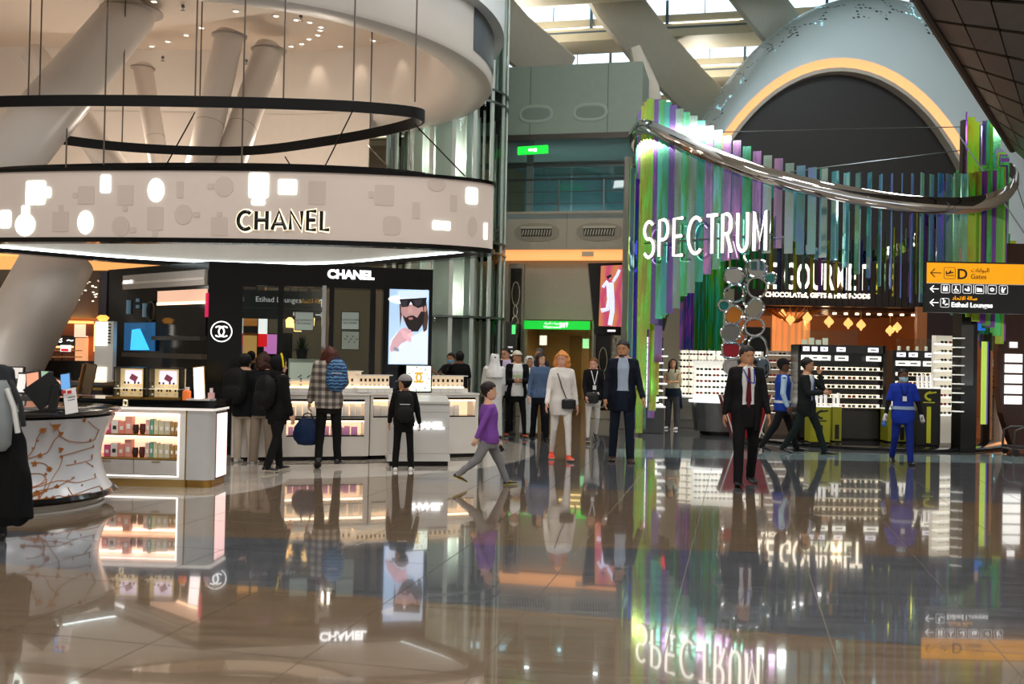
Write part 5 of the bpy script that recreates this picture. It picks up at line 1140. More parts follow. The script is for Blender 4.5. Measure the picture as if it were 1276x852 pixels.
w=W(53,440,19.5); b=B(); b.lathe([(.001,0),(.17,0),(.17,2.3),(.001,2.3)],20); ob=b.build('brown_pillar',mat('8a6a50',.4),None,True); ob.location=(w.x,w.y,0); tag(ob,'plain brown round pillar in front of the beauty shop','pillar')
w=W(30,460,18.5); b=B(); b.bb(-1.0,1.3,-.05,.05,0,W(30,448,18.5).z); ob=b.build('low_partition',mat('15120f',.4)); ob.location=(w.x,w.y,0); tag(ob,'dark low partition in front of the brown pillar','partition')
# sloping perforated ceiling of the beauty shop with glow strip
C=[W(60,330+60,20),W(160,392,20.5),W(160,344,17.5+2),W(80,340,17.5+1)]
q=[W(-60,396,24.6),W(330,396,24.6),W(330,338,20.6),W(-60,334,20.6)]; b=B(); b.loft([q,[p+Vector((0,0,.08)) for p in q]]); ce2=struct(b,'ceiling_beauty_shop',mat('8c9492',.5))
b=B(); q2=[W(-60,335,20.5),W(330,339,20.5),W(330,325,20.2),W(-60,318,20.2)]; b.loft([q2,[p+Vector((0,0,.06)) for p in q2]]); b.build('glow_strip',ems('f0a860',1.1),ce2)
for k in range(60):
    s_=random.random(); t_=random.random(); p=(q[0]*(1-s_*.0)+(q[3]-q[0])*t_)
    x_=60+random.random()*78; y_=346+random.random()*30
    # point on the plane under that pixel
    n_=(q[1]-q[0]).cross(q[3]-q[0]).normalized(); v=ray(x_,y_); c0_=Vector((0,0,CAMH)); t2=(q[0]-c0_).dot(n_)/v.dot(n_); p=c0_+v*t2
    if k==0: dotm=B().lathe([(.001,0),(.025,0),(.025,-.015),(.001,-.015)],8).build('ceiling_dot_lamp',ems('ffe8c8',3),ce2); dotm.location=p
    else: part(dotm,'ceiling_dot_lamp',ce2,p)
SQ('glowing_shelf_end',50,360-8,72,372-6,ems('d8e0e0',1),-6.2,-6.1)
# ================= eyewear store under the slat canopy
glassm=mat('0c0c0e',.15); GR={}
def sunglasses_mesh():
    b=B()
    for s_ in (1,-1):
        b.tube([(s_*.035+.027*math.copysign(abs(cos(a))**.8,cos(a)),0,.02*math.copysign(abs(sin(a))**.8,sin(a))) for a in [2*PI*k/8 for k in range(8)]],.004,4,wrap=True)
        b.prism([(s_*.035+.026*cos(2*PI*k/8),.019*sin(2*PI*k/8)) for k in range(8)],-.002,.002,'xz')
        b.box((s_*.066,.045,.008),(.004,.1,.006))
    b.box((0,0,.008),(.016,.005,.005)); return b
gl_lib=[]
for c in ('0c0c0e','3a1c10','20303a','5a5a5e','7a1c1c','16241c'):
    o=sunglasses_mesh().build('sunglasses',mat(c,.12,0,0,0)); gl_lib.append(o.data); bpy.data.objects.remove(o)
gcount=[0]
def glasses(p,rz,label,group,s=1.0):
    o=bpy.data.objects.new('sunglasses',random.choice(gl_lib)); COL.objects.link(o); o.location=p; o.rotation_euler=(R(-6),0,rz+random.uniform(-.15,.15)); o.scale=(s,s,s); tag(o,label,'glasses',group); gcount[0]+=1
# curtain-backed white shelf wall
a=W(846,440,23.6); c=W(948,440,22.8); PW=PL(a,math.atan2(c.y-a.y,c.x-a.x)); LW=(Vector((c.x,c.y,0))-Vector((a.x,a.y,0))).length
o=PW.thing('eyewear_wall','bright white backlit eyewear wall below the green slat curtain','shelving')
zW=lambda y,x=895: PW(x,y)[1]
B().bb(0,LW,.2,.3,.0,zW(437)).build('back_panel',mat('e8e6dc',.5,0,.55,0,ecol='fff6e4'),o)
b=B()
rows=[443,451,459,467,475,484,493,503]
for y in rows: B().bb(0,LW,-.02,.2,zW(y)-.012,zW(y)).build('shelf',mat('f0eee6',.3,0,.5,0,ecol='fff8ea'),o)
for i in range(10): B().bb(LW*i/9-.008,LW*i/9+.008,.1,.2,zW(510),zW(437)).build('divider',mat('c8c6bc',.3),o)
for r_i,y in enumerate(rows):
    n=12
    for i in range(n): 
        if random.random()<.94: glasses(PW.w(LW*(i+.5)/n,.05,zW(y)+.022),PW.rz,'sunglasses on the '+['top','second','third','fourth','fifth','sixth','seventh','lowest','ninth'][r_i]+' shelf of the bright eyewear wall','sunglasses, '+['top','second','third','fourth','fifth','sixth','seventh','lowest','ninth'][r_i]+' shelf of the bright eyewear wall',1.15)
B().bb(0,LW,-.1,.3,0,.72).build('base_cabinet',mat('8a8a84',.3,.3),o); B().bb(-.03,LW,-.35,.3,.72,.76).build('ledge',mat('f4f4ee',.3,0,.6,0),o)
for i in range(3): d=B().bb(.05+i*.62,.6+i*.62,-.12,-.1,.2,.66).build('drawer',mat('9a988e',.3,.2),o)
# metal curved counter
w=W(905,440,21.6); cc=thing('curved_counter','curved brushed metal counter with a bright white top behind the suited man','counter',(w.x,w.y,0)); zt2=W(905,500,21.0).z
B().lathe([(.001,.08),(.68,.08),(.72,.5),(.74,zt2-.05),(.001,zt2-.05)],36,(0,0,0),0,2*PI,1,.6).build('body',mat('8a8c8e',.22,.9),cc,True); B().lathe([(.001,zt2-.05),(.8,zt2-.05),(.8,zt2),(.001,zt2)],36,(0,0,0),0,2*PI,1,.6).build('counter_top',mat('f4f6f4',.3,0,.8,0),cc); B().lathe([(.001,0),(.55,0),(.55,.08),(.001,.08)],24,(0,0,0),0,2*PI,1,.6).build('plinth',BLACK,cc)
for r_ in range(5):
    z=zt2+.12+.13*r_; B().bb(-.62,.62,.12,.3,z-.012,z).build('shelf',mat('f4f4ee',.3,0,.6,0),cc)
    for i in range(7): glasses(Vector((w.x-.54+i*.18,w.y+.16,z+.022)),0,'sunglasses on shelf '+['one','two','three','four','five'][r_]+' from below of the curved counter rack','curved counter rack glasses, row '+str(r_+1),1.15)
B().bb(-.65,.65,.3,.34,zt2,zt2+.85).build('rack_back',mat('f0eee4',.4,0,.45,0),cc)
# left shelf unit
P1=PL(W(800,440,21.8),0); LB_=P1(828,440)[0]
o=P1.thing('eyewear_tower','narrow white lit eyewear tower at the left end of the slat canopy','shelving'); z1=lambda y: P1(814,y)[1]
B().bb(0,LB_,.2,.28,0,z1(420)).build('back_panel',mat('2a2826',.3),o); B().bb(0,LB_-.1,.1,.2,z1(505),z1(428)).build('lit_back',mat('f0f0ea',.4,0,.75,0),o)
for i in range(9):
    y=434+i*8.6; B().bb(-.04,LB_+(.06 if i%2 else -.03),-.1,.2,z1(y)-.03,z1(y)).build('shelf',mat('f6f6f2',.3,0,.9,0),o)
    for k_ in range(2): glasses(P1.w(.12+.2*k_,-.02,z1(y)+.022),0,'sunglasses on the narrow white tower at the left','sunglasses on the narrow left tower',1.15)
B().bb(.08,.2,-.02,.0,z1(427),z1(420)).build('lit_logo',ems('ffffff',1.5),o); B().bb(-.02,LB_-.02,-.25,.25,0,z1(507)).build('base',mat('5a5c5e',.3,.5),o); B().bb(-.06,LB_,-.3,.28,z1(507),z1(505)).build('top',mat('f0f0ec',.3,0,.5,0),o)
# slanted red and white screen above it
Y=21.4
o=thing('slanted_screen','slanted black screen with a bold red and pale blue shape','screen',(0,0,0))
def fs(name,pts,m_,dy):
    P=[W(x,y,Y)+Vector((0,dy,0)) for x,y in pts]; b=B(); b.loft([P,[p+Vector((0,.02,0)) for p in P]]); return b.build(name,m_,o)
fs('housing',[(801,283),(852,290),(838,368),(828,412),(800,412)],mat('15120f',.15),.03)
fs('red_shape',[(803,285),(848,291),(840,335),(833,388),(818,384),(812,370),(808,340),(802,330)],ems('f01018',.95),0)
fs('blue_shape',[(806,285),(814,286),(809,330),(807,354),(802,352)],ems('b8cdf4',.95),-.03)
fs('blue_shape',[(832,289),(843,290),(838,330),(834,353),(823,352),(821,336),(828,318)],ems('b8cdf4',.95),-.03)
# mirror totem of sunglass shaped frames
mt_=W(927,440,19.6); o=thing('mirror_totem','twisted chrome pole with mirrors shaped like sunglass lenses','sculpture',(mt_.x,mt_.y,0))
b=B(); b.tube([(.04*sin(z*22),.04*cos(z*22),z) for z in [i*.06 for i in range(64)]],.028,6); b.build('twisted_pole',CHROME,o,True)
M0=W(927,440,19.6); ppm=F_PX/19.6
def lens(px_,py_,rx,ry,c,tilt=0,sq=1.0):
    ctr=W(px_,py_,19.5)-Vector((mt_.x,mt_.y,0)); 
    loop=[]
    for k_ in range(22):
        a=2*PI*k_/22; x=rx/ppm*math.copysign(abs(cos(a))**sq,cos(a)); z=ry/ppm*math.copysign(abs(sin(a))**sq,sin(a))*(1 if sin(a)>0 else .95)
        x*=1-.12*(z/(ry/ppm))*-1 if False else 1+.1*(z/(ry/ppm))
        loop.append((x*cos(tilt)-z*sin(tilt),x*sin(tilt)+z*cos(tilt)))
    b=B(); b.tube([ctr+Vector((x,0,z)) for x,z in loop],.025,6,wrap=True); r_=b.build('lens_frame',CHROME,o,True)
    if c: b=B(); b.loft([[ctr+Vector((x,.0,z)) for x,z in loop],[ctr+Vector((x,.012,z)) for x,z in loop]]); b.build('lens_mirror',mat(c,.05,.9 if c not in('c87a28','1f7a70','a02030') else .3),r_)
for a_ in ((914,344,12,10,'c8c8c4',.0,.8),(943,335,13,11,'c0c0bc',0,.8),(960,347,7,7,'50a098',.2,.9),(915,366,12,11,None,.4,.9),(943,359,12,13,None,0,.95),(902,381,6.5,6.5,'1f7a70',0,.9),(914,393,10,12,'c87a28',-.5,.8),(940,385,10,13,'b0a898',-.6,.8),(911,415,12,11,'8a8a88',.3,.85),(940,408,12,11,None,.1,.9),(911,437,11,9.5,'a02030',0,.5),(945,434,11,15,None,.3,.8),(915,457,13,10,'c0bab8',.1,.9),(948,459,11,13,'6a7a88',.1,.8)): lens(*a_)
# red flared base behind the suited man
q=[(899,492),(962,492),(946,546),(915,546)]; P=[W(x,y,19.3)-Vector((mt_.x,mt_.y,0)) for x,y in q]; P=[Vector((p.x,p.y,max(0,p.z))) for p in P]; b=B(); b.loft([P,[p+Vector((0,.35,0)) for p in P]]); b.build('red_base',mat('8a1018',.25),o)
for s_ in ((899,492,915,546),(962,492,946,546)):
    b=B(); b.tube([W(s_[0],s_[1],19.28)-Vector((mt_.x,mt_.y,0)),W(s_[2],s_[3]-1,19.28)-Vector((mt_.x,mt_.y,0))],.012,6); b.build('white_edge',WHITE,o)
# black gondola shelves
def gondola(label,x0,x1,ytop,yfoot,Y,rz,signs,grp,rows_,left_glass=True,n=6,low=True):
    a=W(x0,440,Y); P=PL(a,rz); L_=P(x1,440)[0]; z=lambda y: P((x0+x1)/2,y)[1]
    o=P.thing('eyewear_gondola',label,'shelving'); ht=z(ytop)
    B().bb(0,L_,.1,.5,z(yfoot-44) if low else .1,ht).build('back_panel',mat('1a1817',.25),o)
    [B().bb(q_-.03,q_+.03,-.02,.5,0,ht).build('side_frame',mat('2a2725',.2,.5),o) for q_ in (0,L_)]
    B().bb(0,L_,-.02,.5,ht-.16,ht).build('head_board',mat('232120',.25),o)
    B().bb(0,L_,0,.5,.0,.1).build('plinth',BLACK,o); B().bb(.05,L_-.05,.1,.45,.1,z(yfoot-44)).build('base_cabinet',mat('45433f',.25,.5),o)
    for i,(u,v) in enumerate(signs):
        b=B(); b.bb(P(u,440)[0],P(v,440)[0],-.03,-.02,ht-.13,ht-.04); b.build('brand_plate',mat('e8e6f0',.4,0,.9,0),o)
        B().bb(P(u,440)[0]+.05,P(v,440)[0]-.05,-.033,-.03,ht-.095,ht-.075).build('brand_line',mat('303038'),o)
        B().bb(P(u,440)[0]-.03,P(v,440)[0]+.06,-.02,-.01,ht-.31,ht-.21).build('light_box',mat('f6f4e8',.4,0,1.1,0),o); B().bb(P(u,440)[0]+.03,P(v,440)[0]-.0,-.025,-.02,ht-.275,ht-.245).build('picture',mat('5a604a'),o)
    for r_i,y in enumerate(rows_):
        B().bb(.04,L_-.04,-.06,.1,z(y)-.012,z(y)).build('shelf',mat('d8d4c4',.3,0,.25,0,ecol='fff0d0'),o); B().bb(.06,L_-.06,.07,.1,z(y)+.0,z(y)+.06).build('shelf_light',mat('fff4dc',.5,0,1.3,0,ecol='fff0d0'),o)
        for i in range(n):
            x=.12+(L_-.24)*(i+.5)/n
            glasses(P.w(x,.0,z(y)+.024),rz,grp[0].replace('on the ','on the '+['top','second','third','fourth','fifth','sixth','seventh','lowest',''][r_i]+' shelf of the ',1),grp[1]+' '+str(r_i+1),1.25)
    return P,o,L_,ht
Pg,og,Lg,hg=gondola('tall black eyewear gondola behind the phone caller',996,1102,430,556,19.9,0.0,[(1000,1008),(1011,1018),(1022,1031),(1042,1053),(1081,1094)],('sunglasses on the tall black gondola behind the phone caller','sunglasses on the middle gondola'),[461,472,483,495,507],n=7)
Ph_,oh,Lh,hh_=gondola('black eyewear gondola directly behind the blue uniformed cleaner',1114,1183,437,556,20.2,-.05,[(1117,1128),(1132,1143),(1152,1165)],('sunglasses on the gondola behind the cleaner','sunglasses on the right gondola'),[468,479,490,502],n=5)
o=Pg.thing('glass_showcase','clear glass showcase with pale goods on top of the middle gondola','showcase',Pg(1000,420)[0],.0,hg)
for i in range(3): B().bb(i*.37,i*.37+.35,0,.01,0,.28).build('glass_pane',glass((.9,.95,.93),.25),o)
B().bb(0,1.1,.0,.4,.28,.285).build('glass_top',glass((.85,.93,.9),.3),o)
for i in range(4): B().bb(.05+i*.14,.14+i*.14,.15,.22,0,.1+.04*(i%2)).build('goods',mat('d8d2c0',.4,0,.3,0),o)
o=Ph_.thing('glass_showcase','clear glass showcase on top of the gondola behind the cleaner','showcase',0.05,.0,hh_)
for i in range(2): B().bb(i*.5,i*.5+.48,0,.01,0,.24).build('glass_pane',glass((.9,.95,.93),.25),o)
for i in range(5): B().lathe([(.001,0),(.03,0),(.03,.09),(.001,.09)],8,(.1+i*.18,.15,0)).build('goods',mat('e8e0d0',.4,0,.3,0),o)
# small glasses racks far left of the gondola
P2=PL(W(958,440,21.0),0); o=P2.thing('white_rack','white lit rack of frames between the mirror totem and the phone caller','shelving'); L2=P2(995,440)[0]; B().bb(0,L2,.2,.25,0,P2(975,437)[1]).build('back_panel',mat('8a7a6a',.4),o)
for i in range(9):
    y=442+i*9; B().bb(0,L2,0,.2,P2(975,y)[1]-.015,P2(975,y)[1]).build('shelf',mat('f4f0e6',.4,0,.6,0),o)
    for k_ in range(3): glasses(P2.w(.1+.2*k_,.05,P2(975,y)[1]+.022),0,'sunglasses on the white rack right of the mirror totem','sunglasses on the white rack',1.2)
# yellow and black stands
def stand(px0,px1,pyt,pyf,Y,c,label,logo=True,dark=False):
    a=W(px0,440,Y); c_=W(px1,440,Y); w=(c_.x-a.x); o=thing('product_stand',label,'stand',(a.x,Y,0)); zt3=W(px0,pyt,Y).z
    B().bb(0,w,0,.4,.09,zt3).build('body',mat(c,.35),o); B().bb(.01,w-.01,.01,.39,0,.09).build('plinth',BLACK,o)
    lc=mat('c8c828' if dark else '14140c',.4)
    b=B(); b.tube([(w/2+.09-.13*cos(R(t))-.03,-.004,zt3-.14+.075*sin(R(t))) for t in range(-80,81,20)],.022,6,flat=.2,up=(0,1,0)); b.box((w/2+.06,-.004,zt3-.075),(.16,.006,.03),0,0,R(-8)); 
    if logo: b.build('logo',lc,o); B().bb(w/2-.11,w/2+.11,-.006,0,zt3-.27,zt3-.25).build('brand_line',lc,o)
    B().bb(w/2-.04,w/2+.04,-.006,0,.12,zt3-.34).build('stripe',lc,o); B().bb(-.01,w+.01,-.01,.41,zt3,zt3+.015).build('lit_top',mat('e8e8e0',.3,0,.6,0),o)
    for k_ in range(max(2,int(w/.09))): B().bb(.03+k_*.085,.07+k_*.085,.08,.14,zt3+.015,zt3+.24+.03*(k_%2)).build('display_stick',mat('f0ece8',.3,0,.4,0),o)
    return o
stand(1012,1036,507,553,19.0,'a8a81c','yellow product stand with black logo beside the phone caller')
stand(1039,1050,507,551,19.4,'9a9a1a','narrow yellow product stand right of the first yellow stand',False)
stand(1144,1173,484,557,18.9,'0e0e0d','black product stand with yellow logo right of the cleaner',True,True)
stand(1108,1143,510,557,19.5,'8a8a18','dull yellow stand partly hidden behind the cleaner',False)
# display plinth
a=W(1075,440,20.6); b=B(); b.lathe([(.001,0),(1,0),(1,.04),(.985,.055),(.001,.055)],64,(0,0,0),0,2*PI,2.6,2.35); ob=b.build('store_plinth',mat('1a1a1b',.08,.3),None,True); ob.location=(a.x+.25,20.75,0); tag(ob,'low black glossy curved plinth carrying the eyewear gondolas','platform')
# bright right tower, black column and curved wood fin
P3=PL(W(1172,440,19.6),R(18)); o=P3.thing('eyewear_tower','bright eyewear tower left of the black square column','shelving'); L3=P3(1198,440)[0]
B().bb(0,L3,.15,.25,0,P3(1185,418)[1]).build('back_panel',mat('c8c2b4',.3,0,.3,0),o)
for i in range(10):
    y=428+i*11; zz=P3(1185,y)[1]
    if zz<.6: break
    B().bb(-.03,L3+.05,-.06,.15,zz-.03,zz).build('shelf',mat('f8f6ee',.3,0,.9,0),o)
    for k_ in range(2): glasses(P3.w(.1+.2*k_,.02,zz+.024),P3.rz,'sunglasses on the bright tower beside the black column','sunglasses on the bright right tower',1.2)
w=W(1206,440,18.6); ob=thing('black_column','square black column under the direction sign','column',(w.x,w.y,0)); B().bb(-.16,.13,-.1,.3,0,W(1206,392,18.6).z+.4).build('shaft',mat('0f0d0c',.15),ob); B().bb(-.17,.05,-.12,-.1,W(1206,480,18.6).z,W(1206,405,18.6).z).build('mirror_strip',mat('6a6a6a',.1,.8),ob)
for i in range(9): 
    zz=2.1-.17*i; B().bb(-.3,-.12,-.14,-.02,zz,zz+.02).build('peg_shelf',mat('eae8e0',.3,0,.6,0),ob)
w=W(1229,440,20.5); ob=thing('striped_post','slim post with lime and violet glowing stripe by the salmon floor','post',(w.x,w.y,0)); B().bb(-.05,.09,0,.1,0,4).build('post',mat('3a302a',.3),ob); B().bb(-.1,.0,-.03,0,.4,2.1).build('lime_stripe',ems('b8d858',.8),ob); B().bb(.01,.03,-.03,0,.4,2.1).build('violet_stripe',ems('6a50c0',.7),ob)
w=W(1262,440,19.4); ob=thing('curved_fin','curved brown fin with five white lit plates at the right edge','panel',(w.x,w.y,0))
b=B(); prof=[(-.28,4.0),(-.3,2.4),(-.27,1.2),(-.2,.7),(-.02,.15),(.05,0)]; b.loft([[(x,-.02,z),(x+.9,-.02,z),(x+.9,.2,z),(x,.2,z)] for x,z in prof]); b.build('fin',mat('3a211a',.15,.2),ob)
for i in range(5): zz=W(1262,441+i*13,19.4).z; B().bb(-.17,.16,-.06,-.03,zz-.16,zz).build('light_plate',mat('f8f8f4',.4,0,1.2,0),ob)
B().bb(-.08,.06,-.06,-.03,W(1262,428,19.4).z-.08,W(1262,428,19.4).z+.03).build('small_light_plate',ems('ffffff',1.3),ob)
w=W(1236,440,22); ob=thing('blue_panel','small white and blue lit panel hanging under the sign','panel',tuple(W(1218,398,20))); B().bb(-.15,.15,-.03,.03,-.02,.17).build('pale_field',mat('d8a890',.4,0,.4,0),ob); B().bb(-.15,.15,-.03,.03,-.22,-.02).build('blue_field',ems('2a6ac8',.8),ob); B().bb(-.01,.01,0,.01,.17,1.5).build('hanger',STEEL,ob)
# luggage trolley part at the right edge
w=W(1280,550,17.9); ob=thing('luggage_trolley','grey luggage trolley cut by the right edge','trolley',(w.x,w.y,0)); tm=mat('3a3a3c',.3,.5)
b=B(); b.tube([(-.25,0,.1),(-.22,0,.45),(-.1,0,.5),(.3,0,.5)],.02,8); b.tube([(-.25,.4,.1),(-.22,.4,.45),(-.1,.4,.5),(.3,.4,.5)],.02,8); b.tube([(-.25,0,.12),(-.25,.4,.12)],.018,6); b.build('frame',tm,ob,True); B().bb(-.25,.4,0,.4,.14,.17).build('deck',tm,ob)
for y in (0.0,.4): B().lathe([(.001,-.015),(.06,-.015),(.06,.015),(.001,.015)],14).build('wheel',BLACKM,ob).matrix_local=Matrix.Translation((-.2,y,.06))@Matrix.Rotation(PI/2,4,'X')
# ================= PEOPLE
def bake(b,voxel,smooth=3,wr=0.0,wf=9.0,seed=0,vert=.35):
    me=bpy.data.meshes.new('tmp'); me.from_pydata(b.v,[],b.f); bm=bmesh.new(); bm.from_mesh(me); bmesh.ops.recalc_face_normals(bm,faces=bm.faces); bm.to_mesh(me); bm.free()
    o=bpy.data.objects.new('tmp',me); COL.objects.link(o)
    m=o.modifiers.new('r','REMESH'); m.mode='VOXEL'; m.voxel_size=voxel
    s=o.modifiers.new('s','SMOOTH'); s.factor=.5; s.iterations=smooth
    dg=bpy.context.evaluated_depsgraph_get(); r=bpy.data.meshes.new_from_object(o.evaluated_get(dg)); bpy.data.objects.remove(o); bpy.data.meshes.remove(me)
    if wr:
        off_=Vector((seed*3.1,seed*1.7,0))
        ns=[Vector(v.normal) for v in r.vertices]
        for v,n in zip(r.vertices,ns):
            q=Vector((v.co.x*wf,v.co.y*wf,v.co.z*wf*vert))+off_; d=1-abs(noise.noise(q))*2.2; v.co+=n*(wr*(d-.4))
    return r
def addmesh(r,b):
    """append builder geometry to baked mesh"""
    vs=[tuple(v.co) for v in r.vertices]; fs=[tuple(p.vertices) for p in r.polygons]; o=len(vs)
    me=bpy.data.meshes.new('m'); me.from_pydata(vs+b.v,[],fs+[tuple(i+o for i in f) for f in b.f]); bpy.data.meshes.remove(r)
    bm=bmesh.new(); bm.from_mesh(me); bmesh.ops.recalc_face_normals(bm,faces=bm.faces); bm.to_mesh(me); bm.free(); return me
def mk(name,me,m,parent,smooth=True):
    me.materials.clear(); me.materials.append(m); me.polygons.foreach_set('use_smooth',[smooth]*len(me.polygons))
    o=bpy.data.objects.new(name,me); COL.objects.link(o)
    if parent: o.parent=parent
    return o
def cloth(c,rough=.85): return mat(c,rough,0,0,.12,14,spec=.2)
HR=[(0,.12,.30,.02),(.05,.2,.375,.06),(.13,.26,.41,.15),(.24,.295,.42,.26),(.35,.32,.42,.36),(.48,.335,.405,.42),(.58,.34,.425,.45),(.72,.34,.42,.46),(.84,.305,.36,.41),(.93,.22,.25,.30),(.985,.11,.12,.15),(1,.03,.03,.05)]
def hring(z):
    for i in range(len(HR)-1):
        if HR[i][0]<=z<=HR[i+1][0]:
            t=(z-HR[i][0])/(HR[i+1][0]-HR[i][0]); return [HR[i][k]*(1-t)+HR[i+1][k]*t for k in (1,2,3)]
    return list(HR[-1][1:])
def hpt(a,z,s=1.0,off_=0):
    """a: angle from the face front; returns head-unit point"""
    w,f,b_=hring(max(0,min(1,z))); x=sin(a)*w; y=cos(a)*(f if cos(a)>0 else b_); r=math.hypot(x,y) or 1e-6; k=s+off_/r
    return Vector((x*k,y*k,z))
BT=[(-.09,.07,.055),(-.03,.09,.063),(.04,.088,.06),(.1,.076,.054),(.17,.086,.06),(.235,.1,.064),(.28,.093,.055),(.305,.055,.043),(.33,.033,.034)]
def bt(t,fem=0,wd=1):
    for i in range(len(BT)-1):
        if BT[i][0]<=t<=BT[i+1][0]:
            u=(t-BT[i][0])/(BT[i+1][0]-BT[i][0]); r=[BT[i][k]*(1-u)+BT[i+1][k]*u for k in (1,2)]; break
    else: r=list(BT[0][1:] if t<BT[0][0] else BT[-1][1:])
    if fem:
        r[0]*=1-.1*max(0,1-abs(t-.1)/.1) ; r[0]*= .93 if t>.18 else 1.02
    return r[0]*wd,r[1]*wd
SK={'light':'d8a88c','mid':'c8967a','dark':'6a4634','tan':'bd8a68','pink':'dba48c'}
def person(label,px,fpy,top,yaw,legL=(0,4,0),legR=(0,4,0),armL=(0,8,8,0),armR=(0,8,8,0),head=(0,0),lean=0,skin='mid',fem=0,kid=0,wd=1.0,
           hair='short',hairc='1a1210',pants=None,shoe=('1a1a1a','1a1a1a'),top_=None,seed=0,extra=(),Y=None,vox=.013,h=None,name='person',twist=0,group=None):
    if Y is None: g=FL(px,fpy)
    else: w=W(px,440,Y); g=Vector((w.x,Y,0))
    H=h or (W(px,top,g.y).z)
    root=thing(name,label,'person',tuple(g),R(yaw),group)
    hh=H*(.142 if not kid else .142+.028*kid); leglen=.53-.02*kid
    th=H*leglen*.455; shn=H*leglen*.465; ft=H*leglen*.08
    def dr(f,a,s): f=R(f);a=R(a); return Vector((s*sin(a),sin(f)*cos(a),-cos(f)*cos(a)))
    J={}; low=1e9
    for s,leg,k in ((-1,legL,'L'),(1,legR,'R')):
        hip=Vector((s*.05*H*wd,0,0)); kn=hip+dr(leg[0],leg[1],s)*th; an=kn+dr(leg[0]-leg[2],leg[1]*.6,s)*shn
        sa=leg[0]-leg[2]; fp=leg[3] if len(leg)>3 else (0 if sa>-18 else min(0,(sa+12))) ; 
        fd=Vector((s*.12,cos(R(fp)),sin(R(fp)))).normalized(); fu=Vector((0,-sin(R(fp)),cos(R(fp))))
        heel=an-fd*.035*H-fu*ft; toe=an+fd*.105*H-fu*ft
        J[k]=(hip,kn,an,fd,fu); low=min(low,heel.z,toe.z)
    pz=-low
    for k in 'LR': J[k]=tuple((v+Vector((0,0,pz)) if i<3 else v) for i,v in enumerate(J[k]))
    pel=Vector((0,0,pz)); up=Vector((0,sin(R(lean)),cos(R(lean)))); fw=Vector((0,cos(R(lean)),-sin(R(lean)))); X=Vector((1,0,0))
    tor=(1-leglen-hh/H-.014)*H/.285    # torso scale: neck base reaches the chin
    def tp(t): return pel+up*(t*tor)
    def tring(t,pad=0,n=24,a0=None,a1=None,dy=0,ry_=1):
        rx,ry=bt(t,fem,wd); c=tp(t)+fw*dy; out=[]
        for i in range(n):
            a=2*PI*i/n if a0 is None else a0+(a1-a0)*i/(n-1)
            x=math.copysign(abs(sin(a))**.85,sin(a))*(rx*H+pad); y=math.copysign(abs(cos(a))**.85,cos(a))*(ry*H*ry_+pad); out.append(c+X*x+fw*y)
        return out
    sh={}
    for s,arm,k in ((-1,armL,'L'),(1,armR,'R')):
        so=tp(.262)+X*s*(.098*H*wd*(.94 if fem else 1)); 
        f,a,e,inw=arm[:4]
        d1=dr(f,a,s); el=so+d1*.165*H; d2=dr(f+e,a-inw,s); wr_=el+d2*.145*H
        sh[k]=(so,el,wr_,d2,s,arm[4] if len(arm)>4 else 25)
    # head frame
    nb=tp(.30); hc=Matrix.Translation(Vector((nb.x,nb.y+.004*H,H-hh)))@Matrix.Rotation(-R(head[0]),4,'Z')@Matrix.Translation((0,0,hh*.3))@Matrix.Rotation(R(-head[1]),4,'X')@Matrix.Translation((0,-.02*hh,-hh*.3))@Matrix.Diagonal((hh,hh,hh,1))
    # ---- body
    b=B(); b.loft([tring(t) for t in (-.09,-.03,.04,.1,.17,.235,.28,.305,.33)])
    for k in 'LR':
        hip,kn,an,fd,fu=J[k]; m_=kn.lerp(an,.3)
        b.cap(hip,kn,.046*H*wd,.03*H,10); b.cap(kn,m_,.029*H,.028*H,8); b.cap(m_,an,.028*H,.018*H,8); b.cap(an-fu*ft*.4-fd*.01*H,an+fd*.05*H-fu*ft*.7,.013*H,.009*H,8)
        so,el,wr_,d2,s,_=sh[k]; b.cap(so-X*s*.008*H,el,.022*H,.018*H,8); b.cap(el,wr_,.021*H,.0145*H,8)
    b.cap(tp(.29),hc@Vector((0,-.08,.25)),.036*H,.031*H if not kid else .034*H,10)
    r=bake(b,vox*1.1,2)
    hb=B()
    hb.M=hc
    rings=[[hpt(2*PI*i/22,z) for i in range(22)] for z in (0,.03,.08,.14,.2,.27,.35,.42,.49,.55,.62,.7,.78,.85,.91,.96,.985,1)]
    for ri,z in ((7,.42),(8,.49)):
        for i in (1,2,3,19,20,21): rings[ri][i].y-=.02           # eye sockets
    hb.loft(rings)
    hb.loft([[Vector((x*w_,y,z)) for x,y in ((-.045,yy),(0,yy+d_),(.045,yy),(0,.3))] for z,w_,yy,d_ in ((.52,.5,.38,.03),(.43,.7,.4,.06),(.34,1.25,.405,.115),(.305,1.1,.40,.06))])
    for s in (1,-1): hb.ell((s*.335,-.03,.42),(.035,.075,.11),8,6)
    hb.ell((0,.40,.2),(.11,.03,.045),10,6)
    hb.M=Matrix()
    for k in 'LR':
        so,el,wr_,d2,s,curl=sh[k]; nv=Vector((-s,0,0)); nv=(nv-d2*nv.dot(d2)).normalized(); sv=d2.cross(nv)*s
        if sv.y<0 and abs(d2.y)<.8: sv=-sv
        P=wr_; c1=P+d2*.012*H; c2=P+d2*.056*H
        hb.loft([[p+sv*w1*cos(q)*H+nv*t1*sin(q)*H for q in [2*PI*i/10 for i in range(10)]] for p,w1,t1 in ((P-d2*.012*H,.013,.012),(c1,.016,.012),(P+d2*.03*H,.022,.011),(c2,.022,.009),(c2+d2*.004*H,.018,.006))])
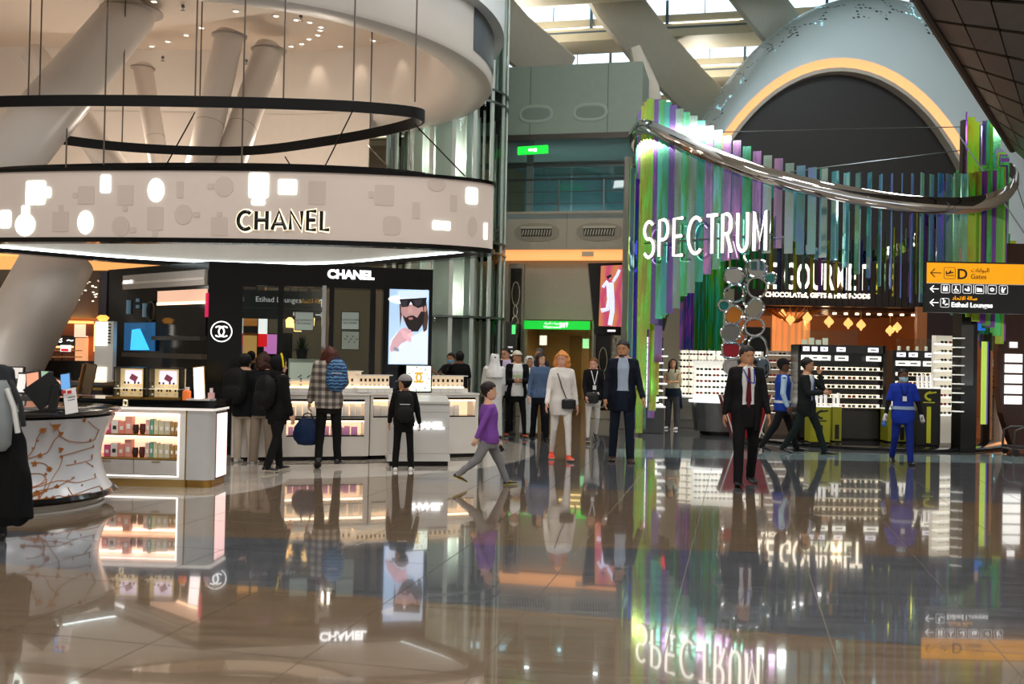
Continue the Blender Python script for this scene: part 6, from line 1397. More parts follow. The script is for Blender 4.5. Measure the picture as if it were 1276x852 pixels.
        for fi,(o_,L_) in enumerate(((.0165,.040),(.0055,.045),(-.0055,.042),(-.0165,.033))):
            q=c2+sv*o_*H; ang=R(curl); pts=[q-d2*.005*H]; dd=d2
            for sgm in (.45,.32,.23):
                dd=(dd*cos(ang*.8)+nv*sin(ang*.8)).normalized() if sgm!=.45 else (d2*cos(ang*.5)+nv*sin(ang*.5)).normalized(); q=q+dd*L_*sgm*H; pts.append(q)
            hb.tube(pts,[.0054*H,.0052*H,.0047*H,.0035*H],6)
        q=P+d2*.02*H+sv*.018*H; t1=(d2*.7+sv*.6+nv*.3).normalized(); t2=(d2*.9+sv*.2+nv*.4).normalized(); hb.tube([q-t1*.008*H,q+t1*.022*H,q+t1*.022*H+t2*.02*H],[.0065*H,.006*H,.004*H],6)
    me=addmesh(r,hb); skm=mat(SK[skin],.5,0,0,.05,10,spec=.3); mk('body',me,skm,root)
    # face parts
    def hp(name,m_,fn): q=B(hc); fn(q); return q.build(name,m_,root,True)
    for s in (1,-1):
        hp('eye',mat('e8e4e0',.2),lambda q:q.ell((s*.125,.385,.475),(.045,.022,.02),8,6)); hp('iris',mat('1a100c',.1),lambda q:q.ell((s*.125,.402,.475),(.018,.01,.018),8,6))
        hp('eyebrow',mat(hairc if hairc!='c8803c' else '8a5a30',.8),lambda q:q.box((s*.13,.415,.555),(.11,.02,.018),-s*.25))
    hp('lips',mat({'dark':'4a2420','light':'b8605a','pink':'c0605a'}.get(skin,'8f4f44'),.4),lambda q:q.ell((0,.425,.195),(.075,.018,.022),10,6))
    # ---- shoes
    for k in 'LR':
        hip,kn,an,fd,fu=J[k]; sd=fd.cross(fu).normalized(); base=an-fu*ft
        b=B()
        secs=[(-.036,.012,.03),(-.03,.021,.04),(-.005,.023,.046),(.03,.025,.036),(.065,.029,.026),(.095,.026,.02),(.112,.012,.012)]
        b.loft([[base+fd*y*H+sd*w_*H*cos(q)*(1.05)+fu*(max(0.004*H,.5*hgt*H+.5*hgt*H*sin(q))) for q in [2*PI*i/12 for i in range(12)]] for y,w_,hgt in secs]); b.cap(base+fu*.03*H,base+fu*.05*H,.022*H,.021*H,10); b.build('shoe',mat(shoe[0],.4),root,True)
        b=B(); b.loft([[base+fd*y*H+sd*w_*H*1.1*cos(q)+fu*(.004*H+.005*H*sin(q)) for q in [2*PI*i/12 for i in range(12)]] for y,w_,hgt in secs]); b.build('sole',mat(shoe[1],.5),root,True)
        if len(shoe)>2: b=B(); b.box(tuple(base+fd*.035*H+fu*.032*H),(.05*H,.03*H,.006*H),0,R(-25)); b.build('laces',mat(shoe[2],.6),root)
    # ---- trousers
    ctx=dict(J=J,sh=sh,tp=tp,tring=tring,H=H,hc=hc,root=root,up=up,fw=fw,pel=pel,loc=g,yaw=R(yaw),hh=hh,skm=skm)
    if pants:
        c,fit=pants[:2]; pw={'slim':(.052,.034,.024),'reg':(.056,.042,.034),'wide':(.06,.05,.042),'jog':(.06,.048,.03)}[fit]
        b=B(); b.loft([tring(t,.014*H) for t in (-.1,-.06,-.02,.03,.055)])
        for k in 'LR':
            hip,kn,an,fd,fu=J[k]; e=an-fu*(ft*.25 if fit!='slim' else -ft*.3); q=hip.lerp(kn,.05)
            b.cap(q+up*.01*H,kn,pw[0]*H*wd,pw[1]*H,12); b.cap(kn,e,pw[1]*H,pw[2]*H,12)
        mk('trousers',bake(b,vox,3,.006,10,seed),cloth(c),root)
    # ---- tops
    def topgar(name,c,hem,pad,gap=0,slv=1.0,neck=.298,fit=(.031,.027,.021),wr=.006,mt=None,gaptop=None,thick=.02):
        b=B(); ts=[hem,hem+.05,.02,.07,.12,.17,.22,.26,.285,neck] if hem<0 else [hem,.07,.12,.17,.22,.26,.285,neck]
        ts=sorted(set(t for t in ts))
        pd=lambda t:pad*H*(1.0 if t<.25 else .55)+(.006*H if t<.03 else 0)
        if gap:
            rings=[]
            for t in ts:
                u=max(0,min(1,(t-hem)/(neck-hem))); g_=gap*(1+(0.5*abs(u-.45)*2 if gaptop is None else gaptop*u)); o_=tring(t,pd(t),26,g_,2*PI-g_); i_=tring(t,pd(t)-thick,26,g_,2*PI-g_); rings.append(o_+i_[::-1])
            b.loft(rings)
        else: b.loft([tring(t,pd(t)) for t in ts])
        for k in 'LR':
            so,el,wr_,d2,s,_=sh[k]; sd=so-X*s*.004*H
            b.cap(sd,so.lerp(el,min(1,slv*2)),(fit[0]+.002)*H,fit[1]*H if slv>=.5 else (fit[0]+.002)*H,12)
            if slv>.5: b.cap(el,el.lerp(wr_,(slv-.5)*2*.93),fit[1]*H,fit[2]*H,12)
        return mk(name,bake(b,vox,3,wr,11,seed+1),mt or cloth(c),root)
    for t in (top_ or []): topgar(*t[0:1],*t[1:2],**(t[2] if len(t)>2 else {}))
    # ---- hair and headwear
    def shell(name,m_,fn,zs,n=28,jitter=0):
        b=B(hc); rings=[]
        for z in zs:
            rings.append([hpt(2*PI*i/n,z,fn(abs(((2*PI*i/n+PI)%(2*PI))-PI),z)+(jitter*noise.noise(Vector((i*.9,z*14,seed))) if jitter else 0))*1 for i in range(n)])
        top=rings[-1]; b.loft(rings); return b.build(name,m_,root,True)
    ctx['shell']=shell
    hm=mat(hairc,.55,0,0,.25,30,spec=.3)
    def sst(x,a,b_): t=max(0,min(1,(x-a)/(b_-a))); return t*t*(3-2*t)
    def short(a,z,k=1.09):
        lim= 0 if z>.77 else (1.05 if z>.6 else (1.45 if z>.36 else 2.0)); 
        if z>.7: lim*=(.77-z)/.07 if z<.77 else 0
        s=sst(a,lim-.15,lim+.12) if lim>0 else 1
        return .86+(k-.86)*s
    zs=[.16,.22,.3,.38,.44,.5,.56,.62,.68,.74,.8,.85,.9,.94,.97,.99,1.0]
    def capdome(b): pass
    if hair in ('short','bun','long','bob','pony'):
        kk=1.1 if hair in('short','bun','pony') else 1.16
        o=shell('hair',hm,lambda a,z:short(a,z,kk)+(.04 if z>.9 else 0),zs,28,.05); 
        # raise crown
        for v in o.data.vertices:
            lv=hc.inverted()@v.co
            if lv.z>.85: lv.z+=(lv.z-.85)*.38; v.co=hc@lv
        if hair=='long' or hair=='bob':
            q=B(hc); L_=1.15 if hair=='long' else .35
            q.cap((0,-.22,.6),(0,-.34,.6-L_),.36,.22 if hair=='long' else .33,14)
            for s in (1,-1): q.cap((s*.3,-.0,.68),(s*.38,.1 if hair=='long' else .02,.6-L_*.85 if hair=='long' else .16),.17,.13 if hair=='long' else .24,12)
            if hair=='bob': q.cap((0,.12,.92),(.16,.26,.8),.2,.12,12)
            me=bake(q,.02*(hh/.23),2,.02,22 if hair=='bob' else 16,seed,1 if hair=='bob' else .15); mk('hair_lengths',me,hm,root)
        if hair=='bun': q=B(hc); q.ell((0,-.52,.55),(.16,.14,.16),12,8); q.build('hair_bun',hm,root,True)
        if hair=='pony': q=B(hc); q.cap((0,-.45,.65),(0,-.62,-.0),.12,.07,12); q.build('ponytail',hm,root,True)
    return root,ctx
def K_(ctx,name,m_,fn,smooth=True,head=False):
    q=B(ctx['hc'] if head else None); fn(q); return q.build(name,m_,ctx['root'],smooth)
def cap_(ctx,c,brimdir=0,c2=None):
    o=ctx['shell']('cap',cloth(c),lambda a,z:1.13 if z>.6 else .9,[.56,.6,.64,.7,.76,.82,.88,.93,.97,.99,1.0]);
    hc=ctx['hc']
    for v in o.data.vertices:
        lv=hc.inverted()@v.co
        if lv.z>.8: lv.z+=(lv.z-.8)*.35; v.co=hc@lv
    q=B(hc@Matrix.Rotation(R(brimdir),4,'Z')); q.loft([[(x*1.02,y,z) for x,y,z in [(.33*sin(t),.3+.42*cos(t)*.9 if cos(t)>0 else .3,.64-.1*cos(t)+dz) for t in [R(-95+19*i) for i in range(11)]]] for dz in (0,.03)]); q.build('cap_brim',cloth(c2 or c),ctx['root'],True)
def wpt(ctx,p): return Matrix.Translation(ctx['loc'])@Matrix.Rotation(ctx['yaw'],4,'Z')@Vector(p)
def backpack(ctx,label,c,c2,w=.3,h=.44,d=.17,tz=.13,m_=None,side=0,marks=True,sc=1.0):
    p=ctx['tp'](tz); H=ctx['H']; o=thing('backpack',label,'backpack',tuple(wpt(ctx,p+ctx['fw']*(-.068*H-d*.45)+Vector((side,0,0)))),ctx['yaw'])
    b=B(); rr=[]
    for i in range(11):
        t=i/10; z=(t-.5)*h; k=(1-abs(2*t-1)**3.2)**.5 if 0<t<1 else .25; k=max(k,.3); rr.append([(math.copysign(abs(cos(q))**.5,cos(q))*w/2*k*(1-.12*t),math.copysign(abs(sin(q))**.55,sin(q))*d/2*k-(.02 if t<.5 else 0)*k,z) for q in [2*PI*j/24 for j in range(24)]])
    b.loft(rr); b.build('bag_body',m_ or cloth(c,.7),o,True)
    b=B(); rr=[]
    for i in range(7):
        t=i/6; z=-.42*h+t*.45*h; k=max(.4,(1-abs(2*t-1)**3)**.5) if 0<t<1 else .4; rr.append([(math.copysign(abs(cos(q))**.5,cos(q))*w*.4*k,-d*.42+math.copysign(abs(sin(q))**.55,sin(q))*.045*k,z) for q in [2*PI*j/20 for j in range(20)]])
    b.loft(rr); b.build('front_pocket',m_ or cloth(c2,.7),o,True)
    B().tube([(-.04,-.02,h*.47),(-.03,-.02,h*.53),(.03,-.02,h*.53),(.04,-.02,h*.47)],.008,6).build('grab_handle',cloth(c2),o,True)
    for s in (1,-1): B().tube([(s*w*.28,d*.3,h*.35),(s*w*.33,d*.55+.02,h*.42),(s*w*.36,d*.6+.12,h*.2),(s*w*.38,d*.5+.04,-h*.1),(s*w*.36,d*.2,-h*.3)],.014,6,flat=.4).build('strap',cloth(c2),o,True)
    if marks: B().bb(-.07,.07,-d*.5-.0285,-d*.5-.02,.03,.042).build('reflective_strip',mat('c8c8c8',.4),o)
    return o
def sm(n,x): return x
BLZ={'gap':.55,'pad':.018,'hem':-.09}
# 1 suited man with burgundy tie, walking to the camera
r,c=person('man in black suit, white shirt and burgundy tie walking towards the camera',928,604,431,180,legL=(-8,3,16,-8),legR=(14,3,6,8),armL=(10,9,14,4),armR=(-8,10,10,2,30),skin='tan',pants=('121113','reg'),shoe=('0c0a0a','0a0a0a'),head=(-14,3),
 top_=[('shirt','e8e6e6',dict(hem=.02,pad=.006,slv=.9)),('suit_jacket','151416',dict(hem=-.12,pad=.02,gap=.42,gaptop=-.1,fit=(.036,.031,.025)))],seed=3,Y=None)
H=c['H']
def tie(ctx,col,wd_=.018):
    def f(q):
        pts=[(ctx['tp'](t)+ctx['fw']*(bt(t)[1]*ctx['H']*y_+.014*ctx['H'])) for t,y_ in ((.29,1.05),(.26,1.12),(.2,1.08),(.14,1.1),(.08,1.12),(.03,1.1))]
        ws_=[.008,.010,.013,.017,.021,.004]; q.tube(pts,[w_*ctx['H']*1.0 for w_ in ws_],8,flat=.25,up=(0,1,0))
    return K_(ctx,'tie',cloth(col,.5),f)
def collar(ctx,col):
    def f(q):
        c0=ctx['tp'](.302); H=ctx['H']; fw=ctx['fw']
        for s in (1,-1): q.loft([[c0+Vector((s*.035*H,0,.012*H))-fw*.01*H,c0+Vector((s*.004*H,0,.004*H))+fw*.048*H,c0+Vector((s*.022*H,0,-.03*H))+fw*.056*H,c0+Vector((s*.045*H,0,-.012*H))+fw*.03*H],[c0+Vector((s*.036*H,0,.018*H))-fw*.012*H,c0+Vector((s*.006*H,0,.01*H))+fw*.056*H,c0+Vector((s*.024*H,0,-.026*H))+fw*.064*H,c0+Vector((s*.048*H,0,-.008*H))+fw*.036*H]])
    return K_(ctx,'collar',cloth(col),f)
def lapels(ctx,col,g0=.3):
    def f(q):
        H=ctx['H']; fw=ctx['fw']; X=Vector((1,0,0))
        for s in (1,-1):
            A=[]
            for t,x0_,x1_ in ((.295,.035,.05),(.255,.03,.062),(.23,.026,.066),(.18,.02,.045),(.12,.014,.02)):
                yf=bt(t)[1]*H*1.0+.028*H; A.append((ctx['tp'](t)+X*s*x0_*H+fw*yf,ctx['tp'](t)+X*s*x1_*H+fw*(yf-.012*H)))
            q.loft([[a,b_,b_+fw*.006*H,a+fw*.006*H] for a,b_ in A])
    return K_(ctx,'lapels',cloth(col,.6),f,False)
def lanyard(ctx,col,badge=True,bx=0,low=.1,wdt=.0045):
    H=ctx['H']; fw=ctx['fw']
    def f(q):
        for s in (1,-1): q.tube([ctx['tp'](.3)+Vector((s*.04*H,0,.005*H))-fw*.01*H,ctx['tp'](.27)+Vector((s*.036*H,0,0))+fw*(.052+.028)*H,ctx['tp'](.2)+Vector((s*.018*H+bx*H*.5,0,0))+fw*(.062+.036)*H,ctx['tp'](low+.03)+Vector((bx*H,0,0))+fw*(.06+.038)*H],wdt*H,6,flat=.4)
    o=K_(ctx,'lanyard',cloth(col),f)
    if badge: K_(ctx,'badge',mat('e4e6ea',.3),lambda q:q.box(tuple(ctx['tp'](low)+Vector((bx*H,0,0))+fw*.1*H),(.04*H,.004*H,.05*H)))
tie(c,'5a0f1e'); collar(c,'f0eeee'); lanyard(c,'1a3a9a',False,-.03,.16)
# 2 navy blazer man
r,c=person('tall man in navy blazer and light blue shirt, rightmost of the walking group',774,575,424,176,legL=(6,3,4,0),legR=(-4,3,8,0),armL=(8,12,22,0,35),armR=(4,9,16,4,30),skin='tan',pants=('141d2c','reg'),shoe=('3a2216','1a100a'),head=(18,2),
 top_=[('shirt','aab8cc',dict(hem=.02,pad=.007,slv=.9)),('blazer','0f1522',dict(hem=-.1,pad=.02,gap=.5,gaptop=-.3,fit=(.036,.031,.025)))],seed=5,hairc='15100e')
collar(c,'b8c6d8'); K_(c,'belt',mat('6a3818',.4),lambda q:q.loft([c['tring'](t,.013*c['H']) for t in (.005,.03)]))
K_(c,'beard',mat('2a1a14',.8),lambda q:q.loft([[hpt(a,z,1.03) for a in [R(-80+16*i) for i in range(11)]]+[hpt(a,z,.9) for a in [R(80-16*i) for i in range(11)]] for z in (.0,.05,.12,.16)]),True,True)
# 3 blonde woman in white
r,c=person('woman with curly blonde hair all in white, walking with a black shoulder bag',698,573,438,186,legL=(14,2,6,8),legR=(-8,2,14,-5),armL=(-6,10,10,0,30),armR=(10,10,16,0,25),skin='pink',fem=1,hair='bob',hairc='c8803c',pants=('e2ded8','slim'),shoe=('f04a28','e8e0d8'),head=(22,2),
 top_=[('tunic','e6e1da',dict(hem=-.1,pad=.016,fit=(.031,.027,.022),wr=.009))],seed=8)
ctxW=c; H=c['H']
o=thing('shoulder_bag','small black shoulder bag with strap across the white tunic','bag',tuple(wpt(c,c['tp'](-.0)+Vector((-.055*H,.092*H,0)))),c['yaw'])
b=B(); b.loft([[(math.copysign(abs(cos(q))**.6,cos(q))*.115*k,math.copysign(abs(sin(q))**.6,sin(q))*.04*k,z) for q in [2*PI*j/20 for j in range(20)]] for z,k in ((-.085,.6),(-.075,.95),(0,1),(.06,.95),(.075,.6))]); b.build('bag_body',mat('0e0e10',.35),o,True); B().bb(-.1,.1,-.046,-.038,.0,.06).build('flap',mat('151517',.3),o)
Hh=H; tpz=c['tp'](.3).z-c['tp'](0).z
B().tube([(.03,0,.06),(.11,-.01,.25),(.17,-.03,.45),(.205,-.13,tpz-.03),(.16,-.24,tpz-.12)],.009,6).build('strap',mat('0e0e10',.4),o,True)
# 4 brunette in black top, white trousers
r,c=person('woman in black top and white trousers with a white lanyard, beside the blazer man',740,570,446,184,legL=(-6,2,26,-35),legR=(10,2,4,4),armL=(2,9,14,6,30),armR=(10,6,22,10,30),skin='pink',fem=1,hair='pony',hairc='6a4628',pants=('dcd8d2','slim'),shoe=('3a3a3e','e8e8e8'),head=(24,0),top_=[('cardigan','0f0f11',dict(hem=-.04,pad=.012))],seed=9,Y=18.9)
lanyard(c,'e8e8ec',True,0,.1)
H=c['H']; o=thing('handbag','dark grey handbag hanging in front of the woman in the black top','bag',tuple(wpt(c,c['tp'](.0)+Vector((.03*H,.1*H,0)))),c['yaw']); b=B(); b.loft([[(math.copysign(abs(cos(q))**.6,cos(q))*.13*k,math.copysign(abs(sin(q))**.6,sin(q))*.045*k,z) for q in [2*PI*j/18 for j in range(18)]] for z,k in ((-.12,.7),(-.1,1),(.05,.95),(.09,.7))]); b.build('bag_body',mat('1c1a1c',.4),o,True); B().tube([(-.08,0,.08),(-.1,-.02,.25),(-.1,-.04,.42)],.008,6).build('strap',mat('1c1a1c',.4),o,True)
# 5 woman in blue tweed blazer
r,c=person('dark haired woman in a grey blue tweed jacket walking left of the blonde woman',674,566,440,188,legL=(18,2,20,6),legR=(-10,2,4,-2),armL=(4,8,10,0,30),armR=(4,10,12,2,35),skin='light',fem=1,hair='long',hairc='1e1210',pants=('0e1016','reg'),shoe=('101010','101010'),head=(-28,0),top_=[('tweed_jacket','4f6484',dict(hem=-.03,pad=.016))],seed=11,Y=19.1)
# 6 capped man in open black jacket
r,c=person('man in a tan cap, open black jacket and white tee holding a phone',645,565,437,184,legL=(10,6,4,0),legR=(-4,8,10,-4),armL=(12,6,80,36,45),armR=(12,6,80,36,45),skin='tan',hair='short',hairc='15100e',pants=('121214','slim'),shoe=('1a1c1e','d0d0d0','d85030'),head=(-20,-14),top_=[('tee_shirt','e8e8e6',dict(hem=-.04,pad=.019,slv=.25)),('jacket','0e0f13',dict(hem=-.06,pad=.024,gap=.62,gaptop=-.3,fit=(.038,.033,.026)))],seed=13,Y=19.6)
cap_(c,'cfc8b8'); H=c['H']; K_(c,'tee_print',mat('8ac83a',.6),lambda q:[q.box(tuple(c['tp'](.17)+Vector(((-.045+.018*i)*H,.079*H,0))),(.009*H,.004*H,(.02+.008*(i%2))*H)) for i in range(6)])
o=thing('phone','small white and red phone held by the man in the tan cap','phone',tuple(wpt(c,Vector((-.0,.17*H,.63*H)))),c['yaw']); B().box((0,0,0),(.12,.02,.07),0,R(-40)).build('phone_case',mat('e0d8d8',.3),o)
# 7 man in white robe and headcloth
def robe(ctx,col,pad=.03):
    H=ctx['H']; b=B(); L=[]
    for z,rx,ry in ((.03,.12,.1),(.2,.115,.095),(.4,.105,.085),(.55,.1,.08),(.7,.105,.078),(.79,.1,.066),(.83,.06,.045)): L.append([Vector((rx*H*math.copysign(abs(cos(q))**.9,cos(q)),ry*H*sin(q),z*H)) for q in [2*PI*i/24 for i in range(24)]])
    b.loft(L)
    for k in 'LR':
        so,el,wr_,d2,s,_=ctx['sh'][k]; b.cap(so,el,.04*H,.038*H,12); b.cap(el,el.lerp(wr_,.93),.038*H,.033*H,12)
    return mk('robe',bake(b,.014,3,.012,9,4,.08),cloth(col),ctx['root'])
r,c=person('person in a long white robe and white headcloth seen from behind',614,546,441,12,skin='tan',hair='short',pants=('e0e0dc','reg'),shoe=('6a4a30','3a2a1a'),top_=[('undershirt','e4e4e0',dict(hem=-.04,pad=.01))],seed=15,armL=(12,6,30,6),armR=(6,6,14,4))
robe(c,'dfe0de')
def headcloth(ctx,col):
    q=B(ctx['hc']); q.loft([[(w_*math.copysign(abs(sin(a))**.9,sin(a)),(-.02 + (f if cos(a)>0 else b_)*cos(a)),z) for a in [2*PI*i/26 for i in range(26)]] for z,w_,f,b_ in ((-.95,.78,.25,.85),(-.55,.75,.22,.78),(-.2,.6,.2,.65),(.1,.47,.18,.56),(.4,.42,.24,.52),(.7,.41,.42,.52),(.9,.36,.38,.44),(.99,.28,.3,.34),(1.04,.16,.18,.2))])
    mk('headcloth',bake(q,.014,3,.012,10,2,.15),cloth(col),ctx['root'])
headcloth(c,'e6e7e6')
# 8 dark suit man behind the robe
r,c=person('man in glasses and dark suit standing behind the white robed person',630,541,433,200,skin='mid',hairc='15100e',pants=('11131a','reg'),head=(50,0),top_=[('shirt','c8b8d8',dict(hem=-.03,pad=.007,slv=.9)),('suit_jacket','131620',dict(hem=-.1,pad=.02,gap=.35,fit=(.037,.033,.027)))],seed=16,Y=20.6)
K_(c,'glasses',mat('101010',.2),lambda q:[q.tube([(s*.13+.09*cos(a),.42,.475+.055*sin(a)) for a in [2*PI*i/12 for i in range(12)]],.012,5,wrap=True) for s in (1,-1)],True,True)
# 9 second robed man, and grey bearded man behind
r,c=person('grey haired bearded man in a navy jacket seen behind the women',672,541,434,200,skin='tan',hairc='4a4846',pants=('16181e','reg'),head=(40,0),top_=[('polo_shirt','26344e',dict(hem=-.03,pad=.014))],seed=17,Y=21.0)
K_(c,'beard',mat('6a6662',.9),lambda q:q.loft([[hpt(a,z,1.04) for a in [R(-85+17*i) for i in range(11)]]+[hpt(a,z,.9) for a in [R(85-17*i) for i in range(11)]] for z in (.0,.06,.13,.2)]),True,True)
r,c=person('second white robed person, mostly hidden behind the man in the tan cap',660,545,444,190,skin='tan',pants=('e0e0dc','reg'),shoe=('3a2a1a','2a1a10'),top_=[('undershirt','e4e4e0',dict(hem=-.04,pad=.01))],seed=18,Y=20.4)
robe(c,'cfd4d4'); headcloth(c,'d8dcdc')
# 10 boy in purple
r,c=person('boy in a purple jumper and grey joggers striding left across the floor',608,605,476,-80,legL=(26,2,2,4),legR=(-30,3,22,-22),armL=(12,6,12,4,40),armR=(-28,10,4,0,70),skin='light',kid=1,hairc='1c120e',pants=('7e7e80','jog'),shoe=('26282a','d8c040','d8b020'),head=(4,0),lean=-2,top_=[('jumper','7c4aa0',dict(hem=-.05,pad=.02,fit=(.034,.03,.026),wr=.007))],seed=19,vox=.011,wd=1.12)
H=c['H']; so,el,wr_,d2,s,_=c['sh']['L']; o=thing('phone','black phone held in the left hand of the boy in purple','phone',tuple(wpt(c,wr_+d2*.09*H)),c['yaw']); B().box((0,.0,-.02),(.015,.09,.14),0,R(35)).build('phone_case',mat('0c0c0d',.2),o)
# 11 boy in cap with backpack, seen from behind
r,c=person('boy in black with a grey cap facing the counters beside the podium',502,586,467,8,legL=(0,5,0),legR=(2,5,2),armL=(6,12,14,6,30),armR=(4,14,10,4,30),skin='tan',kid=.8,hairc='15100e',pants=('0e0e10','reg'),shoe=('e6e4e2','d0ccc8'),head=(-55,0),top_=[('hooded_top','101011',dict(hem=-.05,pad=.018,fit=(.038,.033,.026)))],seed=21,vox=.011)
cap_(c,'8e8a8a'); backpack(c,'black backpack with a light strip on the boy in the grey cap','151515','1b1b1b',.27,.44,.15,.15)
# 12 plaid shirt woman
plm=bpy.data.materials.new('plaid'); plm.use_nodes=True; nt=plm.node_tree; pr=nt.nodes['Principled BSDF']; pr.inputs['Roughness'].default_value=.9
tc=nt.nodes.new('ShaderNodeTexCoord'); sp=nt.nodes.new('ShaderNodeSeparateXYZ'); nt.links.new(tc.outputs['Object'],sp.inputs[0])
def wv(out,f,ph):
    a=nt.nodes.new('ShaderNodeMath'); a.operation='MULTIPLY_ADD'; a.inputs[1].default_value=f; a.inputs[2].default_value=ph; nt.links.new(out,a.inputs[0]); s=nt.nodes.new('ShaderNodeMath'); s.operation='SINE'; nt.links.new(a.outputs[0],s.inputs[0])
    m=nt.nodes.new('ShaderNodeMapRange'); m.inputs[1].default_value=-.35; m.inputs[2].default_value=.35; nt.links.new(s.outputs[0],m.inputs[0]); return m.outputs[0]
ad=nt.nodes.new('ShaderNodeMath'); ad.operation='ADD'; nt.links.new(wv(sp.outputs[0],64,0),ad.inputs[0]); nt.links.new(wv(sp.outputs[2],60,1),ad.inputs[1]); ad2=nt.nodes.new('ShaderNodeMath'); ad2.operation='MULTIPLY'; ad2.inputs[1].default_value=.5; nt.links.new(ad.outputs[0],ad2.inputs[0])
rp=nt.nodes.new('ShaderNodeValToRGB'); rp.color_ramp.elements[0].color=rgb('4a4644'); rp.color_ramp.elements[1].color=rgb('b4aba0'); rp.color_ramp.elements.new(.5).color=rgb('7a726a'); nt.links.new(ad2.outputs[0],rp.inputs[0]); nt.links.new(rp.outputs[0],pr.inputs['Base Color'])
r,c=person('auburn haired woman in a grey plaid shirt seen from behind at the long counter',408,583,433,8,legL=(2,3,20,-30),legR=(2,4,0),armL=(2,10,8,0,60),armR=(30,8,50,10,30),skin='light',fem=0,wd=1.05,hair='bob',hairc='4a2014',pants=('0f0f10','reg'),shoe=('121212','0c0c0c'),head=(-12,-8),top_=[('plaid_shirt','7a726a',dict(hem=-.06,pad=.02,mt=plm,fit=(.04,.035,.03)))],seed=23)
ctxP=c; H=c['H']
bl=bpy.data.materials.new('blue_pattern'); bl.use_nodes=True; nt=bl.node_tree; pr=nt.nodes['Principled BSDF']; tc=nt.nodes.new('ShaderNodeTexCoord'); w_=nt.nodes.new('ShaderNodeTexWave'); w_.bands_direction='Z'; w_.inputs['Scale'].default_value=7; w_.inputs['Distortion'].default_value=4; w_.inputs['Detail Scale'].default_value=3; rp=nt.nodes.new('ShaderNodeValToRGB'); nt.links.new(tc.outputs['Object'],w_.inputs[0]); nt.links.new(w_.outputs[0],rp.inputs[0]); nt.links.new(rp.outputs[0],pr.inputs['Base Color']); pr.inputs['Roughness'].default_value=.6
for e,(p_,c_) in zip([rp.color_ramp.elements[0],rp.color_ramp.elements[1]],((0,'0c1a3c'),(1,'5a8aa0'))): e.position=p_; e.color=rgb(c_)
rp.color_ramp.elements.new(.45).color=rgb('123a78'); rp.color_ramp.elements.new(.75).color=rgb('1a6aa8')
backpack(c,'blue patterned backpack slung on the right shoulder of the plaid shirt woman','1a4a80','123060',.31,.46,.2,.19,bl,.11,True)
so,el,wr_,d2,s,_=c['sh']['L']; p=wpt(c,wr_+d2*.1*H); o=thing('duffel_bag','rounded dark blue bag held in the left hand of the plaid shirt woman','bag',(p.x,p.y,p.z-.0),c['yaw'])
q=B(); q.loft([[(math.copysign(abs(cos(a))**.8,cos(a))*.2*k,math.copysign(abs(sin(a))**.8,sin(a))*.11*k,z) for a in [2*PI*j/22 for j in range(22)]] for z,k in ((-.45,.3),(-.44,.62),(-.38,.92),(-.27,1.0),(-.17,.85),(-.1,.55),(-.07,.25))]); mk('bag_body',bake(q,.012,2,.008,9,3,1),cloth('14284e',.6),o); B().tube([(-.08,0,-.1),(-.05,0,-.02),(0,0,0.0),(.05,0,-.02),(.08,0,-.1)],.01,6).build('handle',cloth('0c1630'),o,True)
# 13-15 three kids at the left counter
def hood(ctx,col,rim=None):
    sh_=ctx['shell']; f=lambda a,z:(1.2 if z>.9 else 1.22) if (z>.86 or a>(.75 if z>.3 else .9)) else .84
    o=sh_('hood',cloth(col),f,[-.05+.0,.02,.1,.2,.3,.4,.5,.6,.7,.78,.84,.88,.92,.96,.99,1.0]); hc=ctx['hc']
    for v in o.data.vertices:
        lv=hc.inverted()@v.co
        if lv.z>.8: lv.z+=(lv.z-.8)*.5; v.co=hc@lv
    K_(ctx,'hood_neck',cloth(col),lambda q:q.lathe([(.3,-.25),(.46,-.2),(.47,-.05),(.42,.12),(.3,.2)],20,(0,-.05,0)),True,True)
    if rim: K_(ctx,'hood_rim',cloth(rim),lambda q:q.tube([(.4*cos(a),.2-.12*sin(a),.55+.62*sin(a)) for a in [R(-15+10.5*i) for i in range(21)]],.05,6,flat=1),True,True)
r,c=person('boy in black with a raised black hood edged in yellow, looking right',344,587,444,-42,legL=(12,3,4,4),legR=(-12,4,12,-6),armL=(10,8,18,2,30),armR=(2,8,14,2,30),skin='light',kid=.3,hairc='15100e',pants=('0f0f10','reg'),shoe=('121212','cfc4b0'),head=(28,4),top_=[('hooded_top','0e0e0f',dict(hem=-.06,pad=.022,fit=(.04,.036,.03)))],seed=25)
hood(c,'111112','e8d000'); backpack(c,'plain black backpack on the hooded boy','101010','141414',.32,.46,.2,.16,None,0,False)
r,c=person('person with a brown hood and backpack between the beanie child and the hooded boy',329,579,440,-5,legL=(0,4,0),legR=(0,4,0),skin='light',kid=.2,hair='bob',hairc='3a1e14',pants=('8a7c6e','wide'),shoe=('c8c8c8','a0a0a0'),top_=[('coat','16171c',dict(hem=-.08,pad=.024,fit=(.04,.036,.03)))],seed=27,Y=14.35)
r,c=person('child in a dark beanie, black coat and beige trousers, leftmost at the counter',306,577,441,-12,legL=(2,3,0),legR=(4,3,4),armL=(6,9,10,4),armR=(4,8,10,4),skin='light',kid=.2,hair='short',hairc='14100f',pants=('b3a595','reg'),shoe=('b8b4b2','8a8684'),head=(-10,-6),top_=[('coat','111216',dict(hem=-.09,pad=.024,fit=(.04,.036,.03)))],seed=29,Y=14.4)
c['shell']('beanie',cloth('191817'),lambda a,z:1.15 if z>.45 else .95,[.42,.46,.5,.56,.64,.72,.8,.86,.91,.95,.98,1.0])
backpack(c,'big black backpack on the child in the beanie','0f1011','141516',.36,.52,.24,.17,None,-.03,False)
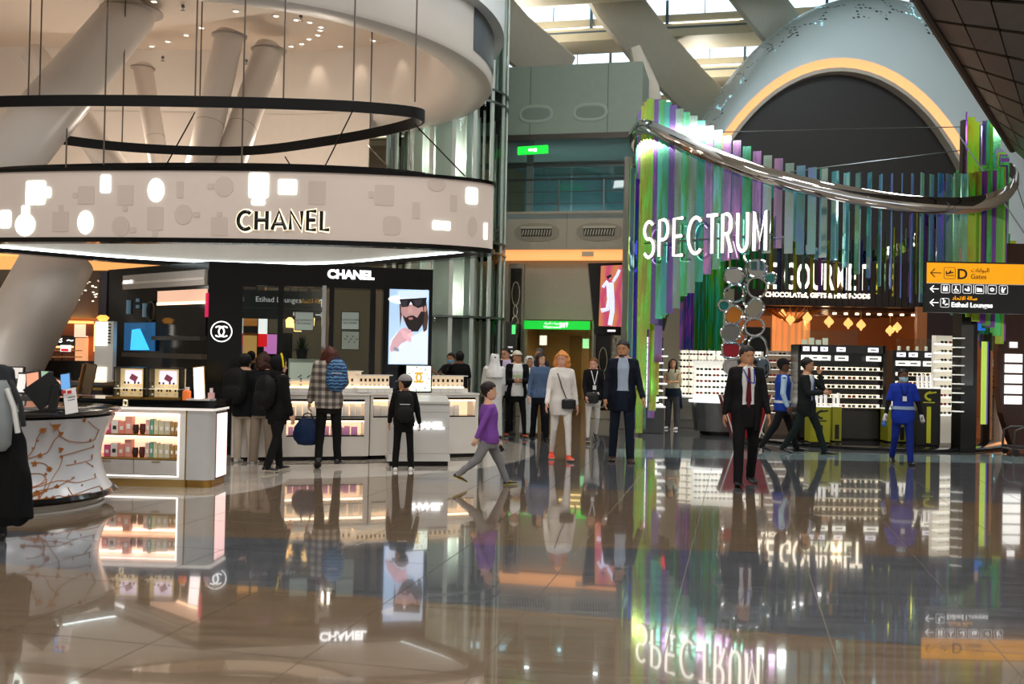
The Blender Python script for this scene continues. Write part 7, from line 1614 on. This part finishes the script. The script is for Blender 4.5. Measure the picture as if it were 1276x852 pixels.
# 16 staff in black behind the counter and masked colleague
r,c=person('shop assistant in black seen from behind at the far counter',573,537,438,14,skin='dark',hairc='0c0a0a',pants=('101010','reg'),armL=(40,14,60,0,30),armR=(6,10,20,4),top_=[('shirt','0d0d0e',dict(hem=-.03,pad=.014,slv=.35))],seed=31,Y=20.0,h=1.68)
r,c=person('masked shop assistant half hidden behind the assistant in black',562,537,441,160,skin='tan',hairc='100c0a',pants=('101010','reg'),armL=(50,10,60,10,30),armR=(50,10,60,10,30),top_=[('shirt','15161a',dict(hem=-.03,pad=.014,slv=.35))],seed=32,Y=21.3,h=1.64)
mkm=lambda c_,col:K_(c_,'face_mask',mat(col,.7),lambda q:q.loft([[hpt(a,z,1.07 if 0.07<z<.36 else 1.03) for a in [R(-85+17*i) for i in range(11)]]+[hpt(a,z,.92) for a in [R(85-17*i) for i in range(11)]] for z in (.02,.1,.2,.3,.39)]),True,True)
mkm(c,'6ab0d8')
w=W(566,500,19.6); o=thing('far_counter','low counter with blue goods where the assistants work','counter',(w.x-.5,19.5,0)); B().bb(-.8,.55,0,.35,0,.95).build('body',mat('3a2c22',.3),o); B().bb(-.1,.35,.05,.3,.95,1.08).build('goods',mat('5a7898',.4),o); B().bb(-.82,.57,-.02,.37,.93,.96).build('counter_top',mat('5a4838',.2),o)
# 17 girl at the eyewear
r,c=person('young woman with long dark hair, backpack and tied jacket looking at eyewear',838,534,447,150,legL=(4,3,2),legR=(0,4,2),armL=(30,6,60,20,40),armR=(24,6,64,20,40),skin='tan',fem=1,hair='long',hairc='120d0c',pants=('4a4a50','wide'),shoe=('e0dede','c8c8c8'),head=(-10,-22),lean=4,top_=[('vest_top','c9c4a8',dict(hem=-.03,pad=.008,slv=.05))],seed=34)
H=c['H']; K_(c,'tied_jacket',cloth('1c2c3a'),lambda q:[q.loft([c['tring'](t,.025*H) for t in (-.05,-.02,.03,.05)]),q.cap(c['tp'](0)+Vector((-.1*H,0,0)),c['tp'](-.2)+Vector((-.13*H,.02*H,0)),.03*H,.02*H,10),q.cap(c['tp'](0)+Vector((.1*H,-.02*H,0)),c['tp'](-.2)+Vector((.13*H,-.03*H,0)),.03*H,.02*H,10)])
backpack(c,'pale khaki backpack on the young woman at the eyewear wall','b0aa88','a09a78',.28,.4,.16,.16,None,0,False)
# 18 hi-vis man
r,c=person('man in black cap and blue reflective vest walking left of the phone caller',974,562,447,-98,legL=(22,3,4,4),legR=(-20,3,14,-14),armL=(8,8,10,4,35),armR=(-4,10,24,8,35),skin='dark',hairc='0c0a0a',pants=('101012','reg'),shoe=('0c0c0c','0c0c0c'),head=(0,2),top_=[('shirt','a8c4d8',dict(hem=-.02,pad=.012,fit=(.036,.032,.026))),('safety_vest','1a3a98',dict(hem=-.06,pad=.022,slv=.0001))],seed=36)
cap_(c,'0e0e10'); H=c['H']
K_(c,'reflective_band',mat('c4ccd4',.35),lambda q:q.loft([c['tring'](t,.029*H) for t in (.02,.045)])); 
K_(c,'reflective_strap',mat('c4ccd4',.35),lambda q:q.tube([c['tp'](.03)+Vector((-.045*H,.088*H,0)),c['tp'](.2)+Vector((-.045*H,.096*H,0)),c['tp'](.28)+Vector((-.05*H,.075*H,0))],.014*H,6,flat=.3))
K_(c,'reflective_strap',mat('c4ccd4',.35),lambda q:q.tube([c['tp'](.03)+Vector((.045*H,.088*H,0)),c['tp'](.2)+Vector((.045*H,.096*H,0)),c['tp'](.28)+Vector((.05*H,.075*H,0))],.014*H,6,flat=.3))
# 19 phone caller
r,c=person('man in dark green grey suit on the phone, beside the yellow stand',1004,565,446,-128,legL=(24,3,6,4),legR=(-20,3,12,-12),armL=(50,12,146,8,50),armR=(22,8,72,24,40),skin='tan',hairc='120e0c',pants=('15201f','reg'),shoe=('0c0c0c','0a0a0a'),head=(-18,2),top_=[('shirt','ccd6e0',dict(hem=.02,pad=.007,slv=.9)),('suit_jacket','14191a',dict(hem=-.1,pad=.022,gap=.4,fit=(.037,.033,.027)))],seed=38)
tie(c,'2a3a6a'); H=c['H']; so,el,wr_,d2,s,_=c['sh']['L']; o=thing('phone','black phone held to the ear of the man in the green grey suit','phone',tuple(wpt(c,wr_+d2*.05*H)),c['yaw']); B().box((.0,0,0.02),(.012,.05,.13)).build('phone_case',mat('0a0a0a',.2),o)
# 20 cleaner
r,c=person('cleaner in blue uniform with face mask and clear gloves, right of the group',1124,578,460,168,legL=(10,3,6,4),legR=(-6,3,26,-20),armL=(2,14,14,2,30),armR=(2,14,14,2,30),skin='dark',hairc='100c0a',pants=('162a80','reg'),shoe=('141414','0c0c0c'),head=(-14,-4),top_=[('undersleeve','0e0e10',dict(hem=0,pad=.006)),('uniform_tunic','1a35a0',dict(hem=-.09,pad=.016,slv=.4,fit=(.033,.03,.03)))],seed=40,wd=1.08)
mkm(c,'9cc8dc'); H=c['H']; K_(c,'reflective_band',mat('8fa4c4',.4),lambda q:q.loft([c['tring'](t,.027*H) for t in (.045,.075)])); lanyard(c,'10183a',True,0,.15)
for k in 'LR':
    so,el,wr_,d2,s,_=c['sh'][k]; K_(c,'glove',mat('c8ccd0',.4),lambda q:q.cap(wr_+d2*.0*H,wr_+d2*.055*H,.02*H,.026*H,10))
o=thing('spray_bottle','small blue cloth held in the right hand of the cleaner','cloth',tuple(wpt(c,c['sh']['R'][2]+c['sh']['R'][3]*.09*H)),0); o.name='cleaning_cloth'; B().ell((0,0,-.02),(.035,.03,.05),10,8).build('cloth',cloth('3a70c8'),o,True)
# 21 distant heads
for (px_,tp_,Y_,lb,cl,yw) in ((55,441,21.5,'distant person in black behind the partition, face to the right','121010',200),(184,470,20,'x','x',0),(313,436,19.8,'distant person in dark blue seen through the shop window, left one','1c2a44',0),(330,440,20.4,'distant person in black seen through the shop window, right one','141214',0)):
    if lb=='x': continue
    person(lb,px_,540,tp_,yw,skin='tan',pants=('14141a','reg'),top_=[('shirt',cl,dict(hem=-.03,pad=.014))],seed=int(px_),Y=Y_,h=1.6,vox=.018)
# 22 foreground person cut by the left edge
r,c=person('person at the left edge, cut off, with a grey bag strap over a striped top',-16,700,425,38,armL=(5,12,8,0),armR=(20,10,20,0,30),skin='tan',hairc='15100e',pants=('202022','reg'),top_=[('striped_top','2a2c30',dict(hem=-.06,pad=.018))],seed=50,Y=8.3,h=1.72)
H=c['H']; w=W(20,590,8.0); o=thing('draped_coat','black coat hanging over the arm of the person at the left edge','coat',(w.x,w.y,.2))
q=B(); q.loft([[(sx_*math.copysign(abs(cos(a))**.8,cos(a))+ox,sy_*math.sin(a),z) for a in [2*PI*j/22 for j in range(22)]] for z,sx_,sy_,ox in ((.0,.10,.05,-.05),(.06,.17,.07,-.03),(.4,.15,.08,-.04),(.7,.11,.08,-.06),(.88,.06,.06,-.07),(.93,.02,.03,-.08))]); mk('coat_cloth',bake(q,.012,2,.02,10,6,.12),cloth('0d0d0f'),o)
w=W(2,500,7.9); o=thing('shoulder_bag','light grey shoulder bag with black and white trim at the left edge','bag',(w.x,w.y,1.0)); q=B(); q.loft([[(.08*k*cos(a),.07*k*sin(a),z) for a in [2*PI*j/20 for j in range(20)]] for z,k in ((-.2,.5),(-.15,1),(.1,1.1),(.3,.8),(.36,.4))]); q.build('bag_body',cloth('8a9092'),o,True); B().tube([(.07,-.06,.3),(.13,-.06,.15),(.15,-.03,-.05)],.02,6).build('trim',mat('e0e0e0',.5),o,True); B().tube([(.09,-.05,.36),(.17,-.05,.2),(.19,-.02,0)],.02,6).build('dark_trim',mat('101214',.5),o,True)
